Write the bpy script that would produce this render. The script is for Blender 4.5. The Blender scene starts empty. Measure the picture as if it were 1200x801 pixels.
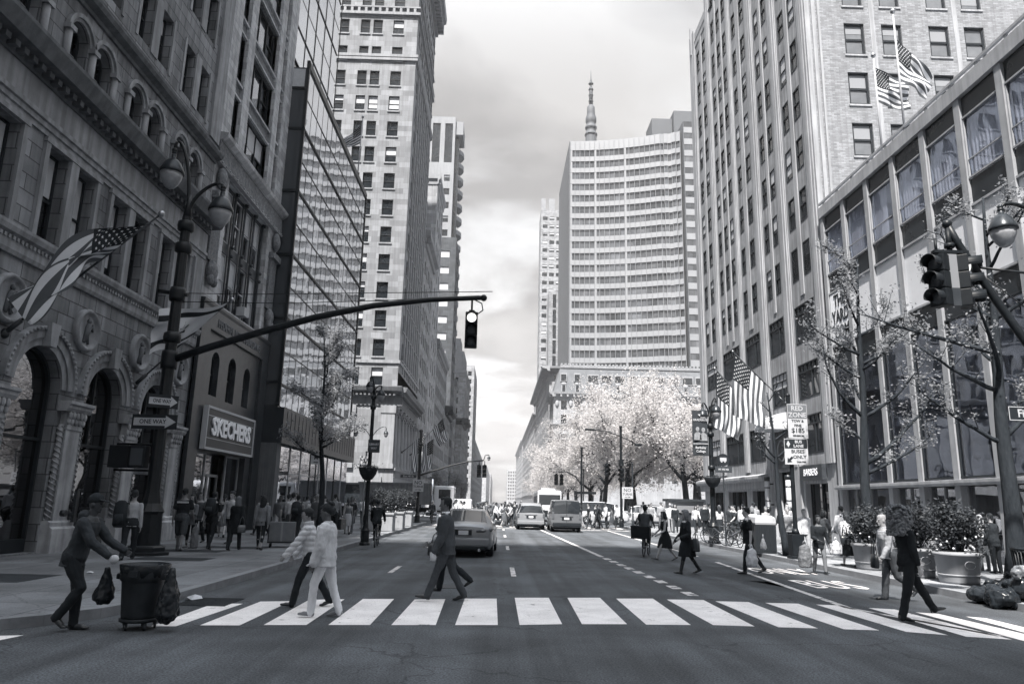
import bpy, bmesh, math, random
from mathutils import Vector, Matrix, noise
RND = random.Random(11)
S = bpy.context.scene
COL = S.collection
rad = math.radians
PI = math.pi

# ------------------------------------------------------------------ camera
def build_camera():
    cd = bpy.data.cameras.new('camera'); co = bpy.data.objects.new('camera', cd); COL.objects.link(co)
    cd.sensor_fit = 'HORIZONTAL'; cd.sensor_width = 36.0; cd.lens = 856.0/1200*36.0
    cd.clip_start = 0.1; cd.clip_end = 9000
    X = Vector((0.99955797, -0.0261626, -0.01412033)); Y = Vector((-0.01939622, -0.21392888, -0.97665665)); Z = Vector((0.02253113, 0.97649882, -0.21434177))
    R = Matrix((X, Y, Z))                      # world = R @ cam
    co.matrix_world = Matrix.Translation((0, 0, 1.7)) @ R.to_4x4()
    S.camera = co
build_camera()

# ------------------------------------------------------------------ tags
def tag(o, label=None, cat=None, group=None, kind=None):
    if label: o['label'] = label
    if cat: o['category'] = cat
    if group: o['group'] = group
    if kind: o['kind'] = kind
    return o

def link(o, parent=None, world=False):
    COL.objects.link(o)
    if parent is not None:
        o.parent = parent
        if world: o.matrix_parent_inverse = parent.matrix_basis.inverted()
    return o

def empty(name, loc=(0, 0, 0), rz=0, label=None, cat=None, group=None):
    o = bpy.data.objects.new(name, None); o.empty_display_size = .1
    o.location = loc; o.rotation_euler = (0, 0, rz); COL.objects.link(o)
    return tag(o, label, cat, group)

KIDS = {}
def kids(o):
    return [c for c in COL.objects if c.parent is o]

def copy_tree(o, parent=None, _map=None):
    if _map is None:
        _map = {}
        for c in COL.objects:
            if c.parent is not None: _map.setdefault(c.parent.name, []).append(c)
    c = o.copy(); COL.objects.link(c)
    if parent is not None: c.parent = parent
    for ch in _map.get(o.name, []): copy_tree(ch, c, _map)
    return c

# ------------------------------------------------------------------ materials
def G(v, warm=0.0):
    """neutral print tone with the faint cool cast of the photograph"""
    t = 1/(1+v/.028)
    return (v*(.965-.27*t+warm), v*(.985-.0*t), v*(1.03+.27*t-warm), 1)

MATS = {}
def mat(name, v=.5, rough=.7, metal=0., spec=.2, vary=0., vscale=2., bump=0., bscale=30., pattern=None, stretch=None,
        wear=0., coat=0., trans=0., warm=0., detail=4):
    if name in MATS: return MATS[name]
    m = bpy.data.materials.new(name); m.use_nodes = True
    nt = m.node_tree; N = nt.nodes; L = nt.links
    p = N['Principled BSDF']; p.inputs['Roughness'].default_value = rough; p.inputs['Metallic'].default_value = metal
    p.inputs['Specular IOR Level'].default_value = spec
    p.inputs['Coat Weight'].default_value = coat; p.inputs['Coat Roughness'].default_value = .04
    p.inputs['Base Color'].default_value = G(v, warm)
    m.diffuse_color = G(v)
    tc = N.new('ShaderNodeTexCoord'); vec = tc.outputs['Object']
    if stretch:
        mp = N.new('ShaderNodeMapping'); mp.inputs['Scale'].default_value = stretch; L.new(vec, mp.inputs['Vector']); vec = mp.outputs[0]
    col = None; hgt = None
    if vary or wear:
        n = N.new('ShaderNodeTexNoise'); n.inputs['Scale'].default_value = vscale; n.inputs['Detail'].default_value = detail; n.inputs['Roughness'].default_value = .62
        L.new(vec, n.inputs['Vector'])
        cr = N.new('ShaderNodeValToRGB'); cr.color_ramp.elements[0].position = .3; cr.color_ramp.elements[1].position = .72
        cr.color_ramp.elements[0].color = G(v*(1-vary), warm); cr.color_ramp.elements[1].color = G(min(.95, v*(1+vary)), warm)
        L.new(n.outputs['Fac'], cr.inputs[0]); col = cr.outputs[0]
    if wear:      # streaks running down the face
        mp2 = N.new('ShaderNodeMapping'); mp2.inputs['Scale'].default_value = (3.5, 3.5, .22); L.new(tc.outputs['Object'], mp2.inputs['Vector'])
        n2 = N.new('ShaderNodeTexNoise'); n2.inputs['Scale'].default_value = 1.3; n2.inputs['Detail'].default_value = 5; L.new(mp2.outputs[0], n2.inputs['Vector'])
        c2 = N.new('ShaderNodeValToRGB'); c2.color_ramp.elements[0].position = .38; c2.color_ramp.elements[1].position = .62
        a = 1-wear; c2.color_ramp.elements[0].color = (a, a, a, 1); c2.color_ramp.elements[1].color = (1, 1, 1, 1); L.new(n2.outputs['Fac'], c2.inputs[0])
        mx = N.new('ShaderNodeMix'); mx.data_type = 'RGBA'; mx.blend_type = 'MULTIPLY'; mx.inputs[0].default_value = 1
        L.new(col, mx.inputs[6]); L.new(c2.outputs[0], mx.inputs[7]); col = mx.outputs[2]
    if pattern:   # (kind, width, height, joint, joint_tone, offset): courses on vertical faces, slabs on the ground
        kind, bw, bh, jw, jt, off = pattern
        ge = N.new('ShaderNodeNewGeometry'); sp = N.new('ShaderNodeSeparateXYZ'); L.new(tc.outputs['Object'], sp.inputs[0])
        cb = N.new('ShaderNodeCombineXYZ')
        if kind == 'slab':
            L.new(sp.outputs[0], cb.inputs[0]); L.new(sp.outputs[1], cb.inputs[1])
        else:
            sn = N.new('ShaderNodeSeparateXYZ'); L.new(ge.outputs['True Normal'], sn.inputs[0])
            ab = N.new('ShaderNodeMath'); ab.operation = 'ABSOLUTE'; L.new(sn.outputs[0], ab.inputs[0])
            gt = N.new('ShaderNodeMath'); gt.operation = 'GREATER_THAN'; gt.inputs[1].default_value = .6; L.new(ab.outputs[0], gt.inputs[0])
            mxu = N.new('ShaderNodeMix'); mxu.data_type = 'FLOAT'; L.new(gt.outputs[0], mxu.inputs[0]); L.new(sp.outputs[0], mxu.inputs[2]); L.new(sp.outputs[1], mxu.inputs[3])
            L.new(mxu.outputs[0], cb.inputs[0]); L.new(sp.outputs[2], cb.inputs[1])
        br = N.new('ShaderNodeTexBrick'); br.inputs['Scale'].default_value = 1; br.inputs['Brick Width'].default_value = bw; br.inputs['Row Height'].default_value = bh
        br.inputs['Mortar Size'].default_value = jw; br.inputs['Mortar Smooth'].default_value = .15; br.inputs['Bias'].default_value = 0; br.offset = off
        br.inputs['Color1'].default_value = (.72, .72, .72, 1); br.inputs['Color2'].default_value = (1.2, 1.2, 1.2, 1); br.inputs['Mortar'].default_value = (jt, jt, jt, 1)
        L.new(cb.outputs[0], br.inputs['Vector'])
        mx = N.new('ShaderNodeMix'); mx.data_type = 'RGBA'; mx.blend_type = 'MULTIPLY'; mx.inputs[0].default_value = 1
        if col is None: mx.inputs[6].default_value = G(v, warm)
        else: L.new(col, mx.inputs[6])
        L.new(br.outputs['Color'], mx.inputs[7]); col = mx.outputs[2]
        hgt = (br.outputs['Fac'], -.6)
    if col is not None: L.new(col, p.inputs['Base Color'])
    if bump or hgt:
        bp = N.new('ShaderNodeBump'); bp.inputs['Strength'].default_value = max(bump, .35 if hgt else 0); bp.inputs['Distance'].default_value = .02
        if bump:
            nb = N.new('ShaderNodeTexNoise'); nb.inputs['Scale'].default_value = bscale; nb.inputs['Detail'].default_value = 3; L.new(vec, nb.inputs['Vector'])
            h = nb.outputs['Fac']
        if hgt:
            ma = N.new('ShaderNodeMath'); ma.operation = 'MULTIPLY_ADD'; ma.inputs[1].default_value = hgt[1]; L.new(hgt[0], ma.inputs[0])
            if bump: L.new(h, ma.inputs[2])
            else: ma.inputs[2].default_value = 0
            h = ma.outputs[0]
        L.new(h, bp.inputs['Height']); L.new(bp.outputs[0], p.inputs['Normal'])
    if trans:
        tr = N.new('ShaderNodeBsdfTranslucent'); tr.inputs['Color'].default_value = G(min(.9, v*1.1), warm)
        ms = N.new('ShaderNodeMixShader'); ms.inputs[0].default_value = trans
        L.new(p.outputs[0], ms.inputs[1]); L.new(tr.outputs[0], ms.inputs[2]); L.new(ms.outputs[0], N['Material Output'].inputs[0])
    MATS[name] = m
    return m

def glass_mat(name, tint=.35, refl=1.0, rough=.015):
    """thin window glass: see-through with a Fresnel reflection"""
    if name in MATS: return MATS[name]
    m = bpy.data.materials.new(name); m.use_nodes = True; nt = m.node_tree; N = nt.nodes; L = nt.links
    N.remove(N['Principled BSDF'])
    t = N.new('ShaderNodeBsdfTransparent'); t.inputs[0].default_value = G(tint)
    g = N.new('ShaderNodeBsdfGlossy'); g.inputs['Roughness'].default_value = rough; g.inputs[0].default_value = G(.95)
    f = N.new('ShaderNodeFresnel'); f.inputs[0].default_value = 1.5 + .35*refl
    tc = N.new('ShaderNodeTexCoord'); nz = N.new('ShaderNodeTexNoise'); nz.inputs['Scale'].default_value = .8; nz.inputs['Detail'].default_value = 1
    bp = N.new('ShaderNodeBump'); bp.inputs['Strength'].default_value = .06; bp.inputs['Distance'].default_value = .1
    L.new(tc.outputs['Object'], nz.inputs['Vector']); L.new(nz.outputs['Fac'], bp.inputs['Height']); L.new(bp.outputs[0], g.inputs['Normal'])
    mu = N.new('ShaderNodeMath'); mu.operation = 'MULTIPLY'; mu.inputs[1].default_value = 1.5*refl; mu.use_clamp = True; L.new(f.outputs[0], mu.inputs[0])
    ms = N.new('ShaderNodeMixShader'); L.new(mu.outputs[0], ms.inputs[0]); L.new(t.outputs[0], ms.inputs[1]); L.new(g.outputs[0], ms.inputs[2])
    L.new(ms.outputs[0], N['Material Output'].inputs[0])
    MATS[name] = m
    return m

# ------------------------------------------------------------------ mesh builder
SPLIT = set('sill carved_console string_course window_surround main_pier slim_pier sill_band pier brick_pilaster quoin_strip tail_light mirror exhaust door_handle roof_rail eye fuel_tank belt_course cornice collar pilaster rail fascia shop_fascia bay_mullion entrance_panel spandrel_panel'.split())
class MB:
    def __init__(s): s.v = []; s.f = []; s.m = []; s.sm = []; s.T = None; s.mi = 0; s.smooth = False
    def av(s, pts):
        b = len(s.v)
        if s.T is None: s.v.extend([tuple(p) for p in pts])
        else: s.v.extend([tuple(s.T @ Vector(p)) for p in pts])
        return b
    def af(s, idx, smooth=None):
        s.f.append(tuple(idx)); s.m.append(s.mi); s.sm.append(s.smooth if smooth is None else smooth)
    def face(s, pts):
        b = s.av(pts); s.af(range(b, b+len(pts)), False)
    def box(s, x0, y0, z0, x1, y1, z1):
        b = s.av([(x0,y0,z0),(x1,y0,z0),(x1,y1,z0),(x0,y1,z0),(x0,y0,z1),(x1,y0,z1),(x1,y1,z1),(x0,y1,z1)])
        for q in ((3,2,1,0),(4,5,6,7),(0,1,5,4),(1,2,6,5),(2,3,7,6),(3,0,4,7)): s.af([b+i for i in q], False)
    def cbox(s, c, d): s.box(c[0]-d[0]/2, c[1]-d[1]/2, c[2]-d[2]/2, c[0]+d[0]/2, c[1]+d[1]/2, c[2]+d[2]/2)
    def rbox(s, x0, y0, z0, x1, y1, z1, r=.01):
        """box with chamfered edges"""
        bm = bmesh.new(); bmesh.ops.create_cube(bm, size=1)
        for q in bm.verts: q.co = ((x0+x1)/2+q.co.x*(x1-x0), (y0+y1)/2+q.co.y*(y1-y0), (z0+z1)/2+q.co.z*(z1-z0))
        bmesh.ops.bevel(bm, geom=bm.edges[:], offset=r, segments=2, affect='EDGES', profile=.6)
        s.frombm(bm, False)
    def frombm(s, bm, smooth=True):
        bm.verts.ensure_lookup_table(); bm.verts.index_update()
        b = s.av([q.co for q in bm.verts])
        for f in bm.faces: s.af([b+q.index for q in f.verts], smooth)
        bm.free()
    def loft(s, pts, rx, ry=None, n=10, right=(1,0,0), caps=True, smooth=True):
        """closed tube through pts with elliptical rings; right = the direction of rx"""
        ry = ry or rx; P = [Vector(p) for p in pts]; k = len(P); base = None; right = Vector(right)
        rings = []
        for i in range(k):
            t = (P[min(i+1,k-1)]-P[max(i-1,0)])
            if t.length < 1e-9: t = Vector((0,0,1))
            t.normalize()
            a = right - t*right.dot(t)
            if a.length < 1e-4: a = Vector((0,1,0)) - t*t.y
            if a.length < 1e-4: a = Vector((1,0,0))
            a.normalize(); c = t.cross(a)
            rings.append([P[i] + a*(math.cos(2*PI*j/n)*rx[i]) + c*(math.sin(2*PI*j/n)*ry[i]) for j in range(n)])
        b = s.av([p for r in rings for p in r])
        for i in range(k-1):
            for j in range(n):
                s.af((b+i*n+j, b+i*n+(j+1)%n, b+(i+1)*n+(j+1)%n, b+(i+1)*n+j), smooth)
        if caps:
            s.af([b+j for j in range(n)][::-1], False); s.af([b+(k-1)*n+j for j in range(n)], False)
    def tube(s, pts, r, n=8, caps=True, smooth=True):
        if not isinstance(r, (list, tuple)): r = [r]*len(pts)
        d = (Vector(pts[-1])-Vector(pts[0]))
        right = (1,0,0) if abs(d.x) < .8*d.length else (0,1,0)
        s.loft(pts, r, r, n, right, caps, smooth)
    def lathe(s, prof, n=16, c=(0,0,0), smooth=True, caps=True):
        """prof: (radius, z) from the bottom up, about the vertical through c"""
        b = s.av([(c[0]+r*math.cos(2*PI*j/n), c[1]+r*math.sin(2*PI*j/n), c[2]+z) for r, z in prof for j in range(n)])
        for i in range(len(prof)-1):
            for j in range(n): s.af((b+i*n+j, b+i*n+(j+1)%n, b+(i+1)*n+(j+1)%n, b+(i+1)*n+j), smooth)
        if caps:
            s.af([b+j for j in range(n)][::-1], False); s.af([b+(len(prof)-1)*n+j for j in range(n)], False)
    def ball(s, c, r, n=10, m=7):
        rr = r if isinstance(r, (tuple, list)) else (r, r, r)
        pts = []
        for i in range(m+1):
            a = PI*(i/m-.5)*.985
            pts.append([(c[0]+rr[0]*math.cos(a)*math.cos(2*PI*j/n), c[1]+rr[1]*math.cos(a)*math.sin(2*PI*j/n), c[2]+rr[2]*math.sin(a)) for j in range(n)])
        b = s.av([p for r_ in pts for p in r_])
        for i in range(m):
            for j in range(n): s.af((b+i*n+j, b+i*n+(j+1)%n, b+(i+1)*n+(j+1)%n, b+(i+1)*n+j), True)
        s.af([b+j for j in range(n)][::-1], True); s.af([b+m*n+j for j in range(n)], True)
    def prism(s, poly, fn, d0, d1):
        """poly in (u,v); fn(u,v,d) -> point; solid between d0 and d1"""
        n = len(poly); b = s.av([fn(u, v, d0) for u, v in poly]+[fn(u, v, d1) for u, v in poly])
        s.af([b+i for i in range(n)][::-1], False); s.af([b+n+i for i in range(n)], False)
        for i in range(n): s.af((b+i, b+(i+1)%n, b+n+(i+1)%n, b+n+i), False)
    def mesh(s, name, mats):
        me = bpy.data.meshes.new(name); me.from_pydata(s.v, [], s.f)
        for m in (mats if isinstance(mats, (list, tuple)) else [mats]): me.materials.append(m)
        me.polygons.foreach_set('material_index', s.m); me.polygons.foreach_set('use_smooth', s.sm)
        me.update()
        return me
    def fixn(s, me):
        bm = bmesh.new(); bm.from_mesh(me); bmesh.ops.recalc_face_normals(bm, faces=bm.faces); bm.to_mesh(me); bm.free()
    def pieces(s):
        """split into the pieces that touch one another"""
        par = list(range(len(s.v)))
        def find(i):
            while par[i] != i: par[i] = par[par[i]]; i = par[i]
            return i
        for f in s.f:
            a = find(f[0])
            for i in f[1:]: par[find(i)] = a
        isl = {}
        for k, f in enumerate(s.f): isl.setdefault(find(f[0]), []).append(k)
        bb = []
        for fs in isl.values():
            vs = [s.v[i] for k in fs for i in s.f[k]]; bb.append([[min(p[c] for p in vs)-.012 for c in range(3)], [max(p[c] for p in vs)+.012 for c in range(3)], fs])
        out = []
        for b in bb:
            hit = [o for o in out if all(o[0][c] <= b[1][c] and b[0][c] <= o[1][c] for c in range(3))]
            for o in hit: b = [[min(o[0][c], b[0][c]) for c in range(3)], [max(o[1][c], b[1][c]) for c in range(3)], o[2]+b[2]]; out.remove(o)
            out.append(b)
        return [o[2] for o in out]
    def build(s, name, mats, parent=None, world=False, fix=True):
        if name in SPLIT:
            pcs = s.pieces()
            if 1 < len(pcs) <= 100:
                for fs in pcs:
                    q = MB(); mp = {}
                    for k in fs:
                        for i in s.f[k]:
                            if i not in mp: mp[i] = len(q.v); q.v.append(s.v[i])
                        q.f.append(tuple(mp[i] for i in s.f[k])); q.m.append(s.m[k]); q.sm.append(s.sm[k])
                    o = q.build1(name, mats, parent, world, fix)
                return o
        return s.build1(name, mats, parent, world, fix)
    def build1(s, name, mats, parent=None, world=False, fix=True):
        me = s.mesh(name, mats)
        if fix: s.fixn(me)
        o = bpy.data.objects.new(name, me)
        return link(o, parent, world)

def structure(o): o['kind'] = 'structure'; return o

# ------------------------------------------------------------------ facades
class Fac:
    """a vertical face: u along the face, v up, d outward"""
    def __init__(s, o, u, n): s.o = Vector(o); s.u = Vector(u); s.n = Vector(n)
    def __call__(s, u, v, d=0.): return s.o + s.u*u + Vector((0,0,v)) + s.n*d
    def box(s, mb, u0, u1, v0, v1, d0, d1):
        P = [s(u,v,d) for d in (d0,d1) for u,v in ((u0,v0),(u1,v0),(u1,v1),(u0,v1))]
        b = mb.av(P)
        for q in ((0,3,2,1),(4,5,6,7),(0,1,5,4),(1,2,6,5),(2,3,7,6),(3,0,4,7)): mb.af([b+i for i in q], False)
    def matrix(s):
        return Matrix(((s.u.x, 0, s.n.x, 0), (s.u.y, 0, s.n.y, 0), (0, 1, 0, 0), (0, 0, 0, 1)))   # (u,v,d) -> dir
    def profile(s, mb, u0, u1, prof):
        """a moulding: prof = [(d, v)...] swept from u0 to u1, closed against the wall"""
        n = len(prof); b = mb.av([s(u0, v, d) for d, v in prof]+[s(u1, v, d) for d, v in prof])
        for i in range(n): mb.af((b+i, b+(i+1)%n, b+n+(i+1)%n, b+n+i), False)
        mb.af([b+i for i in range(n)][::-1], False); mb.af([b+n+i for i in range(n)], False)

def wall(mb, F, u0, u1, v0, v1, holes, depth=.25, d=0.):
    """face with real openings and reveals. hole = (a,b,c,e[,'arch'])"""
    us = sorted({u0, u1}|{h[0] for h in holes}|{h[1] for h in holes}); vs = sorted({v0, v1}|{h[2] for h in holes}|{h[3] for h in holes})
    us = [u for u in us if u0 <= u <= u1]; vs = [v for v in vs if v0 <= v <= v1]
    for j in range(len(vs)-1):
        vm = (vs[j]+vs[j+1])/2; row = [h for h in holes if h[2] < vm < h[3]]; st = None
        for i in range(len(us)):
            hole = True
            if i < len(us)-1:
                um = (us[i]+us[i+1])/2; hole = any(h[0] < um < h[1] for h in row)
            if not hole and st is None: st = us[i]
            if hole and st is not None:
                mb.face([F(st, vs[j], d), F(us[i], vs[j], d), F(us[i], vs[j+1], d), F(st, vs[j+1], d)]); st = None
    for h in holes:
        a, b, c, e = h[:4]
        if len(h) > 4:
            r = (b-a)/2; sp = e-r; m = (a+b)/2; K = 14
            arc = [(m-r*math.cos(PI*k/K), sp+r*math.sin(PI*k/K)) for k in range(K+1)]
            for k in range(K):
                (p, q), (p2, q2) = arc[k], arc[k+1]
                mb.face([F(p, q, d), F(p2, q2, d), F(p2, e, d), F(p, e, d)])
                mb.face([F(p, q, d), F(p2, q2, d), F(p2, q2, d-depth), F(p, q, d-depth)])
            lo = [(a, sp), (a, c), (b, c), (b, sp)]
        else:
            lo = [(a, e), (a, c), (b, c), (b, e)]
            mb.face([F(a, e, d), F(b, e, d), F(b, e, d-depth), F(a, e, d-depth)])
        for k in range(3):
            (p, q), (p2, q2) = lo[k], lo[k+1]
            mb.face([F(p, q, d), F(p2, q2, d), F(p2, q2, d-depth), F(p, q, d-depth)])

WCACHE = {}
def window_mesh(w, h, kind, mats, var):
    """a window in local (u, v, d) = (x, z-as-y, out): glass sheet (+ blind) and a frame mesh"""
    key = (round(w, 3), round(h, 3), kind, var, tuple(m.name for m in mats))
    if key in WCACHE: return WCACHE[key]
    gm = MB(); fm = MB(); F = Fac((0,0,0), (1,0,0), (0,-1,0))
    t = .06 if h > 1.2 else .045
    if kind == 'bold': t = .11
    arch = kind == 'arch'
    if arch:
        r = w/2; poly = [(0,0),(w,0)]+[(r+r*math.cos(PI*k/12), h-r+r*math.sin(PI*k/12)) for k in range(13)]
        gm.prism(poly, F, -.02, 0)
    else: F.box(gm, 0, w, 0, h, -.02, 0)
    if var and not arch:                                   # a blind pulled part of the way down, on the room side of the sash
        gm.mi = 1; b0 = h*(1-[0, .45, .55, .3, .8][var % 5]); F.box(gm, .04, w-.04, b0, h-.03, .002, .012); gm.mi = 0
    if var and arch:
        gm.mi = 1; F.box(gm, .06, w-.06, .08, h*.55, .002, .012); gm.mi = 0
    for a, b, c, e in ((0, w, 0, t*1.2), (0, t, t*1.2, h if not arch else h-w/2), (w-t, w, t*1.2, h if not arch else h-w/2)): F.box(fm, a, b, c, e, .003, .07)
    if not arch: F.box(fm, t, w-t, h-t, h, .003, .07)
    else:
        K = 12; r = w/2
        for k in range(K):
            a0, a1 = PI*k/K, PI*(k+1)/K
            fm.prism([(r+r*math.cos(a0), h-r+r*math.sin(a0)), (r+r*math.cos(a1), h-r+r*math.sin(a1)), (r+(r-t)*math.cos(a1), h-r+(r-t)*math.sin(a1)), (r+(r-t)*math.cos(a0), h-r+(r-t)*math.sin(a0))], F, .003, .07)
    if kind in ('sash', 'arch', 'bold'): F.box(fm, t, w-t, h*.5-t/2, h*.5+t/2, .003, .06)
    if kind == 'triple':
        for q in (1/3, 2/3): F.box(fm, w*q-t/2, w*q+t/2, t, h-t, .003, .065)
        F.box(fm, t, w/3-t/2, h*.5, h*.5+t, .003, .055); F.box(fm, w*2/3+t/2, w-t, h*.5, h*.5+t, .003, .055)
    if kind == 'transom':
        F.box(fm, t, w-t, h*.74, h*.74+t, .003, .06); k = max(2, int(w/.45))
        for q in range(1, k): F.box(fm, w*q/k-t/3, w*q/k+t/3, h*.74+t, h-t, .003, .05)
        F.box(fm, w*.33, w*.33+t, t, h*.74, .003, .06)
    if kind == 'louver':
        for q in range(1, int(h/.12)): F.box(fm, t, w-t, q*.12, q*.12+.05, .003, .05)
    r = (gm.mesh('window', [mats[0], mats[1]]), fm.mesh('frame', mats[2]))
    gm.fixn(r[0]); fm.fixn(r[1])
    WCACHE[key] = r
    return r

def windows(F, rects, parent, mats, depth=.25, kind='sash', blinds=.3, limit=90, frames=True, name='window', seed=0, used=None):
    """each opening's window: a part with its frame as sub-part; past the limit the rest is one mesh"""
    rr = random.Random(seed); cam = Vector((0, 0, 1.7)); used = used if used is not None else [0]
    order = sorted(rects, key=lambda q: (F((q[0]+q[1])/2, (q[2]+q[3])/2)-cam).length)
    rest = MB()
    for i, q in enumerate(order):
        a, b, c, e = q[:4]; k = q[4] if len(q) > 4 else kind
        var = rr.choice([1, 2, 3, 4]) if rr.random() < blinds else 0
        g, f = window_mesh(b-a, e-c, k, mats, var)
        Mx = Matrix.Translation(F(a, c, -depth)) @ Matrix(((F.u.x, -F.n.x, 0, 0), (F.u.y, -F.n.y, 0, 0), (0, 0, 1, 0), (0, 0, 0, 1)))
        if used[0] < limit:
            used[0] += 1
            o = bpy.data.objects.new(name, g); link(o, parent, True); o.matrix_basis = Mx
            if frames:
                o2 = bpy.data.objects.new('frame', f); link(o2, o)
        else:
            for me, off in ((g, 0), (f, 2)):
                if off and not frames: continue
                b0 = rest.av([Mx @ p.co for p in me.vertices])
                for p in me.polygons: rest.mi = p.material_index+off; rest.af([b0+t for t in p.vertices], False)
    if rest.v:
        o = rest.build('windows', [mats[0], mats[1], mats[2]], parent, True, fix=False); o['kind'] = 'stuff'

def text_mesh(txt, size, depth, m, name, parent=None, align='CENTER', world=False, sx=1., bold=.0):
    """raised lettering, converted to a mesh (local: x right, y up, z out)"""
    cu = bpy.data.curves.new(name, 'FONT'); cu.body = txt; cu.size = size; cu.extrude = depth/2; cu.align_x = align; cu.align_y = 'CENTER'; cu.resolution_u = 2; cu.offset = bold
    t = bpy.data.objects.new('tmp', cu); COL.objects.link(t)
    dg = bpy.context.evaluated_depsgraph_get(); me = bpy.data.meshes.new_from_object(t.evaluated_get(dg)); me.name = name
    bpy.data.objects.remove(t); bpy.data.curves.remove(cu)
    for q in me.vertices: q.co.x *= sx
    me.materials.clear(); me.materials.append(m)
    o = bpy.data.objects.new(name, me); link(o, parent, world)
    return o
CROSS = [
  [(-4.53, 12.48), (-4.08, 12.55), (-4.21, 10.33), (-4.52, 10.29)] ,
  [(-3.89, 12.84), (-3.42, 12.97), (-3.43, 10.5), (-3.94, 10.44)] ,
  [(-3.17, 13.19), (-2.6, 13.35), (-2.57, 10.64), (-3.13, 10.57)] ,
  [(-2.3, 13.44), (-1.77, 13.53), (-1.72, 10.75), (-2.28, 10.68)] ,
  [(-1.41, 13.52), (-0.88, 13.66), (-0.82, 10.86), (-1.43, 10.78)] ,
  [(-0.54, 13.78), (0.03, 13.87), (0.05, 10.97), (-0.55, 10.89)] ,
  [(0.36, 14.05), (0.99, 14.15), (0.98, 11.16), (0.36, 11.01)] ,
  [(1.34, 14.21), (1.96, 14.31), (1.94, 11.28), (1.27, 11.2)] ,
  [(2.25, 14.24), (2.96, 14.35), (2.89, 11.33), (2.22, 11.28)] ,
  [(3.2, 14.27), (3.9, 14.32), (3.83, 11.32), (3.23, 11.37)] ,
  [(4.08, 14.17), (4.69, 14.15), (4.74, 11.26), (4.17, 11.29)] ,
  [(4.98, 14.08), (5.58, 14.06), (5.61, 11.19), (5.11, 11.23)] ,
  [(5.88, 13.99), (6.33, 13.94), (6.44, 10.89), (5.96, 11.11)] ,
  [(6.69, 13.67), (7.09, 13.55), (7.18, 10.64), (6.64, 10.8)] ,
  [(7.29, 13.23), (7.61, 13.08), (7.76, 10.21), (7.28, 10.46)] ,
  [(7.92, 12.83), (8.16, 12.68), (8.14, 9.75), (7.71, 10.03)] ,
  [(-6.1, 9.39), (-5.68, 9.49), (-5.81, 8.83), (-6.1, 8.71)] ,
]
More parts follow.
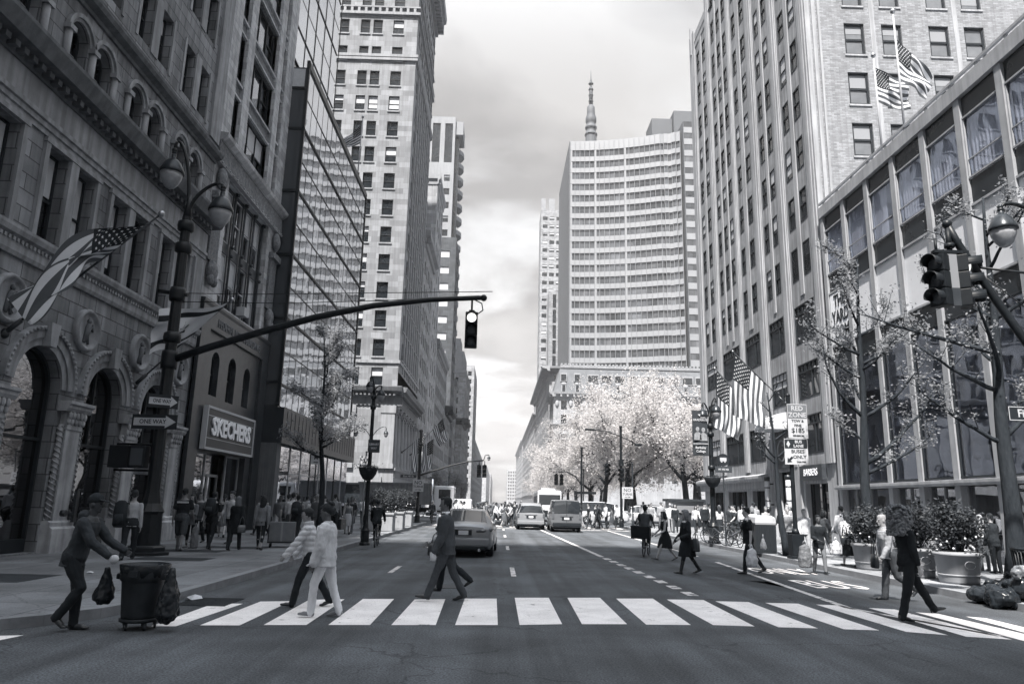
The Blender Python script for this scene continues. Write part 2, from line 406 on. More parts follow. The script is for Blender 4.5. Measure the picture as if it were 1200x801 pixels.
# ------------------------------------------------------------------ sky, sun, air
SUN_AZ, SUN_EL = 18.0, 58.0
def build_world():
    w = bpy.data.worlds.new('World'); S.world = w; w.use_nodes = True
    nt = w.node_tree; N = nt.nodes; L = nt.links; bg = N['Background']
    sky = N.new('ShaderNodeTexSky'); sky.sky_type = 'NISHITA'; sky.sun_disc = False
    sky.sun_elevation = rad(SUN_EL); sky.sun_rotation = rad(180+SUN_AZ); sky.air_density = 1; sky.dust_density = 2.5; sky.ozone_density = 1
    hs = N.new('ShaderNodeHueSaturation'); hs.inputs['Saturation'].default_value = .06; L.new(sky.outputs[0], hs.inputs['Color'])
    tc = N.new('ShaderNodeTexCoord'); sp = N.new('ShaderNodeSeparateXYZ'); L.new(tc.outputs['Generated'], sp.inputs[0])
    mz = N.new('ShaderNodeMath'); mz.operation = 'MAXIMUM'; mz.inputs[1].default_value = 0; L.new(sp.outputs[2], mz.inputs[0])
    ad = N.new('ShaderNodeMath'); ad.operation = 'ADD'; ad.inputs[1].default_value = .16; L.new(mz.outputs[0], ad.inputs[0])
    dx = N.new('ShaderNodeMath'); dx.operation = 'DIVIDE'; L.new(sp.outputs[0], dx.inputs[0]); L.new(ad.outputs[0], dx.inputs[1])
    dy = N.new('ShaderNodeMath'); dy.operation = 'DIVIDE'; L.new(sp.outputs[1], dy.inputs[0]); L.new(ad.outputs[0], dy.inputs[1])
    cb = N.new('ShaderNodeCombineXYZ'); L.new(dx.outputs[0], cb.inputs[0]); L.new(dy.outputs[0], cb.inputs[1])
    n1 = N.new('ShaderNodeTexNoise'); n1.inputs['Scale'].default_value = 1.5; n1.inputs['Detail'].default_value = 9; n1.inputs['Roughness'].default_value = .55; n1.inputs['Distortion'].default_value = .25
    mp = N.new('ShaderNodeMapping'); mp.inputs['Location'].default_value = (3.1, 1.25, 0); L.new(cb.outputs[0], mp.inputs['Vector']); L.new(mp.outputs[0], n1.inputs['Vector'])
    cr = N.new('ShaderNodeValToRGB'); e = cr.color_ramp.elements; e[0].position = .30; e[0].color = (0, 0, 0, 1); e[1].position = .52; e[1].color = (1, 1, 1, 1)
    L.new(n1.outputs['Fac'], cr.inputs[0])
    # cloud brightness: grey bases and bright tops, one further noise
    n2 = N.new('ShaderNodeTexNoise'); n2.inputs['Scale'].default_value = 1.9; n2.inputs['Detail'].default_value = 7; n2.inputs['Roughness'].default_value = .5; n2.inputs['Distortion'].default_value = .4
    mp2 = N.new('ShaderNodeMapping'); mp2.inputs['Location'].default_value = (7.7, 4.2, 0); mp2.inputs['Scale'].default_value = (1, .7, 1); L.new(cb.outputs[0], mp2.inputs['Vector']); L.new(mp2.outputs[0], n2.inputs['Vector'])
    c2 = N.new('ShaderNodeValToRGB'); e = c2.color_ramp.elements; e[0].position = .42; e[0].color = (.60, .59, .59, 1); e[1].position = .565; e[1].color = (1, .98, .97, 1); L.new(n2.outputs['Fac'], c2.inputs[0])
    sc = N.new('ShaderNodeVectorMath'); sc.operation = 'SCALE'; L.new(c2.outputs[0], sc.inputs[0])
    # thin cloud near the high sun is brighter than the cloud over the horizon
    sm = N.new('ShaderNodeMapRange'); sm.inputs[1].default_value = .5; sm.inputs[2].default_value = .95; sm.inputs[3].default_value = CLOUD; sm.inputs[4].default_value = CLOUD*TOPGAIN; sm.interpolation_type = 'SMOOTHSTEP'; L.new(sp.outputs[2], sm.inputs[0])
    L.new(sm.outputs[0], sc.inputs['Scale'])
    bl = N.new('ShaderNodeMapRange'); bl.inputs[1].default_value = .5; bl.inputs[2].default_value = .9; L.new(sp.outputs[2], bl.inputs[0])
    mb_ = N.new('ShaderNodeMix'); mb_.data_type = 'RGBA'; mb_.blend_type = 'MULTIPLY'; mb_.inputs[7].default_value = (.91, .99, 1.08, 1); L.new(bl.outputs[0], mb_.inputs[0]); L.new(sc.outputs[0], mb_.inputs[6])
    mx = N.new('ShaderNodeMix'); mx.data_type = 'RGBA'; L.new(cr.outputs[0], mx.inputs[0]); L.new(hs.outputs[0], mx.inputs[6]); L.new(mb_.outputs[2], mx.inputs[7])
    L.new(mx.outputs[2], bg.inputs[0]); bg.inputs[1].default_value = .1
    s = Vector((-math.sin(rad(SUN_AZ))*math.cos(rad(SUN_EL)), -math.cos(rad(SUN_AZ))*math.cos(rad(SUN_EL)), math.sin(rad(SUN_EL))))
    ld = bpy.data.lights.new('sun', 'SUN'); ld.energy = SUN_E; ld.angle = rad(1.2); ld.color = (1, .945, .89)
    lo = bpy.data.objects.new('sun', ld); COL.objects.link(lo); lo.rotation_euler = s.to_track_quat('Z', 'Y').to_euler()
    S.view_settings.view_transform = 'Standard'; S.view_settings.look = 'None'; S.view_settings.gamma = 1; S.view_settings.use_curve_mapping = False
    S.view_settings.exposure = EXPO
CLOUD, TOPGAIN, SUN_E, EXPO = 2.1, 3.7, 4.5, 1.75
build_world()
S.cycles.max_bounces = 6; S.cycles.diffuse_bounces = 3; S.cycles.glossy_bounces = 3; S.cycles.transmission_bounces = 4; S.cycles.transparent_max_bounces = 10; S.cycles.volume_bounces = 0
S.cycles.caustics_reflective = False; S.cycles.caustics_refractive = False; S.cycles.use_adaptive_sampling = True
S.cycles.sample_clamp_indirect = 6

HAZE = 0.00030
def build_haze():
    mb = MB(); mb.box(-900, -300, -1.5, 900, 2600, 260)
    m = bpy.data.materials.new('haze'); m.use_nodes = True; N = m.node_tree.nodes; N.remove(N['Principled BSDF'])
    pv = N.new('ShaderNodeVolumePrincipled'); pv.inputs['Color'].default_value = (.93, .93, .95, 1); pv.inputs['Density'].default_value = HAZE; pv.inputs['Anisotropy'].default_value = .2
    m.node_tree.links.new(pv.outputs[0], N['Material Output'].inputs['Volume'])
    o = mb.build('haze', m); o['kind'] = 'stuff'
if HAZE: build_haze()

# ------------------------------------------------------------------ ground
def ground_mat(name, v, fine=.5, crack=.45, streak=.24, paint=None, spots=0., slab=None):
    """asphalt (or paint worn through to it, or paving): aggregate, lane wear along the street, cracks, stains"""
    m = bpy.data.materials.new(name); m.use_nodes = True; nt = m.node_tree; N = nt.nodes; L = nt.links; p = N['Principled BSDF']; MATS[name] = m
    p.inputs['Roughness'].default_value = .82; p.inputs['Specular IOR Level'].default_value = .3
    tc = N.new('ShaderNodeTexCoord'); obj = tc.outputs['Object']
    def noise_(sc, det=4, st=None, ro=.6):
        n = N.new('ShaderNodeTexNoise'); n.inputs['Scale'].default_value = sc; n.inputs['Detail'].default_value = det; n.inputs['Roughness'].default_value = ro
        if st: mp = N.new('ShaderNodeMapping'); mp.inputs['Scale'].default_value = st; L.new(obj, mp.inputs[0]); L.new(mp.outputs[0], n.inputs[0])
        else: L.new(obj, n.inputs[0])
        return n.outputs['Fac']
    def ramp(x, a, b, c, d):
        r = N.new('ShaderNodeMapRange'); r.inputs[1].default_value = a; r.inputs[2].default_value = b; r.inputs[3].default_value = c; r.inputs[4].default_value = d; r.interpolation_type = 'SMOOTHSTEP'; L.new(x, r.inputs[0]); return r.outputs[0]
    def mul(x, y):
        q = N.new('ShaderNodeMath'); q.operation = 'MULTIPLY'; L.new(x, q.inputs[0]); L.new(y, q.inputs[1]); return q.outputs[0]
    f = ramp(noise_(.45, 8), .32, .68, 1-.30, 1+.30)
    f = mul(f, ramp(noise_(1.0, 5, (1.5, .045, 1)), .35, .65, 1-streak, 1+streak))
    f = mul(f, ramp(noise_(42, 3), .32, .68, 1-fine, 1+fine)); f = mul(f, ramp(noise_(3.2, 6), .60, .74, 1, 1-.22))
    if crack:
        vo = N.new('ShaderNodeTexVoronoi'); vo.feature = 'DISTANCE_TO_EDGE'; vo.inputs['Scale'].default_value = .34
        dn = N.new('ShaderNodeTexNoise'); dn.inputs['Scale'].default_value = 1.6; dn.inputs['Detail'].default_value = 5; L.new(obj, dn.inputs[0])
        av = N.new('ShaderNodeVectorMath'); av.operation = 'MULTIPLY_ADD'; av.inputs[1].default_value = (1.1, 1.1, 0); L.new(dn.outputs['Color'], av.inputs[0]); L.new(obj, av.inputs[2]); L.new(av.outputs[0], vo.inputs['Vector'])
        k = ramp(vo.outputs['Distance'], .0, .010, 1-crack, 1); k2 = N.new('ShaderNodeMath'); k2.operation = 'MAXIMUM'; L.new(k, k2.inputs[0]); L.new(ramp(noise_(.22, 2), .44, .52, 1, 0), k2.inputs[1]); f = mul(f, k2.outputs[0])
    if spots:
        vo = N.new('ShaderNodeTexVoronoi'); vo.inputs['Scale'].default_value = 2.4; L.new(obj, vo.inputs['Vector']); f = mul(f, ramp(vo.outputs['Distance'], .05, .075, 1-spots, 1))
    if slab:
        br = N.new('ShaderNodeTexBrick'); br.inputs['Scale'].default_value = 1; br.inputs['Brick Width'].default_value = slab; br.inputs['Row Height'].default_value = slab; br.inputs['Mortar Size'].default_value = .014; br.offset = 0; br.inputs['Color1'].default_value = (.82, .82, .82, 1); br.inputs['Color2'].default_value = (1.14, 1.14, 1.14, 1); br.inputs['Mortar'].default_value = (.42, .42, .42, 1); L.new(obj, br.inputs['Vector'])
        bw = N.new('ShaderNodeRGBToBW'); L.new(br.outputs['Color'], bw.inputs[0]); f = mul(f, bw.outputs[0])
    sc = N.new('ShaderNodeVectorMath'); sc.operation = 'SCALE'; sc.inputs[0].default_value = G(v)[:3]; L.new(f, sc.inputs['Scale']); col = sc.outputs[0]
    if paint:
        pv, lo, hi = paint; w = ramp(noise_(2.6, 11, None, .72), lo, hi, 0, 1); w2 = ramp(noise_(38, 3), .30, .40, .35, 1); w = mul(w, w2)
        pc = N.new('ShaderNodeVectorMath'); pc.operation = 'SCALE'; pc.inputs[0].default_value = G(pv, .05)[:3]; L.new(ramp(noise_(1.7, 7), .3, .7, .84, 1.04), pc.inputs['Scale'])
        mx = N.new('ShaderNodeMix'); mx.data_type = 'RGBA'; L.new(w, mx.inputs[0]); L.new(col, mx.inputs[6]); L.new(pc.outputs[0], mx.inputs[7]); col = mx.outputs[2]
    L.new(col, p.inputs['Base Color'])
    bp = N.new('ShaderNodeBump'); bp.inputs['Strength'].default_value = .5; bp.inputs['Distance'].default_value = .015; L.new(noise_(75, 3), bp.inputs['Height']); L.new(bp.outputs[0], p.inputs['Normal'])
    return m
ASPH = ground_mat('asphalt', .070)
ASPH2 = ground_mat('asphalt_patch', .050, crack=.2)
PAINT = ground_mat('road_paint', .066, paint=(.78, .33, .40))
PAINT2 = ground_mat('road_paint_worn', .066, paint=(.62, .38, .52))
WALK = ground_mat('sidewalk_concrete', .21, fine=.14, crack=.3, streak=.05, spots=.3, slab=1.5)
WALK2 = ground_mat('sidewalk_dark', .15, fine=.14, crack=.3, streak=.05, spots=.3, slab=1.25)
KERB = mat('kerb_stone', .20, .75, vary=.2, vscale=3, bump=.2, bscale=30)
KZ = .13
def ground():
    mb = MB()
    mb.face([(-4000, -4000, 0), (4000, -4000, 0), (4000, 4000, 0), (-4000, 4000, 0)])
    structure(mb.build('road', ASPH, fix=False))
def corner_poly(xk, xb, y0, y1, r0, r1):
    """sidewalk between the kerb line xk and a line xb behind the buildings, rounded at its street corners"""
    sg = 1 if xb > xk else -1; P = []
    if r0: P += [(xk+sg*r0-sg*r0*math.cos(PI/2*k/8), y0+r0-r0*math.sin(PI/2*k/8)) for k in range(8, -1, -1)]
    else: P += [(xk, y0)]
    if r1: P += [(xk+sg*r1-sg*r1*math.cos(PI/2*k/8), y1-r1+r1*math.sin(PI/2*k/8)) for k in range(9)]
    else: P += [(xk, y1)]
    P += [(xb, y1), (xb, y0)]
    return P
def sidewalk(P, m=WALK):
    id3 = lambda u, v, d: (u, v, d)
    mb = MB(); mb.prism(P, id3, -.2, KZ); structure(mb.build('sidewalk', m))
    # kerb stones: a ring a little proud of the slab
    c = Vector((sum(p[0] for p in P)/len(P), sum(p[1] for p in P)/len(P)))
    kb = MB(); n = len(P)-2
    for i in range(n-1):
        a, b = Vector(P[i]), Vector(P[i+1]); t = (b-a); ln = t.length
        if ln < .01: continue
        t.normalize(); nn = Vector((t.y, -t.x))
        if nn.dot(a-c) < 0: nn = -nn
        k = max(1, int(ln/1.9)); g = .006 if ln > 1.9 else 0
        for j in range(k):
            p, q = a+t*(ln*j/k+g), a+t*(ln*(j+1)/k-g)
            kb.prism([tuple(p-nn*.16), tuple(q-nn*.16), tuple(q+nn*.02), tuple(p+nn*.02)], id3, -.1, KZ+.006)
    structure(kb.build('kerb', KERB))
ground()
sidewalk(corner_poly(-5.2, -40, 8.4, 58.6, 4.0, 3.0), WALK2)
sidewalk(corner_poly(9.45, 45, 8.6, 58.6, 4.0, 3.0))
sidewalk(corner_poly(-5.2, -40, 74, 900, 3.0, 0))
sidewalk(corner_poly(9.45, 60, 74, 900, 3.0, 0))
sidewalk(corner_poly(-5.2, -60, -60, -9, 0, 4.0)[:-2]+[(-60, -9), (-60, -60)])
sidewalk(corner_poly(9.45, 60, -60, -9, 0, 4.0)[:-2]+[(60, -9), (60, -60)])

def sheet(mb, P, z=.004): mb.face([(x, y, z) for x, y in P])
def markings():
    mb = MB()
    # the near crosswalk: (top left, top right, bottom right, bottom left) on the ground
    st = CROSS
    for q in st: sheet(mb, q)
    structure(mb.build('crosswalk_markings', PAINT, fix=False))
    mb = MB()
    def line(x0, y0, x1, y1, w=.13, z=.004):
        d = Vector((x1-x0, y1-y0)); d.normalize(); n = Vector((d.y, -d.x))*w/2
        sheet(mb, [(x0+n.x, y0+n.y), (x1+n.x, y1+n.y), (x1-n.x, y1-n.y), (x0-n.x, y0-n.y)], z)
    line(3.52, 25.2, 2.83, 50.5, .16)
    y = 24.6
    for k in range(9):
        line(3.55+.04*k, y, 3.56+.04*k, y-.62, .22); y -= 1.13
    for y in (18.2, 28.0, 38.0, 47.0): line(-2.52, y, -2.52, y+1.9, .12); line(.43, y-.2+0, .43, y+2.2, .12)
    line(6.30, 13.6, 7.0, 24.0, .14); line(7.05, 26.5, 7.4, 50, .14); line(7.2, 10.9, 6.3, 13.6, .12)
    line(3.5, 61, 2.6, 300, .12); line(-2.5, 80, -2.4, 300, .12)
    # faded parking and bus lane ticks, then the second crossing's wide bars
    for x in (-4.6, -3.5, -2.4, -1.3, -.2, .9, 2.0, 3.1, 4.2, 5.3, 6.4, 7.5, 8.6): sheet(mb, [(x, 53.2), (x+.6, 53.2), (x+.6, 56.6), (x, 56.6)])
    for x in (-4.6, -3.5, -2.4, -1.3, -.2, .9, 2.0, 3.1, 4.2, 5.3, 6.4, 7.5, 8.6): sheet(mb, [(x, 75.4), (x+.6, 75.4), (x+.6, 78.6), (x, 78.6)])
    sheet(mb, [(-5.0, 50.2), (8.9, 50.2), (8.9, 50.7), (-5.0, 50.7)])
    structure(mb.build('lane_markings', PAINT2, fix=False))
    for txt, y, x in (('BUS', 17.6, 7.75), ('ONLY', 21.0, 7.95)):
        o = text_mesh(txt, 1.0, .001, PAINT, 'lane_markings'); o.scale = (.78 if len(txt) == 3 else .62, 2.5, 1); o.location = (x, y, .0052); structure(o)
    # darker repairs in the asphalt
    mb = MB(); r = random.Random(4)
    def blob(cx, cy, rx, ry, z=.0025):
        sheet(mb, [(cx+rx*(1+.22*r.uniform(-1, 1))*math.cos(2*PI*k/22), cy+ry*(1+.22*r.uniform(-1, 1))*math.sin(2*PI*k/22)) for k in range(22)], z)
    blob(6.55, 19.9, 1.0, 2.6); blob(6.2, 17.2, .5, 1.1); blob(-3.0, 41, .7, 6)
    structure(mb.build('road_patch', ASPH2, fix=False))
    # tree pits and cellar doors: dark rectangles let into the left pavement
    mb = MB()
    for x0, y0, x1, y1 in ((-11.0, 13.6, -8.4, 15.0), (-9.0, 18.7, -7.2, 19.7), (-9.7, 21.6, -7.9, 22.5), (-9.2, 23.4, -7.2, 24.4), (-7.9, 29.9, -6.4, 31.5), (9.9, 20.8, 11.4, 22.5), (10.4, 15.5, 12.0, 17.1), (9.75, 25.2, 11, 26.4)):
        mb.box(x0, y0, KZ-.05, x1, y1, KZ+.004)
    structure(mb.build('pavement_grates', mat('grate_iron', .035, .6, vary=.3, vscale=4, bump=.5, bscale=40)))
    # manhole covers
    for x, y, rr in ((-7.0, 9.2, .42), (-1.0, 15.6, .35), (2.0, 29.5, .38)):
        mb = MB(); mb.lathe([(rr, -.01), (rr, .008), (rr-.03, .008), (rr-.04, .005), (.01, .005)], 28, (x, y, 0 if x > -5 else 0), False)
        structure(mb.build('manhole_cover', mat('cast_iron', .05, .55, metal=.6, vary=.3, vscale=12, bump=.6, bscale=25)))
    mb = MB()          # storm drain grate by the left kerb
    for k in range(9): mb.box(-5.05, 12.2+k*.11, -.02, -4.25, 12.2+k*.11+.06, .012)
    structure(mb.build('storm_drain', MATS['cast_iron']))
# ------------------------------------------------------------------ shared building materials
DARKGLASS = mat('dark_window_glass', .02, .04, spec=.7, vary=.5, vscale=.3)
BLIND = mat('window_blind', .42, .8, vary=.1, vscale=6)
FRAME_D = mat('window_frame_dark', .022, .5)
FRAME_L = mat('window_frame_light', .38, .55)
ROOFM = mat('roof_felt', .06, .9, vary=.3, vscale=.5)
INTER = mat('interior_wall', .16, .9, vary=.3, vscale=.6)
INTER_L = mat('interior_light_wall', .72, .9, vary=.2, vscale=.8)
FLOORM = mat('interior_floor', .14, .5, vary=.2, vscale=1)
CLEAR = glass_mat('clear_window_glass', .62, 1.0)
SHOP = glass_mat('shop_window_glass', .55, 1.35)
BRONZE = mat('dark_bronze', .03, .35, metal=.3, spec=.5)

def box_shell(mb, x0, y0, x1, y1, z1, skip=''):
    """the other walls and the roof of a building whose detailed faces are built apart"""
    if 'S' not in skip: mb.face([(x0,y0,0),(x1,y0,0),(x1,y0,z1),(x0,y0,z1)])
    if 'N' not in skip: mb.face([(x1,y1,0),(x0,y1,0),(x0,y1,z1),(x1,y1,z1)])
    if 'W' not in skip: mb.face([(x0,y1,0),(x0,y0,0),(x0,y0,z1),(x0,y1,z1)])
    if 'E' not in skip: mb.face([(x1,y0,0),(x1,y1,0),(x1,y1,z1),(x1,y0,z1)])
    if 'T' not in skip: mb.face([(x0,y0,z1-.3),(x1,y0,z1-.3),(x1,y1,z1-.3),(x0,y1,z1-.3)])

# ------------------------------------------------------------------ the dark stone building with arches (left, nearest)
def arch_building():
    st = mat('dark_ashlar', .22, .85, vary=.22, vscale=1.1, wear=.35, bump=.3, bscale=14, pattern=('course', .86, .43, .016, .35, .5), detail=8)
    sm = mat('dark_smooth_stone', .28, .8, vary=.2, vscale=1.5, wear=.35, bump=.2, bscale=25, detail=8)
    cn = mat('dark_cornice_stone', .12, .8, vary=.25, vscale=2, wear=.3, bump=.25, bscale=30)
    pl = mat('weathered_pilaster_stone', .38, .75, vary=.22, vscale=2, wear=.35, bump=.25, bscale=30, detail=8)
    XF, Y0, Y1, H = -12.0, 12.4, 28.0, 27.0
    t = empty('stone_arch_building', (XF, Y0, 0), 0, 'dark weathered stone corner building with tall round arches at street level and roundels between them', 'building')
    F = Fac((XF, 0, 0), (0, 1, 0), (1, 0, 0))
    arcs = [15.55, 18.95, 22.2, 25.5]
    holes = [(c-1.0, c+1.0, .16, 5.42, 'arch') for c in arcs]
    w2 = []; w3 = []; w4 = []; w5 = []
    for c in arcs:
        w2 += [(c-1.15, c-.2, 8.0, 10.55), (c+.2, c+1.15, 8.0, 10.55)]
        w3 += [(c-1.08, c-.16, 12.75, 14.5, 'arch'), (c+.16, c+1.08, 12.75, 14.5, 'arch')]
        w4 += [(c-1.1, c-.25, 16.2, 18.15), (c+.25, c+1.1, 16.2, 18.15)]
        w5 += [(c-1.1, c-.25, 19.55, 21.5), (c+.25, c+1.1, 19.55, 21.5), (c-1.1, c-.25, 22.9, 24.8), (c+.25, c+1.1, 22.9, 24.8)]
    mb = MB(); wall(mb, F, Y0, Y1, 0, 26.2, holes+w2+w3+w4+w5, .42)
    box_shell(mb, -34, Y0, XF, Y1, 26.2, 'ES')
    FS = Fac((0, Y0, 0), (-1, 0, 0), (0, -1, 0))
    wall(mb, FS, 12, 34, 0, 26.2, [(14+k*3.2, 15.2+k*3.2, z, z+2.2) for k in range(6) for z in (1.2, 4.6, 8.0, 12.6, 16.2, 19.55, 22.9)], .3)
    mb.build('wall', st, t, True)
    # rooms behind the glass
    mb = MB()
    for z in (6.6, 11.2, 15.6, 19, 22.4): mb.box(-20, Y0+.4, z, XF-.5, Y1-.1, z+.25)
    mb.box(-20.2, Y0+.3, 0, -19.9, Y1-.1, 26); mb.mi = 1; mb.box(-20, Y0+.4, .05, XF-.5, Y1-.1, .14)
    mb.build('interior', [INTER, FLOORM], t, True)
    u = [0]
    windows(F, w2+w4+w5, t, [CLEAR, BLIND, FRAME_D], .34, 'sash', .75, 90, True, seed=3, used=u)
    windows(F, w3, t, [CLEAR, BLIND, FRAME_D], .34, 'arch', .9, 90, True, seed=5, used=u)
    windows(FS, [(14+k*3.2, 15.2+k*3.2, z, z+2.2) for k in range(6) for z in (1.2, 4.6, 8.0, 12.6)], t, [DARKGLASS, BLIND, FRAME_D], .25, 'sash', .3, 90, False, seed=6, used=u)
    # shop windows in the arches
    for i, c in enumerate(arcs):
        g = MB(); poly = [(c-1, .5), (c+1, .5), (c+1, 4.42)]+[(c+math.cos(PI*k/16), 4.42+math.sin(PI*k/16)) for k in range(1, 16)]+[(c-1, 4.42)]
        g.prism(poly, F, -.38, -.36); go = g.build('shop_window', glass_mat('dark_arch_glass', .09, 1.0), t, True)
        f = MB()
        F.box(f, c-1, c+1, .16, .5, -.41, -.28); F.box(f, c-1, c-.93, .5, 4.42, -.36, -.27); F.box(f, c+.93, c+1, .5, 4.42, -.36, -.27)
        F.box(f, c-.93, c+.93, 3.02, 3.1, -.358, -.28)
        if i != 1: F.box(f, c-.03, c+.03, 3.1, 5.40, -.358, -.29)
        K = 16
        for k in range(K):
            a0, a1 = PI*k/K, PI*(k+1)/K
            f.prism([(c+math.cos(a0), 4.42+math.sin(a0)), (c+math.cos(a1), 4.42+math.sin(a1)), (c+.92*math.cos(a1), 4.42+.92*math.sin(a1)), (c+.92*math.cos(a0), 4.42+.92*math.sin(a0))], F, -.36, -.27)
        f.build('frame', FRAME_D, go, True)
        # archivolt: two raised rings, a beaded ring, a keystone
        a = MB(); K = 24
        for r0, r1, dd in ((1.0, 1.2, .05), (1.2, 1.42, .10), (1.42, 1.52, .16)):
            for k in range(K):
                a0, a1 = PI*k/K, PI*(k+1)/K
                a.prism([(c+r0*math.cos(a0), 4.42+r0*math.sin(a0)), (c+r1*math.cos(a0), 4.42+r1*math.sin(a0)), (c+r1*math.cos(a1), 4.42+r1*math.sin(a1)), (c+r0*math.cos(a1), 4.42+r0*math.sin(a1))], F, .001, dd)
        for k in range(31):
            an = PI*(k+.5)/31; p = F(c+1.47*math.cos(an), 4.42+1.47*math.sin(an), .16); a.ball(p, .05, 6, 4)
        a.prism([(c-.13, 5.40), (c+.13, 5.40), (c+.21, 6.02), (c-.21, 6.02)], F, .02, .27)
        a.build('archivolt', sm, t, True)
    # pilasters between the arches: base, shaft, rope colonnettes, carved capital
    for c in (13.9, 17.25, 20.58, 23.85, 27.05):
        p = MB(); F.box(p, c-.58, c+.58, KZ, .62, .005, .34); F.profile(p, c-.56, c+.56, [(0, .62), (.32, .62), (.32, .74), (.24, .8), (.24, .9), (.18, .95), (0, .95)])
        F.box(p, c-.33, c+.33, .95, 3.45, .004, .17); F.box(p, c-.36, c+.36, 3.38, 3.48, .004, .20)
        F.box(p, c-.40, c+.40, 3.48, 3.86, .004, .19)
        F.profile(p, c-.60, c+.60, [(0, 3.86), (.24, 3.86), (.3, 3.95), (.3, 4.02), (.36, 4.06), (.36, 4.14), (0, 4.14)])
        for k in range(5):          # acanthus-like leaves
            for zz, dd in ((3.50, .21), (3.66, .24)):
                q = F(c-.36+.18*k, zz+.1, dd); p.ball(q, (.05, .075, .11), 7, 5)
        po = p.build('pilaster', pl, t, True)
        rp = MB()
        for s in (-1, 1):
            cx = c+s*.45
            rp.tube([F(cx, .95, .08), F(cx, 3.5, .08)], .075, 8)
            n = 90; pts = []
            for ph in (0, PI): rp.tube([F(cx+.075*math.cos(ph+k*.62), .96+2.5*k/n, .08+.075*math.sin(ph+k*.62)) for k in range(n+1)], .024, 5)
        rp.build('rope_colonnette', sm, po, True)
    # roundels
    for c in (17.28, 20.7, 23.9, 27.0):
        r_ = MB(); z = 6.25
        prof = [(.62, .0), (.62, .10), (.56, .17), (.5, .13), (.46, .06), (.44, .05), (.01, .05)]
        b0 = []; n = 28
        for rr, dd in prof: b0.append([F(c+rr*math.cos(2*PI*k/n), z+rr*math.sin(2*PI*k/n), dd+.002) for k in range(n)])
        b = r_.av([q for ring in b0 for q in ring])
        for i in range(len(prof)-1):
            for k in range(n): r_.af((b+i*n+k, b+i*n+(k+1)%n, b+(i+1)*n+(k+1)%n, b+(i+1)*n+k), True)
        ro = r_.build('roundel', sm, t, True)
        fg = MB(); k = RND.uniform(-.08, .08)
        fg.loft([F(c-.1, z-.36, .07), F(c-.05+k, z-.1, .09), F(c+.02, z+.12, .10), F(c+.02, z+.2, .08)], [.06, .09, .12, .05], [.05, .06, .07, .04], 8, (0, 1, 0)); fg.ball(F(c+.02, z+.28, .09), (.06, .07, .08), 8, 6)
        fg.tube([F(c+.1, z+.15, .10), F(c+.24, z+.02, .09), F(c+.2+k, z+.22, .09)], [.04, .035, .025], 6); fg.tube([F(c, z-.1, .08), F(c+.12, z-.38, .07)], [.06, .04], 6)
        fg.build('relief_figure', cn, ro, True)
    # mouldings
    m = MB()
    F.profile(m, Y0-.1, Y1, [(0, 7.3), (.08, 7.3), (.12, 7.4), (.12, 7.72), (.22, 7.78), (.26, 7.9), (.26, 7.98), (0, 7.98)])
    for k in range(int((Y1-Y0)/.16)): F.box(m, Y0+.02+k*.16, Y0+.10+k*.16, 7.62, 7.71, .121, .17)
    m.build('belt_course', sm, t, True)
    m = MB()
    F.profile(m, Y0-.1, Y1, [(0, 10.72), (.06, 10.72), (.06, 10.85), (.11, 10.87), (.11, 11.0), (.17, 11.02), (.17, 11.14), (.1, 11.17), (.1, 11.9), (0, 11.9)])
    m.build('frieze', sm, t, True)
    m = MB()
    F.profile(m, Y0-.6, Y1, [(0, 11.9), (.16, 11.9), (.2, 12.0), (.2, 12.1), (.62, 12.14), (.7, 12.32), (.78, 12.5), (.78, 12.6), (0, 12.72)])
    for k in range(int((Y1-Y0)/.34)): F.box(m, Y0+k*.34, Y0+k*.34+.17, 11.94, 12.09, .201, .42)
    m.build('cornice', cn, t, True)
    m = MB()
    F.profile(m, Y0-.2, Y1, [(0, 15.0), (.08, 15.0), (.10, 15.1), (.3, 15.18), (.36, 15.3), (.36, 15.36), (0, 15.46)])
    F.profile(m, Y0-.1, Y1, [(0, 15.6), (.07, 15.6), (.09, 15.72), (0, 15.76)])
    m.build('cornice', cn, t, True)
    m = MB(); F.profile(m, Y0-.8, Y1, [(0, 25.2), (.3, 25.3), (.9, 25.7), (1.0, 26.2), (0, 26.4)]); m.build('cornice', cn, t, True)
    # window surrounds: hood arches and colonnettes on the third floor, architraves on the others
    for c in arcs:
        s_ = MB()
        for cc in (c-.62, c+.62):
            K = 14
            for r0, r1, dd in ((.46, .56, .05), (.56, .68, .12)):
                for k in range(K):
                    a0, a1 = PI*k/K, PI*(k+1)/K
                    s_.prism([(cc+r0*math.cos(a0), 14.04+r0*math.sin(a0)), (cc+r1*math.cos(a0), 14.04+r1*math.sin(a0)), (cc+r1*math.cos(a1), 14.04+r1*math.sin(a1)), (cc+r0*math.cos(a1), 14.04+r0*math.sin(a1))], F, .002, dd)
        for cc in (c-1.2, c, c+1.2):
            s_.tube([F(cc, 12.78, .07), F(cc, 13.95, .07)], .10, 10); F.box(s_, cc-.15, cc+.15, 13.92, 14.06, .003, .2); F.box(s_, cc-.13, cc+.13, 12.72, 12.84, .003, .17)
        s_.build('window_surround', sm, t, True)
        s_ = MB()
        for a, b in ((c-1.33, c-1.16), (c-.18, c+.18), (c+1.16, c+1.33)): F.box(s_, a, b, 8.0, 10.56, .004, .10)
        F.box(s_, c-1.36, c+1.36, 10.57, 10.7, .004, .12)
        for a, b in ((c-1.25, c-1.11), (c-.24, c+.24), (c+1.11, c+1.25)):
            for z0, z1 in ((16.2, 18.16), (19.55, 21.5), (22.9, 24.8)): F.box(s_, a, b, z0-.1, z1+.1, .004, .05)
        s_.build('window_surround', sm, t, True)
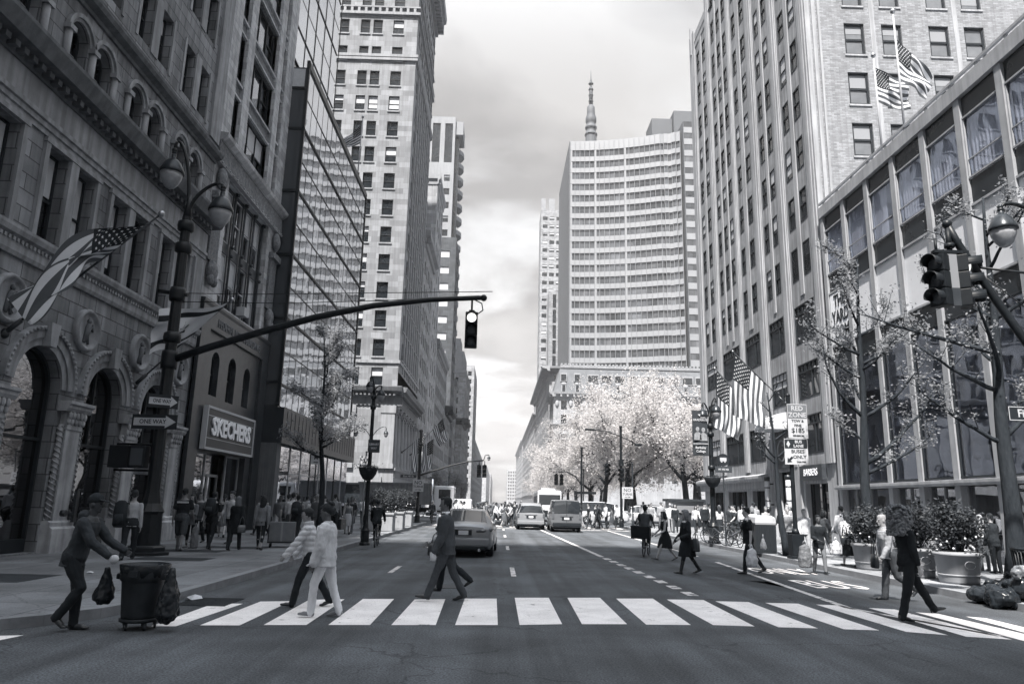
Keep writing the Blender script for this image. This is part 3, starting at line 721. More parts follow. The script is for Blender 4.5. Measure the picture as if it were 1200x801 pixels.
    m = MB(); F.box(m, 27.05, 27.98, 15.8, 25.2, .003, .12); F.box(m, 27.15, 27.98, 8, 10.7, .003, .10); m.build('quoin_strip', sm, t, True)
    # standpipe by the second pilaster and the floodlight box over the first arch
    h = MB()
    for zz in (1.1, 1.32): h.tube([F(20.95, zz, .18), F(20.95, zz, .34)], [.06, .08], 8)
    h.box(-11.72, 20.88, .9, -11.64, 21.02, 1.75); h.tube([F(20.3, 1.15, .34), F(20.3, 1.15, .46)], .09, 10)
    h.build('standpipe', BRONZE, t, True)
    m = MB(); F.box(m, 24.6, 26.4, 2.35, 2.75, -.3, -.2); m.build('door_lintel', cn, t, True)
arch_building()

# ------------------------------------------------------------------ the shoe shop building
def shop_building():
    gr = mat('polished_dark_granite', .038, .35, vary=.35, vscale=3, spec=.3, detail=8)
    gr2 = mat('granite_reveal', .028, .3, vary=.3, vscale=3)
    ls = mat('pale_terracotta', .42, .7, vary=.14, vscale=1, wear=.25, bump=.2, bscale=20, pattern=('course', .62, .31, .01, .6, .5))
    cv = mat('carved_terracotta', .17, .8, vary=.45, vscale=9, wear=.2, bump=1.0, bscale=16, detail=3)
    ir = mat('cast_iron_bay', .05, .5, vary=.3, vscale=4, bump=.3, bscale=20)
    XF, Y0, Y1 = -12.0, 28.0, 36.86
    t = empty('shoe_shop_building', (XF, Y0, 0), 0, 'pale piered building above a dark granite shoe shop front', 'building')
    F = Fac((XF, 0, 0), (0, 1, 0), (1, 0, 0))
    mb = MB()
    # shop front in granite: panel with three arched windows, a wide shop opening below
    H0 = [(29.3, 35.2, KZ, 3.45)]; AW = [(30.0, 30.85, 5.75, 7.6, 'arch'), (31.9, 32.85, 5.7, 7.7, 'arch'), (33.9, 34.75, 5.75, 7.6, 'arch')]
    wall(mb, F, Y0+.28, Y1, 0, 9.3, H0+AW, .5)
    go = mb.build('granite_front', gr, t, True)
    m = MB(); F.profile(m, Y0+.25, Y1, [(0, 9.22), (.12, 9.22), (.18, 9.32), (.18, 9.42), (0, 9.44)])
    for a, b, c, e in ((Y0+.3, Y0+1.2, KZ, 8.35), (35.9, Y1-.02, KZ, 8.35), (Y0+.3, Y1-.02, 8.35, 9.2)): F.box(m, a, b, c, e, .002, .14)
    m.build('front_frame', gr, t, True)
    m = MB(); F.box(m, Y0, Y0+.27, 0, 9.6, -.3, -.05); m.build('joint', gr2, t, True)
    txt = text_mesh('FEDERAL LOAN BUILDING', .50, .03, mat('carved_letter', .15, .7), 'inscription', t, sx=.92)
    txt.matrix_parent_inverse = t.matrix_basis.inverted(); txt.matrix_basis = Matrix.Translation((XF+.157, 32.6, 8.72)) @ Matrix(((0,0,1,0),(1,0,0,0),(0,1,0,0),(0,0,0,1)))
    u = [0]
    windows(F, AW, t, [DARKGLASS, INTER_L, FRAME_D], .3, 'arch', .8, 90, True, seed=2, used=u)
    # glazed shop front
    for a, b in ((29.3, 31.2), (33.5, 35.2)):
        g = MB(); F.box(g, a+.08, b-.08, .55, 3.38, -.32, -.30); w_ = g.build('shop_window', SHOP, t, True)
        f = MB(); F.box(f, a, b, KZ, .55, -.34, -.26); F.box(f, a, a+.08, .55, 3.45, -.34, -.26); F.box(f, b-.08, b, .55, 3.45, -.34, -.26); F.box(f, a+.08, b-.08, 3.38, 3.45, -.34, -.26)
        f.build('frame', FRAME_L, w_, True)
    for a in (31.2, 32.35):
        g = MB(); F.box(g, a+.08, a+1.07, .2, 2.55, -.62, -.60); w_ = g.build('door', SHOP, t, True)
        f = MB(); F.box(f, a, a+.08, KZ, 2.6, -.64, -.56); F.box(f, a+1.07, a+1.15, KZ, 2.6, -.64, -.56); F.box(f, a+.08, a+1.07, 2.5, 2.6, -.64, -.56); f.build('frame', FRAME_L, w_, True)
        f = MB(); f.tube([F(a+(.95 if a < 32 else .18), .9, -.56), F(a+(.95 if a < 32 else .18), 1.5, -.56)], .02, 6); f.build('handle', FRAME_L, w_, True)
    f = MB(); F.box(f, 31.2, 33.5, 2.62, 3.43, -.62, -.6); f.build('transom_light', SHOP, t, True)
    # inside the shop: back wall with pale shelves, goods
    mb = MB(); mb.box(-19, Y0+.4, 0, -18.8, Y1-.3, 9); mb.box(-19, Y0+.4, 3.5, XF-.55, Y1-.3, 3.7); mb.mi = 1; mb.box(-19, Y0+.4, .05, XF-.4, Y1-.3, .13)
    mb.mi = 2
    for z in (.9, 1.4, 1.9, 2.4): mb.box(-18.75, Y0+.6, z, -18.3, Y1-.5, z+.05); 
    r = random.Random(5)
    for z in (.95, 1.45, 1.95, 2.45):
        for k in range(24):
            if r.random() < .75: y = Y0+.7+k*.33; mb.mi = r.choice([0, 2, 2]); mb.box(-18.7, y, z, -18.4, y+.26, z+.14)
    mb.mi = 2; mb.box(-13.6, 29.6, .2, -12.9, 30.8, .8); mb.box(-13.6, 33.8, .2, -12.9, 35.0, .9)
    mb.build('interior', [INTER, FLOORM, INTER_L], t, True)
    # fascia sign
    sgn = empty('shop_sign', (XF+.3, 32.2, 4.36), 0, 'dark shop fascia sign with white block letters SKECHERS above the shoe shop entrance', 'sign')
    FSn = Fac((XF+.16, 0, 0), (0, 1, 0), (1, 0, 0))
    m = MB(); FSn.box(m, 29.4, 35.05, 3.56, 5.18, 0, .16); m.build('panel', mat('sign_panel', .035, .4), sgn, True)
    m = MB()
    for a, b, c, e in ((29.4, 35.05, 3.5, 3.6), (29.4, 35.05, 5.14, 5.24), (29.33, 29.42, 3.5, 5.24), (35.03, 35.12, 3.5, 5.24)): FSn.box(m, a, b, c, e, -.01, .2)
    m.build('border', FRAME_L, sgn, True)
    m = MB(); FSn.box(m, 29.5, 34.95, 3.95, 3.98, .16, .166); FSn.box(m, 29.5, 34.95, 4.85, 4.88, .16, .166); m.build('pinstripe', FRAME_L, sgn, True)
    tx = text_mesh('SKECHERS', .98, .06, mat('sign_white', .8, .4), 'lettering', sgn, sx=1.02, bold=.035)
    tx.matrix_parent_inverse = sgn.matrix_basis.inverted(); tx.matrix_basis = Matrix.Translation((XF+.36, 32.22, 4.42)) @ Matrix(((0,0,1,0),(1,0,0,0),(0,1,0,0),(0,0,0,1)))
    # middle storeys: carved terracotta pilasters and a cast iron bay
    W = [(30.0+1.28*k, 30.0+1.28*k+1.18, z, z+2.35) for k in range(4) for z in (9.75, 12.6)]
    mb = MB(); wall(mb, F, Y0+.02, Y1, 9.42, 15.25, [(29.75, 35.3, 9.6, 15.1)], .45); mb.build('terracotta_wall', ls, t, True)
    mb = MB(); wall(mb, Fac((XF-.30, 0, 0), (0, 1, 0), (1, 0, 0)), 29.75, 35.3, 9.6, 15.1, W, .15); mb.build('iron_bay', ir, t, True)
    windows(Fac((XF-.30, 0, 0), (0, 1, 0), (1, 0, 0)), W, t, [CLEAR, BLIND, FRAME_L], .12, 'sash', .5, 90, True, seed=8, used=u)
    m = MB()
    for k in range(5):
        y = 29.95+1.28*k-.05+.02
        m.tube([F(y, 9.6, -.2), F(y, 15.1, -.2)], .055, 8)
        for z in (12.1, 12.5, 15.0): m.ball(F(y, z, -.12), .09, 7, 5)
    m.build('bay_mullion', ir, t, True)
    m = MB()
    for a in (Y0+.15, 35.75):
        F.box(m, a, a+.95, 11.0, 13.6, .003, .12); m.ball(F(a+.47, 10.6, .15), (.2, .42, .45), 9, 7); m.ball(F(a+.3, 10.2, .2), (.15, .2, .25), 8, 6); m.ball(F(a+.65, 10.2, .2), (.15, .2, .25), 8, 6)
        m.ball(F(a+.47, 14.6, .15), (.2, .4, .5), 9, 7); F.box(m, a-.06, a+1.05, 13.6, 13.9, .003, .3)
    m.build('carved_console', cv, t, True)
    m = MB(); F.box(m, Y0+.02, Y1, 15.25, 16.1, .002, .16); m.build('carved_frieze', cv, t, True)
    m = MB(); F.profile(m, Y0, Y1+.1, [(0, 15.14), (.2, 15.14), (.24, 15.22), (.2, 15.26), (0, 15.26)]); F.profile(m, Y0, Y1+.15, [(0, 16.1), (.2, 16.1), (.42, 16.28), (.46, 16.42), (0, 16.5)])
    for k in range(20): m.ball(F(Y0+.25+k*.44, 15.2, .24), .05, 6, 4)
    m.build('cornice', ls, t, True)
    # upper storeys
    rows = [16.75+3.12*k for k in range(7)]
    bays = [(29.25, 30.2), (31.0, 34.3), (35.05, 35.65)]
    W = [(a, b, z, z+2.3, 'triple' if b-a > 2 else 'sash') for a, b in bays for z in rows]
    mb = MB(); wall(mb, F, Y0, Y1, 16.45, 39.5, [(a, b, 16.7, 38.7) for a, b in bays], .4); box_shell(mb, -34, Y0, XF, Y1, 39.5, 'E'); mb.build('pier_wall', ls, t, True)
    Fs = Fac((XF-.18, 0, 0), (0, 1, 0), (1, 0, 0)); mb = MB()
    for a, b in bays: wall(mb, Fs, a, b, 16.5, 38.7, [w[:4] for w in W if w[0] == a], .25)
    mb.build('spandrel', cv, t, True)
    m = MB()
    for a, b in bays:
        for z in rows: F.box(m, a, b, z-.14, z-.02, -.18, -.06); F.box(m, a, b, z+2.32, z+2.42, -.18, -.08)
    m.build('sill_band', ls, t, True)
    windows(Fs, W, t, [CLEAR, BLIND, FRAME_D], .22, 'sash', .25, 90, True, seed=9, used=u)
    m = MB()
    for z in rows: m.box(-18, Y0+.1, z-.45, XF-.5, Y1-.1, z-.3)
    m.box(-18.2, Y0+.1, 9.5, -18, Y1-.1, 39); m.build('interior', INTER, t, True)
    # small window air conditioner on the iron bay
    m = MB(); F.box(m, 32.7, 33.25, 9.8, 10.2, -.3, .15); ac = m.build('air_conditioner', FRAME_L, None); tag(ac, 'small white air conditioner sticking out of the iron bay above the shoe shop', 'air conditioner')
shop_building()

# ------------------------------------------------------------------ the glass corner building
def glass_building():
    bk = mat('black_metal_panel', .028, .35, vary=.15, vscale=1)
    mir = mat('mirror_curtain_glass', .50, .03, metal=.92, spec=.5)
    dk = mat('dark_side_glass', .05, .06, spec=.7)
    bl = mat('black_mullion', .015, .4)
    st = mat('ribbed_stone', .12, .8, vary=.15, vscale=2, wear=.2)
    XF, Y0, Y1, H = -11.2, 36.9, 55.0, 25.6
    t = empty('glass_corner_building', (XF, Y0, 0), 0, 'mirror glass corner building with a slanting roof line beside the shoe shop', 'building')
    F = Fac((XF, 0, 0), (0, 1, 0), (1, 0, 0)); FS = Fac((0, Y0, 0), (1, 0, 0), (0, -1, 0)); r = random.Random(2)
    # street face: pane by pane, each a hair out of true
    def panes(F, u0, u1, v0, v1, nu, rows, m, amp, name, dd=0.0):
        mb = MB()
        for i in range(nu):
            a, b = u0+(u1-u0)*i/nu+.012, u0+(u1-u0)*(i+1)/nu-.012
            for j in range(len(rows)-1):
                c, e = rows[j]+.012, rows[j+1]-.012
                q = [r.uniform(-amp, amp) for _ in range(4)]
                mid = sum(q)/4
                mb.face([F(a, c, dd+q[0]), F(b, c, dd+q[1]), F(b, e, dd+q[0]+(q[1]-q[0])*.0+q[2]), F(a, e, dd+q[2])])
        return mb.build(name, m, t, True, fix=False)
    rows = [6.2, 7.3, 9.0, 10.75, 12.45, 14.2, 16.0, 17.8, 19.6, 21.45, 23.3, 25.2]
    panes(F, Y0+.05, Y1, 6.2, 25.2, 15, rows, mir, .004, 'curtain_wall', .02)
    mb = MB(); mb.box(-26, Y0+.06, 4.4, XF-.02, Y1, H-.5); mb.mi = 0; mb.build('core', dk, t, True)
    m = MB()
    for z in (7.3, 10.75, 14.2, 17.8, 21.45, 25.2): F.box(m, Y0-.05, Y1+.05, z-.05, z+.05, 0, .10)
    for z in (9.0, 12.45, 16, 19.6, 23.3): F.box(m, Y0, Y1, z-.02, z+.02, 0, .05)
    F.box(m, Y0-.08, Y0+.08, 6.2, H, -.08, .08); F.box(m, Y1-.08, Y1+.08, 6.2, H, -.08, .08)
    F.box(m, Y0-.05, Y1+.05, 25.22, H, -.1, .08)
    for k in range(1, 15): F.box(m, Y0+k*18.1/15-.007, Y0+k*18.1/15+.007, 6.2, 25.2, 0, .035)
    m.build('mullion', bl, t, True)
    # the slim end wall that faces down the pavement
    panes(FS, -12.35, XF-.06, 6.2, 25.2, 1, [6.2, 10.75, 14.2, 17.8, 21.45, 23.9, 25.2], dk, .003, 'side_glass', .02)
    m = MB()
    for z in (7.4, 10.75, 14.2, 17.8, 21.45, 23.9): FS.box(m, -12.4, XF-.081, z-.07, z+.07, .02, .09)
    m.build('side_mullion', bl, t, True)
    mb = MB(); FS.box(mb, -12.3, XF-.15, 24.0, 25.1, .022, .03); mb.build('pale_panel', BLIND, t, True)
    # dark canopy band and tall ground floor glazing
    m = MB(); m.box(-13, Y0-.02, 4.35, XF+.35, Y1+.6, 4.55); m.box(XF+.2, Y0-.02, 4.55, XF+.35, Y1+.6, 6.1); m.box(-13, Y0-.02, 4.55, XF+.2, Y0+.1, 6.1); m.box(-20, Y1+.45, 4.55, XF+.2, Y1+.6, 6.1); m.box(-13, Y0+.1, 6.0, XF+.34, Y1+.5, 6.15)
    for k in range(24): m.box(XF+.35, Y0+.6+k*.76, 4.7, XF+.37, Y0+.66+k*.76, 6.0)
    m.build('canopy_band', bk, t, True)
    m = MB(); FS.box(m, -12.3, -11.05, KZ, 4.35, -.7, 0)
    for k in range(10): FS.box(m, -12.28+k*.122, -12.22+k*.122, KZ, 4.35, 0, .025)
    m.build('stone_pier', st, t, True)
    for k in range(8):
        a = Y0+.85+k*2.2; g = MB(); F.box(g, a+.03, min(a+2.2, Y1+.2)-.03, .5, 4.32, -.06, -.04); w_ = g.build('shop_window', SHOP, t, True)
        f = MB(); F.box(f, a-.03, a+.03, KZ, 4.35, -.09, 0); F.box(f, a+.03, min(a+2.2, Y1+.2)-.03, KZ, .5, -.09, 0); F.box(f, a+.03, min(a+2.2, Y1+.2)-.03, 2.9, 2.95, -.07, -.02); f.build('frame', FRAME_L if k % 3 else FRAME_D, w_, True)
    # shop interior with mannequins' plinths, racks and pale walls
    mb = MB(); mb.mi = 1; mb.box(-20, Y0+.1, 0, -19.8, Y1, 4.3); mb.box(-20, Y1-.1, 0, XF-.2, Y1, 4.3); mb.mi = 0; mb.box(-20, Y0+.3, .04, XF-.1, Y1, .14)
    rr = random.Random(9)
    for k in range(26):
        x, y = rr.uniform(-18, -12), rr.uniform(Y0+1, Y1-1); h = rr.uniform(.7, 2.2); mb.mi = rr.choice([0, 1, 1, 2]); mb.box(x, y, .14, x+rr.uniform(.3, 1.1), y+rr.uniform(.3, 1), h)
    mb.mi = 1
    for k in range(6): mb.box(-18.5, Y0+1.5+k*2.8, 3.9, -12.4, Y0+1.7+k*2.8, 3.98)
    mb.build('interior', [INTER, INTER_L, FRAME_D], t, True)
    # taller block set back
    m = MB(); F2 = Fac((-12.25, 0, 0), (0, 1, 0), (1, 0, 0))
    m.box(-26, Y0+.4, H-.4, -12.3, 46.5, 52); m.build('setback_core', dk, t, True)
    rows2 = [26.2+2.05*k for k in range(13)]
    panes(F2, Y0+.4, 46.5, 26, 52, 5, rows2, mat('pale_curtain_glass', .62, .05, metal=.85), .004, 'setback_curtain_wall', .02)
    m = MB()
    for k in range(13): F2.box(m, Y0+.4, 46.5, 26.15+2.05*k, 26.23+2.05*k, .0, .07 if k % 2 else .03)
    for k in range(6): F2.box(m, Y0+.36+k*1.93, Y0+.42+k*1.93, 26, 52, 0, .05)
    m.build('setback_mullion', bl, t, True)
glass_building()

# ------------------------------------------------------------------ the pale office tower beyond the cross street
def pale_tower():
    ls = mat('pale_limestone', .22, .75, vary=.12, vscale=.6, wear=.18, bump=.15, bscale=10, pattern=('course', 1.3, .65, .012, .72, .5), detail=6)
    tr = mat('pale_limestone_trim', .25, .75, vary=.12, vscale=1, wear=.2)
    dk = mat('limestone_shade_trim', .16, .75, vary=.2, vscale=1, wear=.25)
    X, Y0, Y1, H = -11.1, 78.0, 97.5, 74
    t = empty('pale_office_tower', (X, Y0, 0), 0, 'pale stone office tower with columned base on the far left corner', 'building')
    FS = Fac((0, Y0, 0), (1, 0, 0), (0, -1, 0)); FE = Fac((X, 0, 0), (0, 1, 0), (1, 0, 0))
    cols = [(-34.9, -33.8), (-33.4, -32.3), (-30.4, -29.3), (-28.9, -27.8), (-26.1, -25.0), (-24.6, -23.5), (-21.9, -20.8), (-20.4, -19.3), (-17.9, -16.8), (-16.4, -15.3), (-14.0, -12.75)]
    sills = [13.7]+[16.85+3.25*k for k in range(12)]+[56.2, 59.8, 63.3, 66.6]
    W = [(a, b, z, z+1.9) for z in sills for a, b in cols]
    ecols = [Y0+1.6+2.05*k for k in range(9)]
    WE = [(a, a+1.2, z, z+1.9) for z in sills[1:] for a in ecols]
    mb = MB(); wall(mb, FS, -36, X, 5.2, H, W, .3); wall(mb, FE, Y0, Y1, 15.2, H, WE, .3); box_shell(mb, -36, Y0, X, Y1, H, 'ES')
    mb.build('wall', ls, t, True)
    u = [0]; gl = [DARKGLASS, BLIND, FRAME_D]
    windows(FS, W, t, gl, .25, 'sash', .28, 98, True, seed=4, used=u); windows(FE, WE, t, gl, .25, 'sash', .3, 98, False, seed=5, used=u)
    m = MB()
    for z in sills:
        for a, b in cols: FS.box(m, a-.1, b+.1, z-.16, z, .002, .12)
        if z > 16: 
            for a in ecols: FE.box(m, a-.08, a+1.28, z-.16, z, .002, .12)
    for a in ecols[:-1]: FE.box(m, a+1.38, a+1.86, 15.5, 53, .002, .14)
    m.build('sill', tr, t, True)
    m = MB()
    for v, d in ((16.1, .18), (52.6, .25), (53.0, .3), (58.7, .3), (61.9, .2), (69.5, .4)):
        FS.box(m, -36, X+d, v, v+.35, .002, d); FE.box(m, Y0, Y1, v, v+.35, .002, d)
    for k in range(30): FS.box(m, -36+k*.84, -36+k*.84+.3, 58.95, 59.6, .05, .28)
    FS.box(m, -36, X+.3, 59.62, 59.8, .002, .3); FE.box(m, Y0, Y1, 59.62, 59.8, .002, .3)
    m.build('string_course', tr, t, True)
    # top cornice on brackets
    m = MB()
    for F, a, b in ((FE, Y0-1.4, Y1), (FS, -36, X)): F.profile(m, a, b, [(0, 70.5), (.5, 70.6), (.9, 71.5), (1.5, 71.7), (1.6, 72.5), (0, 72.6)])
    for k in range(24): FE.box(m, Y0+.2+k*.82, Y0+.55+k*.82, 69.9, 71.4, .1, 1.2)
    m.build('cornice', tr, t, True)
    # base: entablature, giant columns, rusticated plinth
    m = MB()
    for F, a, b in ((FS, -36, X+.62), (FE, Y0, Y1)):
        F.profile(m, a, b, [(0, 11.5), (.12, 11.5), (.16, 12.4), (.3, 12.5), (.34, 12.8), (.95, 13.0), (1.1, 13.4), (1.1, 13.5), (0, 13.62)])
    for k in range(44): FE.box(m, Y0+.1+k*.44, Y0+.32+k*.44, 12.52, 12.78, .342, .75)
    for k in range(56): FS.box(m, X-.3-k*.44, X-.08-k*.44, 12.52, 12.78, .342, .75)
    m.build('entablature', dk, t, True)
    mb = MB(); Fr = Fac((X-.9, 0, 0), (0, 1, 0), (1, 0, 0)); eh = [(Y0+2.3+3.0*k, Y0+3.9+3.0*k, 5.6, 10.2) for k in range(6)]
    wall(mb, Fr, Y0, Y1, 5, 11.5, eh, .3); mb.build('loggia_wall', ls, t, True)
    windows(Fr, eh, t, gl, .25, 'transom', 0, 104, False, used=[0])
    for k in range(7):
        y = Y0+1.6+3.0*k
        c = MB(); c.lathe([(.62, 4.9), (.62, 5.1), (.55, 5.2), (.5, 5.35), (.5, 6.5), (.47, 9), (.42, 10.5), (.45, 10.55), (.43, 10.62), (.5, 10.9), (.62, 11.25), (.68, 11.32), (.68, 11.5)], 16, (X-.45, y, 0))
        for q in range(8):
            an = 2*PI*q/8
            for zz, rr in ((10.75, .5), (11.05, .57)): c.ball((X-.45+rr*math.cos(an+zz), y+rr*math.sin(an+zz), zz), (.1, .1, .16), 6, 4)
        c.build('column', tr, t, True)
    m = MB()
    for a, b in ((-12.6, -11.15), (-16.4, -15.4), (-19.4, -18.4)):
        FS.box(m, a, b, 5.2, 10.7, .003, .22); FS.box(m, a-.1, b+.1, 10.7, 11.5, .003, .3); FS.box(m, a-.1, b+.1, 4.9, 5.4, .003, .3)
    m.build('pilaster', tr, t, True)
    mb = MB(); pl = [(-13.4, -12.0, KZ, 3.0), (-16.6, -13.8, KZ, 3.2), (-20, -17.3, KZ, 3.2)]
    wall(mb, FS, -36, X+.1, 0, 5.2, pl, .4); FE2 = Fac((X+.1, 0, 0), (0, 1, 0), (1, 0, 0)); eh = [(Y0+1.5+3.3*k, Y0+3.7+3.3*k, .6, 3.3) for k in range(6)]
    wall(mb, FE2, Y0, Y1, 0, 4.9, eh, .4); mb.face([(X-1, Y0, 4.9), (X+.1, Y0, 4.9), (X+.1, Y1, 4.9), (X-1, Y1, 4.9)]); mb.build('plinth', tr, t, True)
    windows(FS, pl, t, gl, .3, 'triple', 0, 104, False, used=[0]); windows(FE2, eh, t, gl, .3, 'transom', 0, 104, False, used=[0])
    m = MB(); FS.box(m, -22, -12.2, 3.35, 4.0, .003, .35); m.build('shop_fascia', tr, t, True)
    m = MB(); FE2.profile(m, Y0, Y1, [(0, 4.7), (.15, 4.7), (.2, 4.95), (0, 5)]); 
    for k in range(38): FE2.box(m, Y0+.2+k*.5, Y0+.4+k*.5, 4.0, 4.6, .003, .12)
    m.build('balustrade', tr, t, True)
pale_tower()
# ------------------------------------------------------------------ the low glass office (right, nearest)
def glass_office():
    cn = mat('pale_concrete_pier', .30, .7, vary=.14, vscale=1.2, wear=.2, bump=.12, bscale=30)
    sp = mat('dark_spandrel_glass', .022, .2, spec=.22, vary=.3, vscale=.5)
    wh = mat('white_backed_glass', .60, .16, spec=.5, vary=.12, vscale=.35, coat=.3)
    tall = glass_mat('tall_office_glass', .96, .6); offg = glass_mat('office_glass', .92, .25)
    cur = mat('curtain_cloth', .78, .9, warm=.06, vary=.18, trans=.3, vscale=3, stretch=(1, 14, .15))
    XF, Y0, Y1 = 16.0, 12.6, 34.5
    t = empty('glass_office_building', (XF, Y0, 0), 0, 'low glass office building with slim pale piers, rooftop flagpoles and a white sign', 'building')
    F = Fac((XF, 0, 0), (0, 1, 0), (-1, 0, 0))
    piers = [34.25-2.2*k for k in range(10)]
    m = MB()
    for i, y in enumerate(piers):
        w_ = .2 if i not in (1,) else .2
        F.box(m, y-.16, y+.16, KZ, 16.15, -.15, .11)
    m.build('pier', cn, t, True)
    m = MB(); F.box(m, Y0, Y1, 16.0, 16.55, -.3, .16); F.box(m, Y0, Y1, 16.75, 16.85, .0, .1)
    for k in range(15): F.box(m, Y0+.4+k*1.5, Y0+.5+k*1.5, 16.55, 16.75, 0, .08)
    F.profile(m, Y0, Y1, [(-.1, 2.62), (.26, 2.62), (.3, 2.70), (.3, 2.80), (-.1, 2.84)]); m.build('fascia', cn, t, True)
    rails = MB()
    rr = random.Random(6)
    for i in range(len(piers)-1):
        a, b = piers[i+1]+.16, piers[i]-.16
        g = MB(); F.box(g, a, b, 15.25, 15.98, -.02, .0); F.box(g, a, b, 12.0, 12.9, -.02, 0); F.box(g, a, b, 8.45, 9.3, -.02, 0); g.build('spandrel_panel', sp, t, True)
        if i == 0: pass
        g = MB(); F.box(g, a, b, 9.38, 11.92, -.02, .0); g.build('white_glass_panel', wh, t, True)
        for c, e in ((12.98, 15.17), (2.92, 8.38)):
            g = MB()
            F.box(g, a, b, c, e, -.03, -.015); w_ = g.build('window', offg if c > 5 else tall, t, True)
            f = MB()
            for z in (c-.05, e): F.box(f, a, b, z, z+.06, -.01, .06)
            F.box(f, a, a+.05, c, e, -.01, .05); F.box(f, b-.05, b, c, e, -.01, .05)
            if c > 5: F.box(f, a+.05, b-.05, c+.62, c+.66, -.01, .03)
            f.build('frame', cn if c > 5 else FRAME_D, w_, True)
        for z in (9.3, 11.92): F.box(rails, a, b, z, z+.08, -.01, .08)
        # shop front below: door or display window
        g = MB(); F.box(g, a+.04, b-.04, .35, 2.58, -.16, -.14); w_ = g.build('shop_window', SHOP, t, True)
        f = MB()
        for u0, u1 in ((a, a+.06), (b-.06, b), ((a+b)/2-.03, (a+b)/2+.03)) if i % 3 != 1 else ((a, a+.06), (b-.06, b)): F.box(f, u0, u1, KZ, 2.6, -.18, -.08)
        F.box(f, a, b, KZ, .35, -.175, -.09); f.build('frame', cn, w_, True)
    rails.build('rail', cn, t, True)
    # the rest of the block, floors, ceilings with lamps, curtains
    mb = MB(); box_shell(mb, XF, Y0, 44, Y1, 16.3, 'WS'); mb.build('rear_wall', cn, t, True)
    FS = Fac((0, Y0, 0), (1, 0, 0), (0, -1, 0)); mb = MB(); h = [(17+3.2*k, 19.6+3.2*k, z, z+e) for k in range(8) for z, e in ((.3, 2.4), (3, 5.3), (9.4, 2.5), (13, 2.1))]
    wall(mb, FS, XF, 44, 0, 16.3, h, .2); mb.build('side_wall', cn, t, True); windows(FS, h, t, [DARKGLASS, BLIND, FRAME_D], .15, 'sash', 0, 90, False, used=[0])
    mb = MB()
    for z in (2.68, 8.5, 12.1, 15.35): mb.mi = 1; mb.box(XF+.06, Y0+.2, z, 26, Y1-.1, z+.25)
    mb.mi = 0; mb.box(26, Y0+.2, 0, 26.2, Y1-.1, 16); mb.box(19.5, Y0+.2, 0, 19.6, Y1-.1, 2.6); mb.mi = 2; mb.box(XF+.05, Y0+.2, .04, 26, Y1-.1, .13)
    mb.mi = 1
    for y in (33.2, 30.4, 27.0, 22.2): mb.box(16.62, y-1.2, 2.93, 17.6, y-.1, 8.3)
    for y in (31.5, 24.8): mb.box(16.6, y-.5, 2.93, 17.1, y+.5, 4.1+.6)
    mb.box(16.5, Y0+.2, 2.95, 16.55, Y1-.1, 7.4)  # pale sheet added close behind the tall panes, standing in for their reflections
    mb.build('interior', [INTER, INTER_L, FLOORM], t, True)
    c = MB()
    for i, (a, b) in enumerate([(piers[k+1]+.25, piers[k]-.25) for k in range(len(piers)-1)]):
        ww = (b-a)*rr.choice([.98, .98, .98, .6, .98]); u0 = a if i % 2 else b-ww; n = 30
        b0 = c.av([F(u0+ww*k/n, z, -.12-.03*math.sin(k*1.9)) for z in (12.95, 15.2) for k in range(n+1)])
        for k in range(n): c.af((b0+k, b0+k+1, b0+n+2+k, b0+n+1+k), True)
    c.build('curtain', cur, t, True)
    m = MB()
    for y in (14.5, 17.2, 20.4, 23.6, 26.8, 30): m.box(17.4, y, 12.02, 24, y+.1, 12.08)
    m.build('ceiling_strip', INTER_L, t, True)
    # the white sign
    s = empty('office_sign', (XF-.1, 33.1, 10.6), 0, 'white sign panel with dark letters THE YARD .COM behind the young street tree', 'sign')
    m = MB(); F.box(m, 32.1, 34.02, 9.42, 11.88, .01, .06); m.build('panel', mat('sign_white', .8, .4), s, True)
    for txt, z in (('THE', 11.42), ('YARD', 10.65), ('.COM', 9.88)):
        o = text_mesh(txt, .86, .02, mat('sign_black', .02, .5), 'lettering', s, sx=.74, bold=.012)
        o.matrix_parent_inverse = s.matrix_basis.inverted(); o.matrix_basis = Matrix.Translation((XF-.075, 33.06, z)) @ Matrix(((0,0,-1,0),(-1,0,0,0),(0,1,0,0),(0,0,0,1)))
glass_office()

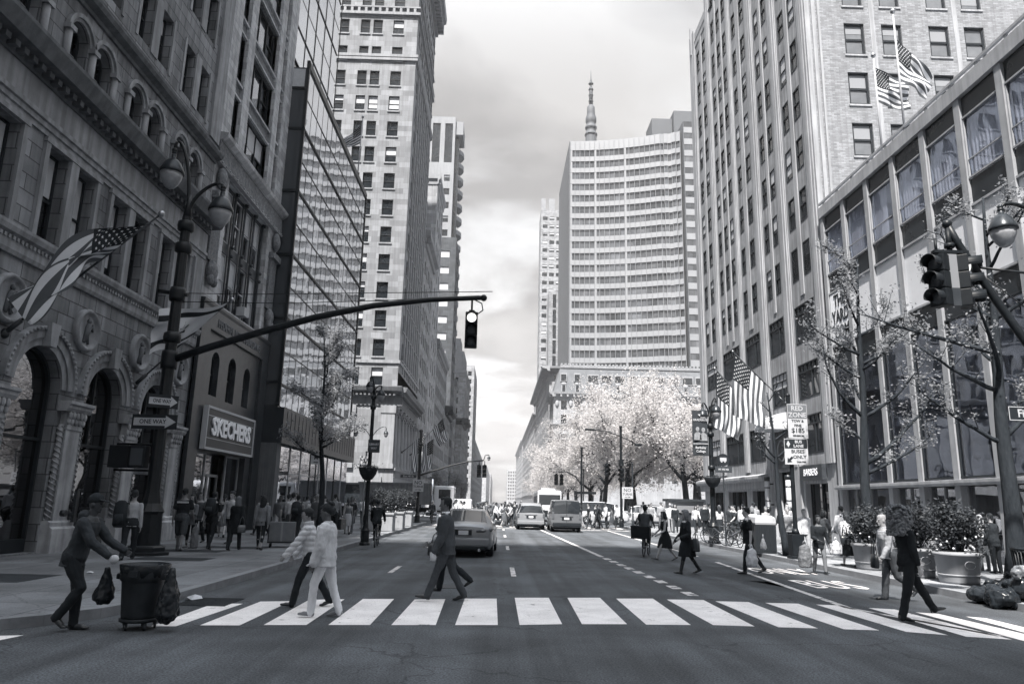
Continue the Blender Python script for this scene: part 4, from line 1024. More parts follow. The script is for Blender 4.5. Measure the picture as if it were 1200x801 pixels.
# ------------------------------------------------------------------ the pale brick office tower with vertical piers
def brick_tower():
    pi = mat('tower_pier_stone', .34, .75, vary=.12, vscale=1, wear=.28, bump=.15, bscale=14, detail=7)
    br = mat('tower_brick', .26, .85, vary=.10, vscale=1.2, wear=.16, pattern=('course', .30, .095, .012, .72, .5), bump=.2, bscale=60)
    sd = mat('tower_spandrel', .28, .8, vary=.2, vscale=1.2, wear=.35, bump=.15, bscale=14)
    dk = mat('dark_shop_stone', .05, .3, vary=.3, vscale=2)
    X, Y0, Y1 = 16.0, 34.8, 57.6
    t = empty('brick_office_tower', (X, Y0, 0), 0, 'pale brick office tower with tall vertical piers and stepped top at the far right corner', 'building')
    F = Fac((X, 0, 0), (0, 1, 0), (-1, 0, 0)); FS = Fac((0, Y0, 0), (1, 0, 0), (0, -1, 0)); Fr = Fac((X+.07, 0, 0), (0, 1, 0), (-1, 0, 0))
    bays = [[(36.15, 37.0), (37.7, 38.55)], [(40.25, 41.0), (41.6, 42.35)], [(44.15, 45.0), (45.9, 46.65)], [(48.05, 48.8), (49.35, 50.15), (50.75, 51.5)], [(53.2, 54.05), (54.8, 55.65)]]
    tops = [15.7+2.97*k for k in range(12)]
    hts = [52, 52, 49, 45.2, 42.2]
    main = [(34.8, 35.85), (38.85, 39.95), (42.65, 43.8), (46.95, 47.75), (51.8, 52.9), (55.95, 57.6)]
    m = MB(); mini = MB(); W = []; big = []
    for i, (a, b) in enumerate(main):
        H = hts[min(max(i-1, 0), 4)] if i < 5 else hts[4]
        F.box(m, a+.12, b-.12, 3.9 if i not in (1, 2) else KZ, H, -.12, .03); w3 = (b-a)/3
        F.box(m, a+.0, a+.115, 3.9, H-1.2, -.12, -.03); F.box(m, b-.115, b, 3.9, H-1.2, -.12, -.03)
        F.box(m, a+w3, b-w3, 3.9, H-2, .031, .06); F.box(m, a+w3*1.3, b-w3*1.3, H-2, H+.6, .0, .14)
    for bi, bay in enumerate(bays):
        H = hts[bi]; ba, bb = main[bi][1], main[bi+1][0]
        for k in range(len(bay)-1): F.box(mini, bay[k][1]+.12, bay[k+1][0]-.12, 12.9, H-1.4, -.12, -.02)
        F.box(mini, ba, bb, H-1.8, H-.4, -.2, -.03)
        for tp in tops:
            if tp+1 > H: continue
            for j, (a, b) in enumerate(bay): W.append((a, b, tp-1.8, tp, 'louver' if bi == 0 and tp < 16 else 'sash'))
        for z0, z1 in ((10.4, 12.45), (7.4, 9.25), (4.5, 6.5)): big.append((bay[0][0]-.05, bay[-1][1]+.05, z0, z1))
    mb = MB(); lo = [(a, b, c, e) for a, b, c, e in big]
    for bi, bay in enumerate(bays):
        ba, bb = main[bi][1]-.2, main[bi+1][0]+.2
        wall(mb, Fr, ba, bb, 3.7, hts[bi]-1.4, [w[:4] for w in W if ba < w[0] < bb]+[g for g in lo if ba < g[0] < bb], .12)
    mb.build('spandrel_wall', sd, t, True)
    m.build('main_pier', pi, t, True); mini.build('slim_pier', pi, t, True)
    u = [0]
    bl2 = mat('sunlit_blind', .5, .8, vary=.1, vscale=6)
    windows(Fr, W+[g+('transom',) for g in big], t, [DARKGLASS, BLIND, FRAME_D], .05, 'sash', .33, 78, True, seed=12, used=u)
    # south face
    cs = [(18.15, 19.25), (20.2, 21.3), (22.8, 23.9), (24.75, 25.85), (28.3, 29.4), (30.2, 31.3), (33, 34.1), (35, 36.1)]
    WS = [(a, b, tp-1.9, tp) for tp in tops if tp > 16 for a, b in cs]
    mb = MB(); wall(mb, FS, X+.02, 44, 0, 52, WS, .2); box_shell(mb, X+.4, Y0, 44, Y1, 41.5, 'WST'); mb.face([(X, Y0, 41), (44, Y0, 41), (44, Y1, 41), (X, Y1, 41)])
    mb.box(X+.4, Y0+.01, 41, 44, 47.3, 48.9) ; mb.build('brick_wall', br, t, True)
    gs = mat('pale_window_glass', .15, .10, spec=.6, vary=.3, vscale=.6); gb = mat('grey_blind', .24, .8)
    windows(FS, WS, t, [gs, gb, FRAME_D], .16, 'bold', .5, 95, True, seed=14, used=u)
    m = MB()
    for a, b in ((16.02, 16.28), (16.4, 16.6), (16.72, 16.84)): FS.box(m, a, b, 14, 50, .002, .07)
    for a, b in cs:
        for tp in tops:
            if tp > 16: FS.box(m, a-.06, b+.06, tp-2.0, tp-1.9, .002, .06)
    for a in (19.72, 24.32): FS.box(m, a-.13, a+.13, 16.5, 52, .002, .025)
    m.build('brick_pilaster', pi, t, True)
    # street level: dark fronts, stone ledge, arched entrance
    sh = [(43.9, 46.8, KZ+.3, 2.75), (47.9, 51.7, KZ+.3, 2.75), (53.0, 55.8, KZ+.3, 2.75), (40.1, 42.5, KZ, 5.6), (36.0, 38.7, KZ, 3.0)]
    mb = MB(); wall(mb, Fac((X+.1, 0, 0), (0, 1, 0), (-1, 0, 0)), Y0, Y1, 0, 3.95, [s if s[3] < 4 else s[:3]+(3.95,) for s in sh], .5); mb.build('shop_front', pi, t, True)
    m = MB(); F.profile(m, 43.6, 58.2, [(-.1, 3.3), (.35, 3.3), (.45, 3.45), (.45, 3.6), (-.1, 3.75)]); F.box(m, 43.6, 58, 2.85, 3.3, -.09, .15); m.build('stone_ledge', pi, t, True)
    for a, b, c, e in sh:
        g = MB(); F.box(g, a+.05, b-.05, c, min(e, 3.9), -.5, -.48); w_ = g.build('shop_window', DARKGLASS, t, True)
        f = MB(); n = max(2, int((b-a)/1.1))
        for k in range(n+1): u0 = a+(b-a)*k/n; F.box(f, u0-.04, u0+.04, c, min(e, 3.9), -.479, -.38)
        f.build('frame', FRAME_D, w_, True)
    m = MB(); F.box(m, 40.1, 42.5, 3.9, 5.9, -.2, .03); m.build('entrance_panel', dk, t, True)
    m = MB(); K = 16
    for k in range(K):
        a0, a1 = 2*PI*k/K, 2*PI*(k+1)/K
        m.prism([(41.3+.62*math.cos(a0), 4.9+.62*math.sin(a0)), (41.3+.62*math.cos(a1), 4.9+.62*math.sin(a1)), (41.3+.52*math.cos(a1), 4.9+.52*math.sin(a1)), (41.3+.52*math.cos(a0), 4.9+.52*math.sin(a0))], F, .031, .06)
    m.build('round_emblem', pi, t, True)
    # rounded awning hood over the entrance
    m = MB(); K = 10
    for j in range(2): pass
    prof = [(1.15*math.cos(PI/2*k/K), 6.0+.95*math.sin(PI/2*k/K)) for k in range(K+1)]
    F.profile(m, 40.2, 42.4, [(-.1, 6.0)]+prof+[(-.1, 6.95)]); m.build('awning_hood', mat('white_canvas', .42, .8, vary=.1, vscale=3), t, True)
    for y in (39.75, 42.9):
        s = empty('wall_lantern', (X-.1, y, 2.5), 0, 'tall %s lantern on the brick tower beside its dark entrance' % ('nearer' if y < 41 else 'farther'), 'lantern', 'tall lanterns by the entrance')
        m = MB(); m.lathe([(.13, -.75), (.15, -.7), (.15, .7), (.13, .75)], 10, (-.28, 0, 0)); m.build('glass_tube', mat('lantern_glass', .55, .3), s)
        m = MB()
        for z0, z1, r_ in ((-.95, -.75, .17), (-.4, -.34, .165), (.34, .4, .165), (.75, .98, .17)): m.lathe([(r_, z0), (r_, z1)], 10, (-.28, 0, 0))
        m.box(-.28, -.03, .55, .35, .03, .62); m.box(-.28, -.03, -.62, .35, .03, -.55); m.build('bracket', BRONZE, s)
    s = empty('shop_sign', (X-.05, 37.3, 3.6), 0, 'dark fascia sign with pale letters over the nearest shop of the brick tower', 'sign')
    m = MB(); F.box(m, 36.0, 38.7, 3.15, 3.9, -.09, .16); m.build('panel', dk, s, True)
    o = text_mesh('BARBERS', .5, .02, mat('sign_white', .8, .4), 'lettering', s, sx=.85); o.matrix_parent_inverse = s.matrix_basis.inverted(); o.matrix_basis = Matrix.Translation((X-.17, 37.35, 3.52)) @ Matrix(((0,0,-1,0),(-1,0,0,0),(0,1,0,0),(0,0,0,1)))
brick_tower()

# ------------------------------------------------------------------ the concave banded tower
def banded_tower():
    wh = mat('white_band', .23, .5, vary=.08, vscale=.2, spec=.4)
    gl = mat('band_glass', .13, .07, metal=.5, spec=.8, vary=.6, vscale=.14, pattern=('course', 1.55, 2.075, .06, .5, .0))
    dk = mat('dark_side_cladding', .10, .6, vary=.1, vscale=.1)
    fin = mat('band_fin', .26, .5)
    t = empty('banded_office_tower', (22, 232, 0), 0, 'tall office tower with concave front banded in white and glass', 'building')
    P = []
    for k in range(19):
        s = k/18; P.append((22+29.5*s, 232-1.2*s-5.8*s*s))
    for k in range(1, 6):
        s = k/5; P.append((51.5+6.2*s, 225-2.2*s+ .9*math.sin(s*PI)))
    z0 = 20.0; H = 124.3; fh = 4.15; nf = 24
    pieces = {'spandrel_band': MB(), 'window_band': MB(), 'fin': MB(), 'column': MB()}
    def strip(mb, i, v0, v1, off):
        (x0, y0), (x1, y1) = P[i], P[i+1]; d = Vector((x1-x0, y1-y0, 0)).normalized(); n = Vector((d.y, -d.x, 0))
        if i >= 18: off = off+ (.35 if i % 2 else .0)
        a, b = Vector((x0, y0, 0))+n*off, Vector((x1, y1, 0))+n*off
        mb.face([a+Vector((0,0,v0)), b+Vector((0,0,v0)), b+Vector((0,0,v1)), a+Vector((0,0,v1))])
        for z in (v0, v1): mb.face([a+Vector((0,0,z)), b+Vector((0,0,z)), Vector((x1,y1,z))-n*.9, Vector((x0,y0,z))-n*.9])
        return a, b, n
    for f in range(nf+1):
        top = H-3.4-fh*f
        for i in range(len(P)-1):
            a, b, n = strip(pieces['window_band'], i, top-2.45, top, -.45)
            strip(pieces['spandrel_band'], i, top-fh, top-2.45, 0)
            if f == 0: strip(pieces['spandrel_band'], i, top, H, 0)
            if i in (5, 11) or i == 0:
                c = Vector((*P[i], 0)); pieces['column'].face([c+n*-.05+Vector((0,0,top-2.45)), c+n*-.05+(b-a).normalized()*.7+Vector((0,0,top-2.45)), c+n*-.05+(b-a).normalized()*.7+Vector((0,0,top)), c+n*-.05+Vector((0,0,top))])
    for i in range(len(P)):
        x, y = P[i]; pieces['fin'].box(x-.045, y-.3, z0, x+.045, y+.1, H)
    for k, mm in (('spandrel_band', wh), ('window_band', gl), ('fin', fin), ('column', wh)): pieces[k].build(k, mm, t, True, fix=False)
    mb = MB(); idf = lambda u, v, d: (u, v, d)
    poly = [(x, y+1.2) for x, y in P]+[(57.7, 276), (22, 276)]; mb.prism(poly, idf, 0, H-1); mb.build('core', dk, t, True)
    mb = MB(); mb.box(21.7, 232.2, 0, 21.98, 276, H); mb.build('side_wall', dk, t, True)
    # the straight wing at its right
    m = MB(); m2 = MB(); Fw = Fac((0, 221, 0), (1, 0, 0), (0, -1, 0))
    for f in range(28):
        top = H+2.6-fh*f; Fw.box(m2, 58.6, 66, top-2.1, top, 0, .02); Fw.box(m, 58.6, 66, top-fh, top-2.1, 0, .15)
    m.build('spandrel_band', wh, t, True); m2.build('window_band', gl, t, True)
    m = MB(); m.box(58.4, 221.01, 0, 66, 276, H+2.6); m.box(50, 230, H-1, 57, 240, H+8.5); m.box(57.2, 228, H, 65, 240, H+10.5); m.build('plant_room', dk, t, True)
banded_tower()

def spire():
    t = empty('antenna_tower', (38.3, 305, 0), 0, 'needle antenna on a round stepped drum rising behind the banded tower', 'antenna')
    sg, sd = mat('spire_grey', .09, .6), mat('spire_dark', .06, .6)
    m = MB(); m.lathe([(9, 0), (9, 150), (2.9, 152), (2.5, 166)], 16, (38.3, 305, 0), False); m.build('drum', sg, t, True)
    m = MB(); m.lathe([(2.9, 166), (2.9, 166.6), (2.2, 166.8), (2.2, 169), (2.7, 169.4), (2.7, 170.2), (2.1, 170.6), (2.1, 172), (2.5, 172.6), (2.5, 174.5), (1.8, 176.5), (1.9, 177), (1.8, 180), (1.2, 181)], 18, (38.3, 305, 0), True); m.build('stepped_crown', sg, t, True)
    m = MB(); m.lathe([(.95, 181), (.8, 190), (.55, 190.3), (.5, 194), (.25, 194.4), (.06, 199)], 10, (38.3, 305, 0), True)
    for z in (183, 186, 189, 192): m.lathe([(1.15, z), (1.15, z+.4)], 10, (38.3, 305, 0))
    m.build('needle', sd, t, True)
spire()

# ------------------------------------------------------------------ further buildings, one function
def far_building(name, label, x0, x1, y0, y1, H, v, faces='SE', ww=1.3, wh=1.9, px=2.6, pz=3.4, zb=6., cornice=0., dark=None, seed=1, cat='building', lim=40, blinds=.3, trim=None, gl=None, warm=0, pair=False, roofbox=None):
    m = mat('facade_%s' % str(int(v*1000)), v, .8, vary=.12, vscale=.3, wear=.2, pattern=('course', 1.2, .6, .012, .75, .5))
    tm = trim or mat('trim_%s' % str(int(v*1000)), v*.85, .8, vary=.15, vscale=.5)
    xs = x1 if 'E' in faces else x0
    t = empty(name, (xs, y0, 0), 0, label, cat)
    mb = MB(); u = [0]; gl = gl or DARKGLASS
    FS = Fac((0, y0, 0), (1, 0, 0), (0, -1, 0)); FE = Fac((x1, 0, 0), (0, 1, 0), (1, 0, 0)); FW = Fac((x0, 0, 0), (0, 1, 0), (-1, 0, 0))
    def grid(a, b):
        n = max(1, int((b-a-.8)/px)); off = a+((b-a)-n*px)/2+(px-ww)/2
        return [(off+k*px, off+k*px+ww, z, z+wh) for k in range(n) for z in [zb+pz*j for j in range(int((H-zb-wh-.6)/pz)+1)]]
    for fc in faces:
        F, a, b = {'S': (FS, x0, x1), 'E': (FE, y0, y1), 'W': (FW, y0, y1)}[fc]
        W = grid(a, b); wall(mb, F, a, b, 0, H, W, .25)
        windows(F, W, t, [gl, BLIND, FRAME_D], .2, 'sash', blinds, lim, False, seed=seed, used=u)
    box_shell(mb, x0, y0, x1, y1, H, faces); mb.build('wall', m, t, True)
    if cornice:
        c = MB()
        for fc in faces:
            F, a, b = {'S': (FS, x0-(cornice if 'W' in faces else 0), x1+(cornice if 'E' in faces else 0)), 'E': (FE, y0-cornice, y1), 'W': (FW, y0-cornice, y1)}[fc]
            F.profile(c, a, b, [(0, H-1.6), (cornice*.3, H-1.5), (cornice*.4, H-.9), (cornice*.95, H-.6), (cornice, H+.1), (0, H+.2)])
            if H < 60: F.profile(c, a, b, [(0, 5.2), (.3, 5.2), (.35, 5.6), (0, 5.7)])
        c.build('cornice', tm if not dark else mat('dark_cornice', .05, .7), t, True)
    if roofbox:
        r_ = MB()
        for q in roofbox: r_.box(*q)
        r_.build('roof_house', tm, t, True)
    return t
def far_row():
    fb = far_building
    # left side, going away
    fb('brick_block', 'grey brick block with a flat pale cornice next to the columned stone tower', -32, -11.2, 97.6, 112, 38.5, .25, 'SE', px=2.3, ww=1.2, cornice=.9, seed=2)
    fb('slender_stone_block', 'slender light stone block rising behind the grey brick block', -30, -11.2, 112.2, 124, 54, .30, 'SE', px=3.2, ww=1.3, pz=3.9, wh=2.3, cornice=.5, seed=3)
    fb('brick_block', 'low brown brick block with two window bands beyond the slender stone block', -30, -11.2, 124.2, 150, 29, .20, 'SE', px=2.4, ww=1.3, cornice=.5, seed=4)
    t = fb('dark_clad_block', 'dark clad block with bright windows standing before the balcony tower', -30, -11.4, 165, 178, 63, .08, 'SE', px=4.2, ww=3.0, wh=1.7, pz=4.0, seed=5, gl=BLIND, blinds=0, roofbox=[(-20, 166, 63, -16, 176, 68)])
    # balcony tower
    m = mat('tower_white', .25, .7, vary=.08, vscale=.2, wear=.15); X, Y0, H = -14.7, 190, 108.5
    t = empty('balcony_tower', (X, Y0, 0), 0, 'tall pale apartment tower with dark crown slots and a stack of curved balconies', 'building')
    FS = Fac((0, Y0, 0), (1, 0, 0), (0, -1, 0)); W = [(X-9.6+3.5*k, X-8.0+3.5*k, z, z+1.9) for k in range(3) for z in [20+4.05*j for j in range(18)]]+[(X-9.9+3.5*k, X-7.7+3.5*k, 94.5, 106.5) for k in range(3)]
    mb = MB(); wall(mb, FS, X-24, X, 0, H, W, .4); box_shell(mb, X-24, Y0, X, Y0+26, H, 'S'); mb.build('wall', m, t, True)
    windows(FS, W, t, [DARKGLASS, BLIND, FRAME_D], .3, 'sash', .2, 70, False, seed=6, used=[0])
    b = MB()
    for j in range(20):
        z = 22+4.05*j; P = [(X, Y0+2)]+[(X+2.4*math.sin(PI*k/10), Y0+2+9*k/10) for k in range(11)]+[(X, Y0+11)]; b.prism(P, lambda u, v, d: (u, v, d), z, z+1.25)
    b.build('balcony', mat('balcony_grey', .22, .7), t, True)
    m2 = MB(); m2.box(X, Y0+2, 0, X+1.2, Y0+11, 103); m2.build('balcony_wall', DARKGLASS, t, True)
    m2 = MB(); m2.box(X-.05, Y0+.8, H-5, X+2.2, Y0+9, H-1); m2.build('plant_room', mat('balcony_grey', .22, .7), t, True)
    fb('corniced_block', 'small stone block with a dark overhanging cornice at the end of the brick row', -28, -11.2, 150.2, 164.8, 20.5, .20, 'SE', cornice=1.6, dark=1, seed=7, px=3)
    fb('mansard_block', 'ornate narrow block with a dormered roof behind the dark corniced one', -28, -11.4, 179, 189.5, 31, .17, 'SE', cornice=.6, seed=8, px=2.6)
    fb('corniced_block', 'farther stone block with a dark overhanging cornice', -28, -11.2, 217, 236, 25.5, .26, 'SE', cornice=2.0, dark=1, seed=9, px=3)
    fb('stepped_block', 'pale stepped block with a roof cabin far down the left side', -28, -11.6, 240, 275, 44, .28, 'SE', cornice=.3, seed=10, roofbox=[(-22, 241, 44, -12.5, 262, 51), (-20, 244, 51, -14, 256, 56)], px=3.4)
    fb('far_apartment_block', 'pale far apartment block standing above the left rooftops', -30, -11.2, 305, 345, 58, .32, 'SE', seed=11, px=3, ww=1.5, lim=30)
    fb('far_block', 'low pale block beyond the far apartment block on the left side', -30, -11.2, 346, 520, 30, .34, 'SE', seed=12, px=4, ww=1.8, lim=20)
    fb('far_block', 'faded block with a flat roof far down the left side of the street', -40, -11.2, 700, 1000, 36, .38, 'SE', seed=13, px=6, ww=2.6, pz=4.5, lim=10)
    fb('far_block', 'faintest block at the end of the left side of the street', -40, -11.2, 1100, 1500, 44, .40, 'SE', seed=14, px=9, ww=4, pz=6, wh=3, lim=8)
    # right side
    fb('corniced_block', 'pale block with a wide bracketed cornice left of the mansard building', 16.2, 34, 240, 331, 46, .30, 'SW', cornice=2.6, seed=15, px=3.3, zb=8)
    fb('slender_tower', 'slender pale tower left of the banded tower', 18.2, 36, 345, 362, 146, .28, 'SW', seed=16, px=3.4, ww=2.4, wh=1.9, pz=4.2, lim=60, blinds=.6, roofbox=[(18.2, 345, 146, 20.4, 346, 152), (22, 345, 146, 25, 346, 152), (27, 345, 146, 30, 346, 152)])
    fb('slender_tower_annex', 'darker annex with tall dark window slots in front of the slender pale tower', 21.8, 40, 333, 344, 100, .24, 'S', seed=17, px=3.2, ww=1.6, wh=6.5, pz=7.4, lim=40, blinds=0, zb=40)
    fb('far_block', 'stone block with a small roof turret beyond the wide cornice on the right side', 16.2, 40, 335, 500, 42, .30, 'SW', cornice=1.2, seed=18, px=4, ww=1.8, lim=20, roofbox=[(16.4, 340, 42, 22, 350, 47)])
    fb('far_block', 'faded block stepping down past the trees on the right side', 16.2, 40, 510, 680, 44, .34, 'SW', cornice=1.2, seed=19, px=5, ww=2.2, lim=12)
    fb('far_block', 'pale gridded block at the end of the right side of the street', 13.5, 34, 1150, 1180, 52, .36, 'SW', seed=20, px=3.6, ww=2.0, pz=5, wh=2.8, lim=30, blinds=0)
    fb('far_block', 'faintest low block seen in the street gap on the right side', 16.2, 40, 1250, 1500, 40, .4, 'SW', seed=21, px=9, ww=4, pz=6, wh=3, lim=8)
far_row()

def mansard_building():
    st = mat('mansard_stone', .30, .8, vary=.15, vscale=.5, wear=.2); rf = mat('mansard_slate', .13, .8, vary=.2, vscale=.6, bump=.3, bscale=4)
    X0, X1, Y0, Y1 = 15.6, 62, 212, 229; Hc, Hr = 33.5, 41.5
    t = empty('mansard_building', (X0, Y0, 0), 0, 'ornate old building with dormered slate mansard roof in front of the banded tower', 'building')
    FS = Fac((0, Y0, 0), (1, 0, 0), (0, -1, 0)); FW = Fac((X0, 0, 0), (0, 1, 0), (-1, 0, 0))
    rows = [8+4.1*k for k in range(6)]; W = [(X0+2.2+4.0*k, X0+3.9+4.0*k, z, z+2.6) for k in range(11) for z in rows]; W2 = [(Y0+2+3.6*k, Y0+3.6+3.6*k, z, z+2.6) for k in range(4) for z in rows]
    mb = MB(); wall(mb, FS, X0, X1, 0, Hc, W, .4); wall(mb, FW, Y0, Y1, 0, Hc, W2, .4); box_shell(mb, X0, Y0, X1, Y1, Hc, 'SW'); mb.build('wall', st, t, True)
    u = [0]; windows(FS, W, t, [DARKGLASS, BLIND, FRAME_D], .3, 'sash', .3, 90, False, seed=2, used=u); windows(FW, W2, t, [DARKGLASS, BLIND, FRAME_D], .3, 'sash', .3, 90, False, seed=3, used=u)
    m = MB()
    for F, a, b in ((FS, X0-1.2, X1), (FW, Y0-1.2, Y1)):
        F.profile(m, a, b, [(0, Hc-1.4), (.4, Hc-1.3), (.5, Hc-.8), (1.2, Hc-.5), (1.3, Hc), (0, Hc+.1)])
        F.profile(m, a+.6, b, [(0, 23.9), (.7, 24), (.8, 24.3), (0, 24.4)])
        F.profile(m, a+.6, b, [(0, 19.6), (1.0, 19.8), (1.0, 20.1), (0, 20.2)])
    for k in range(24): FS.box(m, X0+k*1.9, X0+.5+k*1.9, Hc-1.3, Hc-.55, .45, 1.1)
    for k in range(11): m.ball(FS(X0+1.0+4*k, 30.2, .2), (.6, .3, 1.0), 7, 5)
    m.build('cornice', st, t, True)
    m = MB(); m.face([(X0, Y0, Hc), (X1, Y0, Hc), (X1, Y0+2.2, Hr), (X0+2.2, Y0+2.2, Hr)]); m.face([(X0, Y1, Hc), (X0, Y0, Hc), (X0+2.2, Y0+2.2, Hr), (X0+2.2, Y1, Hr)]); m.face([(X0+2.2, Y0+2.2, Hr), (X1, Y0+2.2, Hr), (X1, Y1, Hr), (X0+2.2, Y1, Hr)]); roof = m.build('roof', rf, t, True)
    m = MB(); F3 = Fac((0, Y0+2.2, 0), (1, 0, 0), (0, -1, 0)); F3.profile(m, X0+2.1, X1, [(-.2, Hr-.3), (.4, Hr-.3), (.5, Hr+.3), (-.2, Hr+.6)])
    for k in range(40): F3.box(m, X0+2.2+k*1.1, X0+2.8+k*1.1, Hr+.6, Hr+1.05, 0, .3)
    m.build('ridge_cresting', st, roof, True)
    for k in range(11):
        x = X0+2.2+4*k; big = k > 1
        d = MB(); w_ = 2.9 if big else 1.5; z0 = Hc+3.4 if big else Hc+3.6
        d.box(x-.2, Y0+.55, z0-.2, x-.2+w_+.4, Y0+2.0, z0+2.3); dm = d.build('dormer', st, roof, True)
        g = MB(); g.box(x, Y0+.5, z0, x+w_, Y0+.545, z0+1.9); g.build('window', DARKGLASS, dm, True)
        d = MB(); d.box(x+.1, Y0+.1, Hc+.2, x+1.5, Y0+1.4, Hc+2.4); d.ball((x+.8, Y0+.2, Hc+2.6), (.9, .3, .5), 8, 5); dm = d.build('dormer', st, roof, True)
        g = MB(); g.box(x+.35, Y0+.05, Hc+.35, x+1.25, Y0+.095, Hc+2.1); g.build('window', DARKGLASS, dm, True)
    rl = MB()
    for k in range(60): rl.box(X0-.6+k*.8, Y0-.95, 20.2, X0-.55+k*.8, Y0-.9, 21.2)
    rl.box(X0-1, Y0-.96, 21.2, X1, Y0-.88, 21.3); rl.build('balcony_rail', BRONZE, t, True)
mansard_building()

# buildings behind and beside the photographer: blocks on the other corners, and an added tower sized to shade the crossing
def near_corners():
    far_building('corner_block_behind', 'stone corner block across the street behind the crossing', -48, -12, -29, -11.5, 34, .25, 'E', seed=30, px=3.2, lim=40)
    far_building('unseen_shade_tower', 'unseen stone tower behind the corner block, sized to shade the crossing', -48, -12, -75, -30, 104, .25, 'E', seed=32, px=4.5, pz=4.2, lim=40)
    far_building('corner_block_opposite', 'stone corner block opposite, behind the crossing', 16, 50, -52, -11.5, 34, .25, 'W', seed=31, px=3.2, lim=40)
near_corners()
# ------------------------------------------------------------------ people
def remesh(mb, voxel, name, mats, smooth=3, fold=0., fscale=9., seed=0, dec=1.0, disp=None):
    """union the overlapping closed pieces into ONE continuous skin"""
    me = mb.mesh('tmp', mats); mb.fixn(me)
    o = bpy.data.objects.new('tmp', me); COL.objects.link(o)
    r = o.modifiers.new('r', 'REMESH'); r.mode = 'VOXEL'; r.voxel_size = voxel; r.use_smooth_shade = True
    if smooth: s = o.modifiers.new('s', 'SMOOTH'); s.factor = .5; s.iterations = smooth
    if dec < 1: d = o.modifiers.new('d', 'DECIMATE'); d.ratio = dec
    dg = bpy.context.evaluated_depsgraph_get(); ev = o.evaluated_get(dg); out = bpy.data.meshes.new_from_object(ev); out.name = name
    bpy.data.objects.remove(o); bpy.data.meshes.remove(me)
    if fold or disp:
        off = Vector((seed*3.1, seed*1.7, seed*.9))
        ns = [q.normal.copy() for q in out.vertices]
        for q, n in zip(out.vertices, ns):
            if disp: d = disp(q.co)
            else:
                p = q.co; d = fold*(noise.noise(Vector((p.x*fscale*1.2, p.y*fscale*1.2, p.z*fscale*.75))+off)+.5*noise.noise(p*fscale*2.3+off))
            q.co += n*d
    out.polygons.foreach_set('use_smooth', [True]*len(out.polygons)); out.update()
    return out

def rotx(v, a): c, s = math.cos(a), math.sin(a); return Vector((v[0], v[1]*c+v[2]*s, v[2]*c-v[1]*s))   # +a tips z towards +y
DEF = dict(lean=4, hipL=0, kneeL=4, footL=0, hipR=0, kneeR=4, footR=0, armL=(5, 7, 10, 0), armR=(5, 7, 10, 0), head=(5, 0), spread=0., turn=0.)
WALK_A = dict(lean=5, hipL=27, kneeL=6, footL=-12, hipR=-17, kneeR=22, footR=28, armL=(-20, 8, 14, 0), armR=(24, 8, 26, 0))
WALK_B = dict(lean=5, hipR=27, kneeR=6, footR=-12, hipL=-17, kneeL=22, footL=28, armR=(-20, 8, 14, 0), armL=(24, 8, 26, 0))
STEP_A = dict(lean=4, hipL=16, kneeL=8, footL=-4, hipR=-10, kneeR=14, footR=14, armL=(-10, 8, 12, 0), armR=(14, 8, 20, 0))
STEP_B = dict(lean=4, hipR=16, kneeR=8, footR=-4, hipL=-10, kneeL=14, footL=14, armR=(-10, 8, 12, 0), armL=(14, 8, 20, 0))

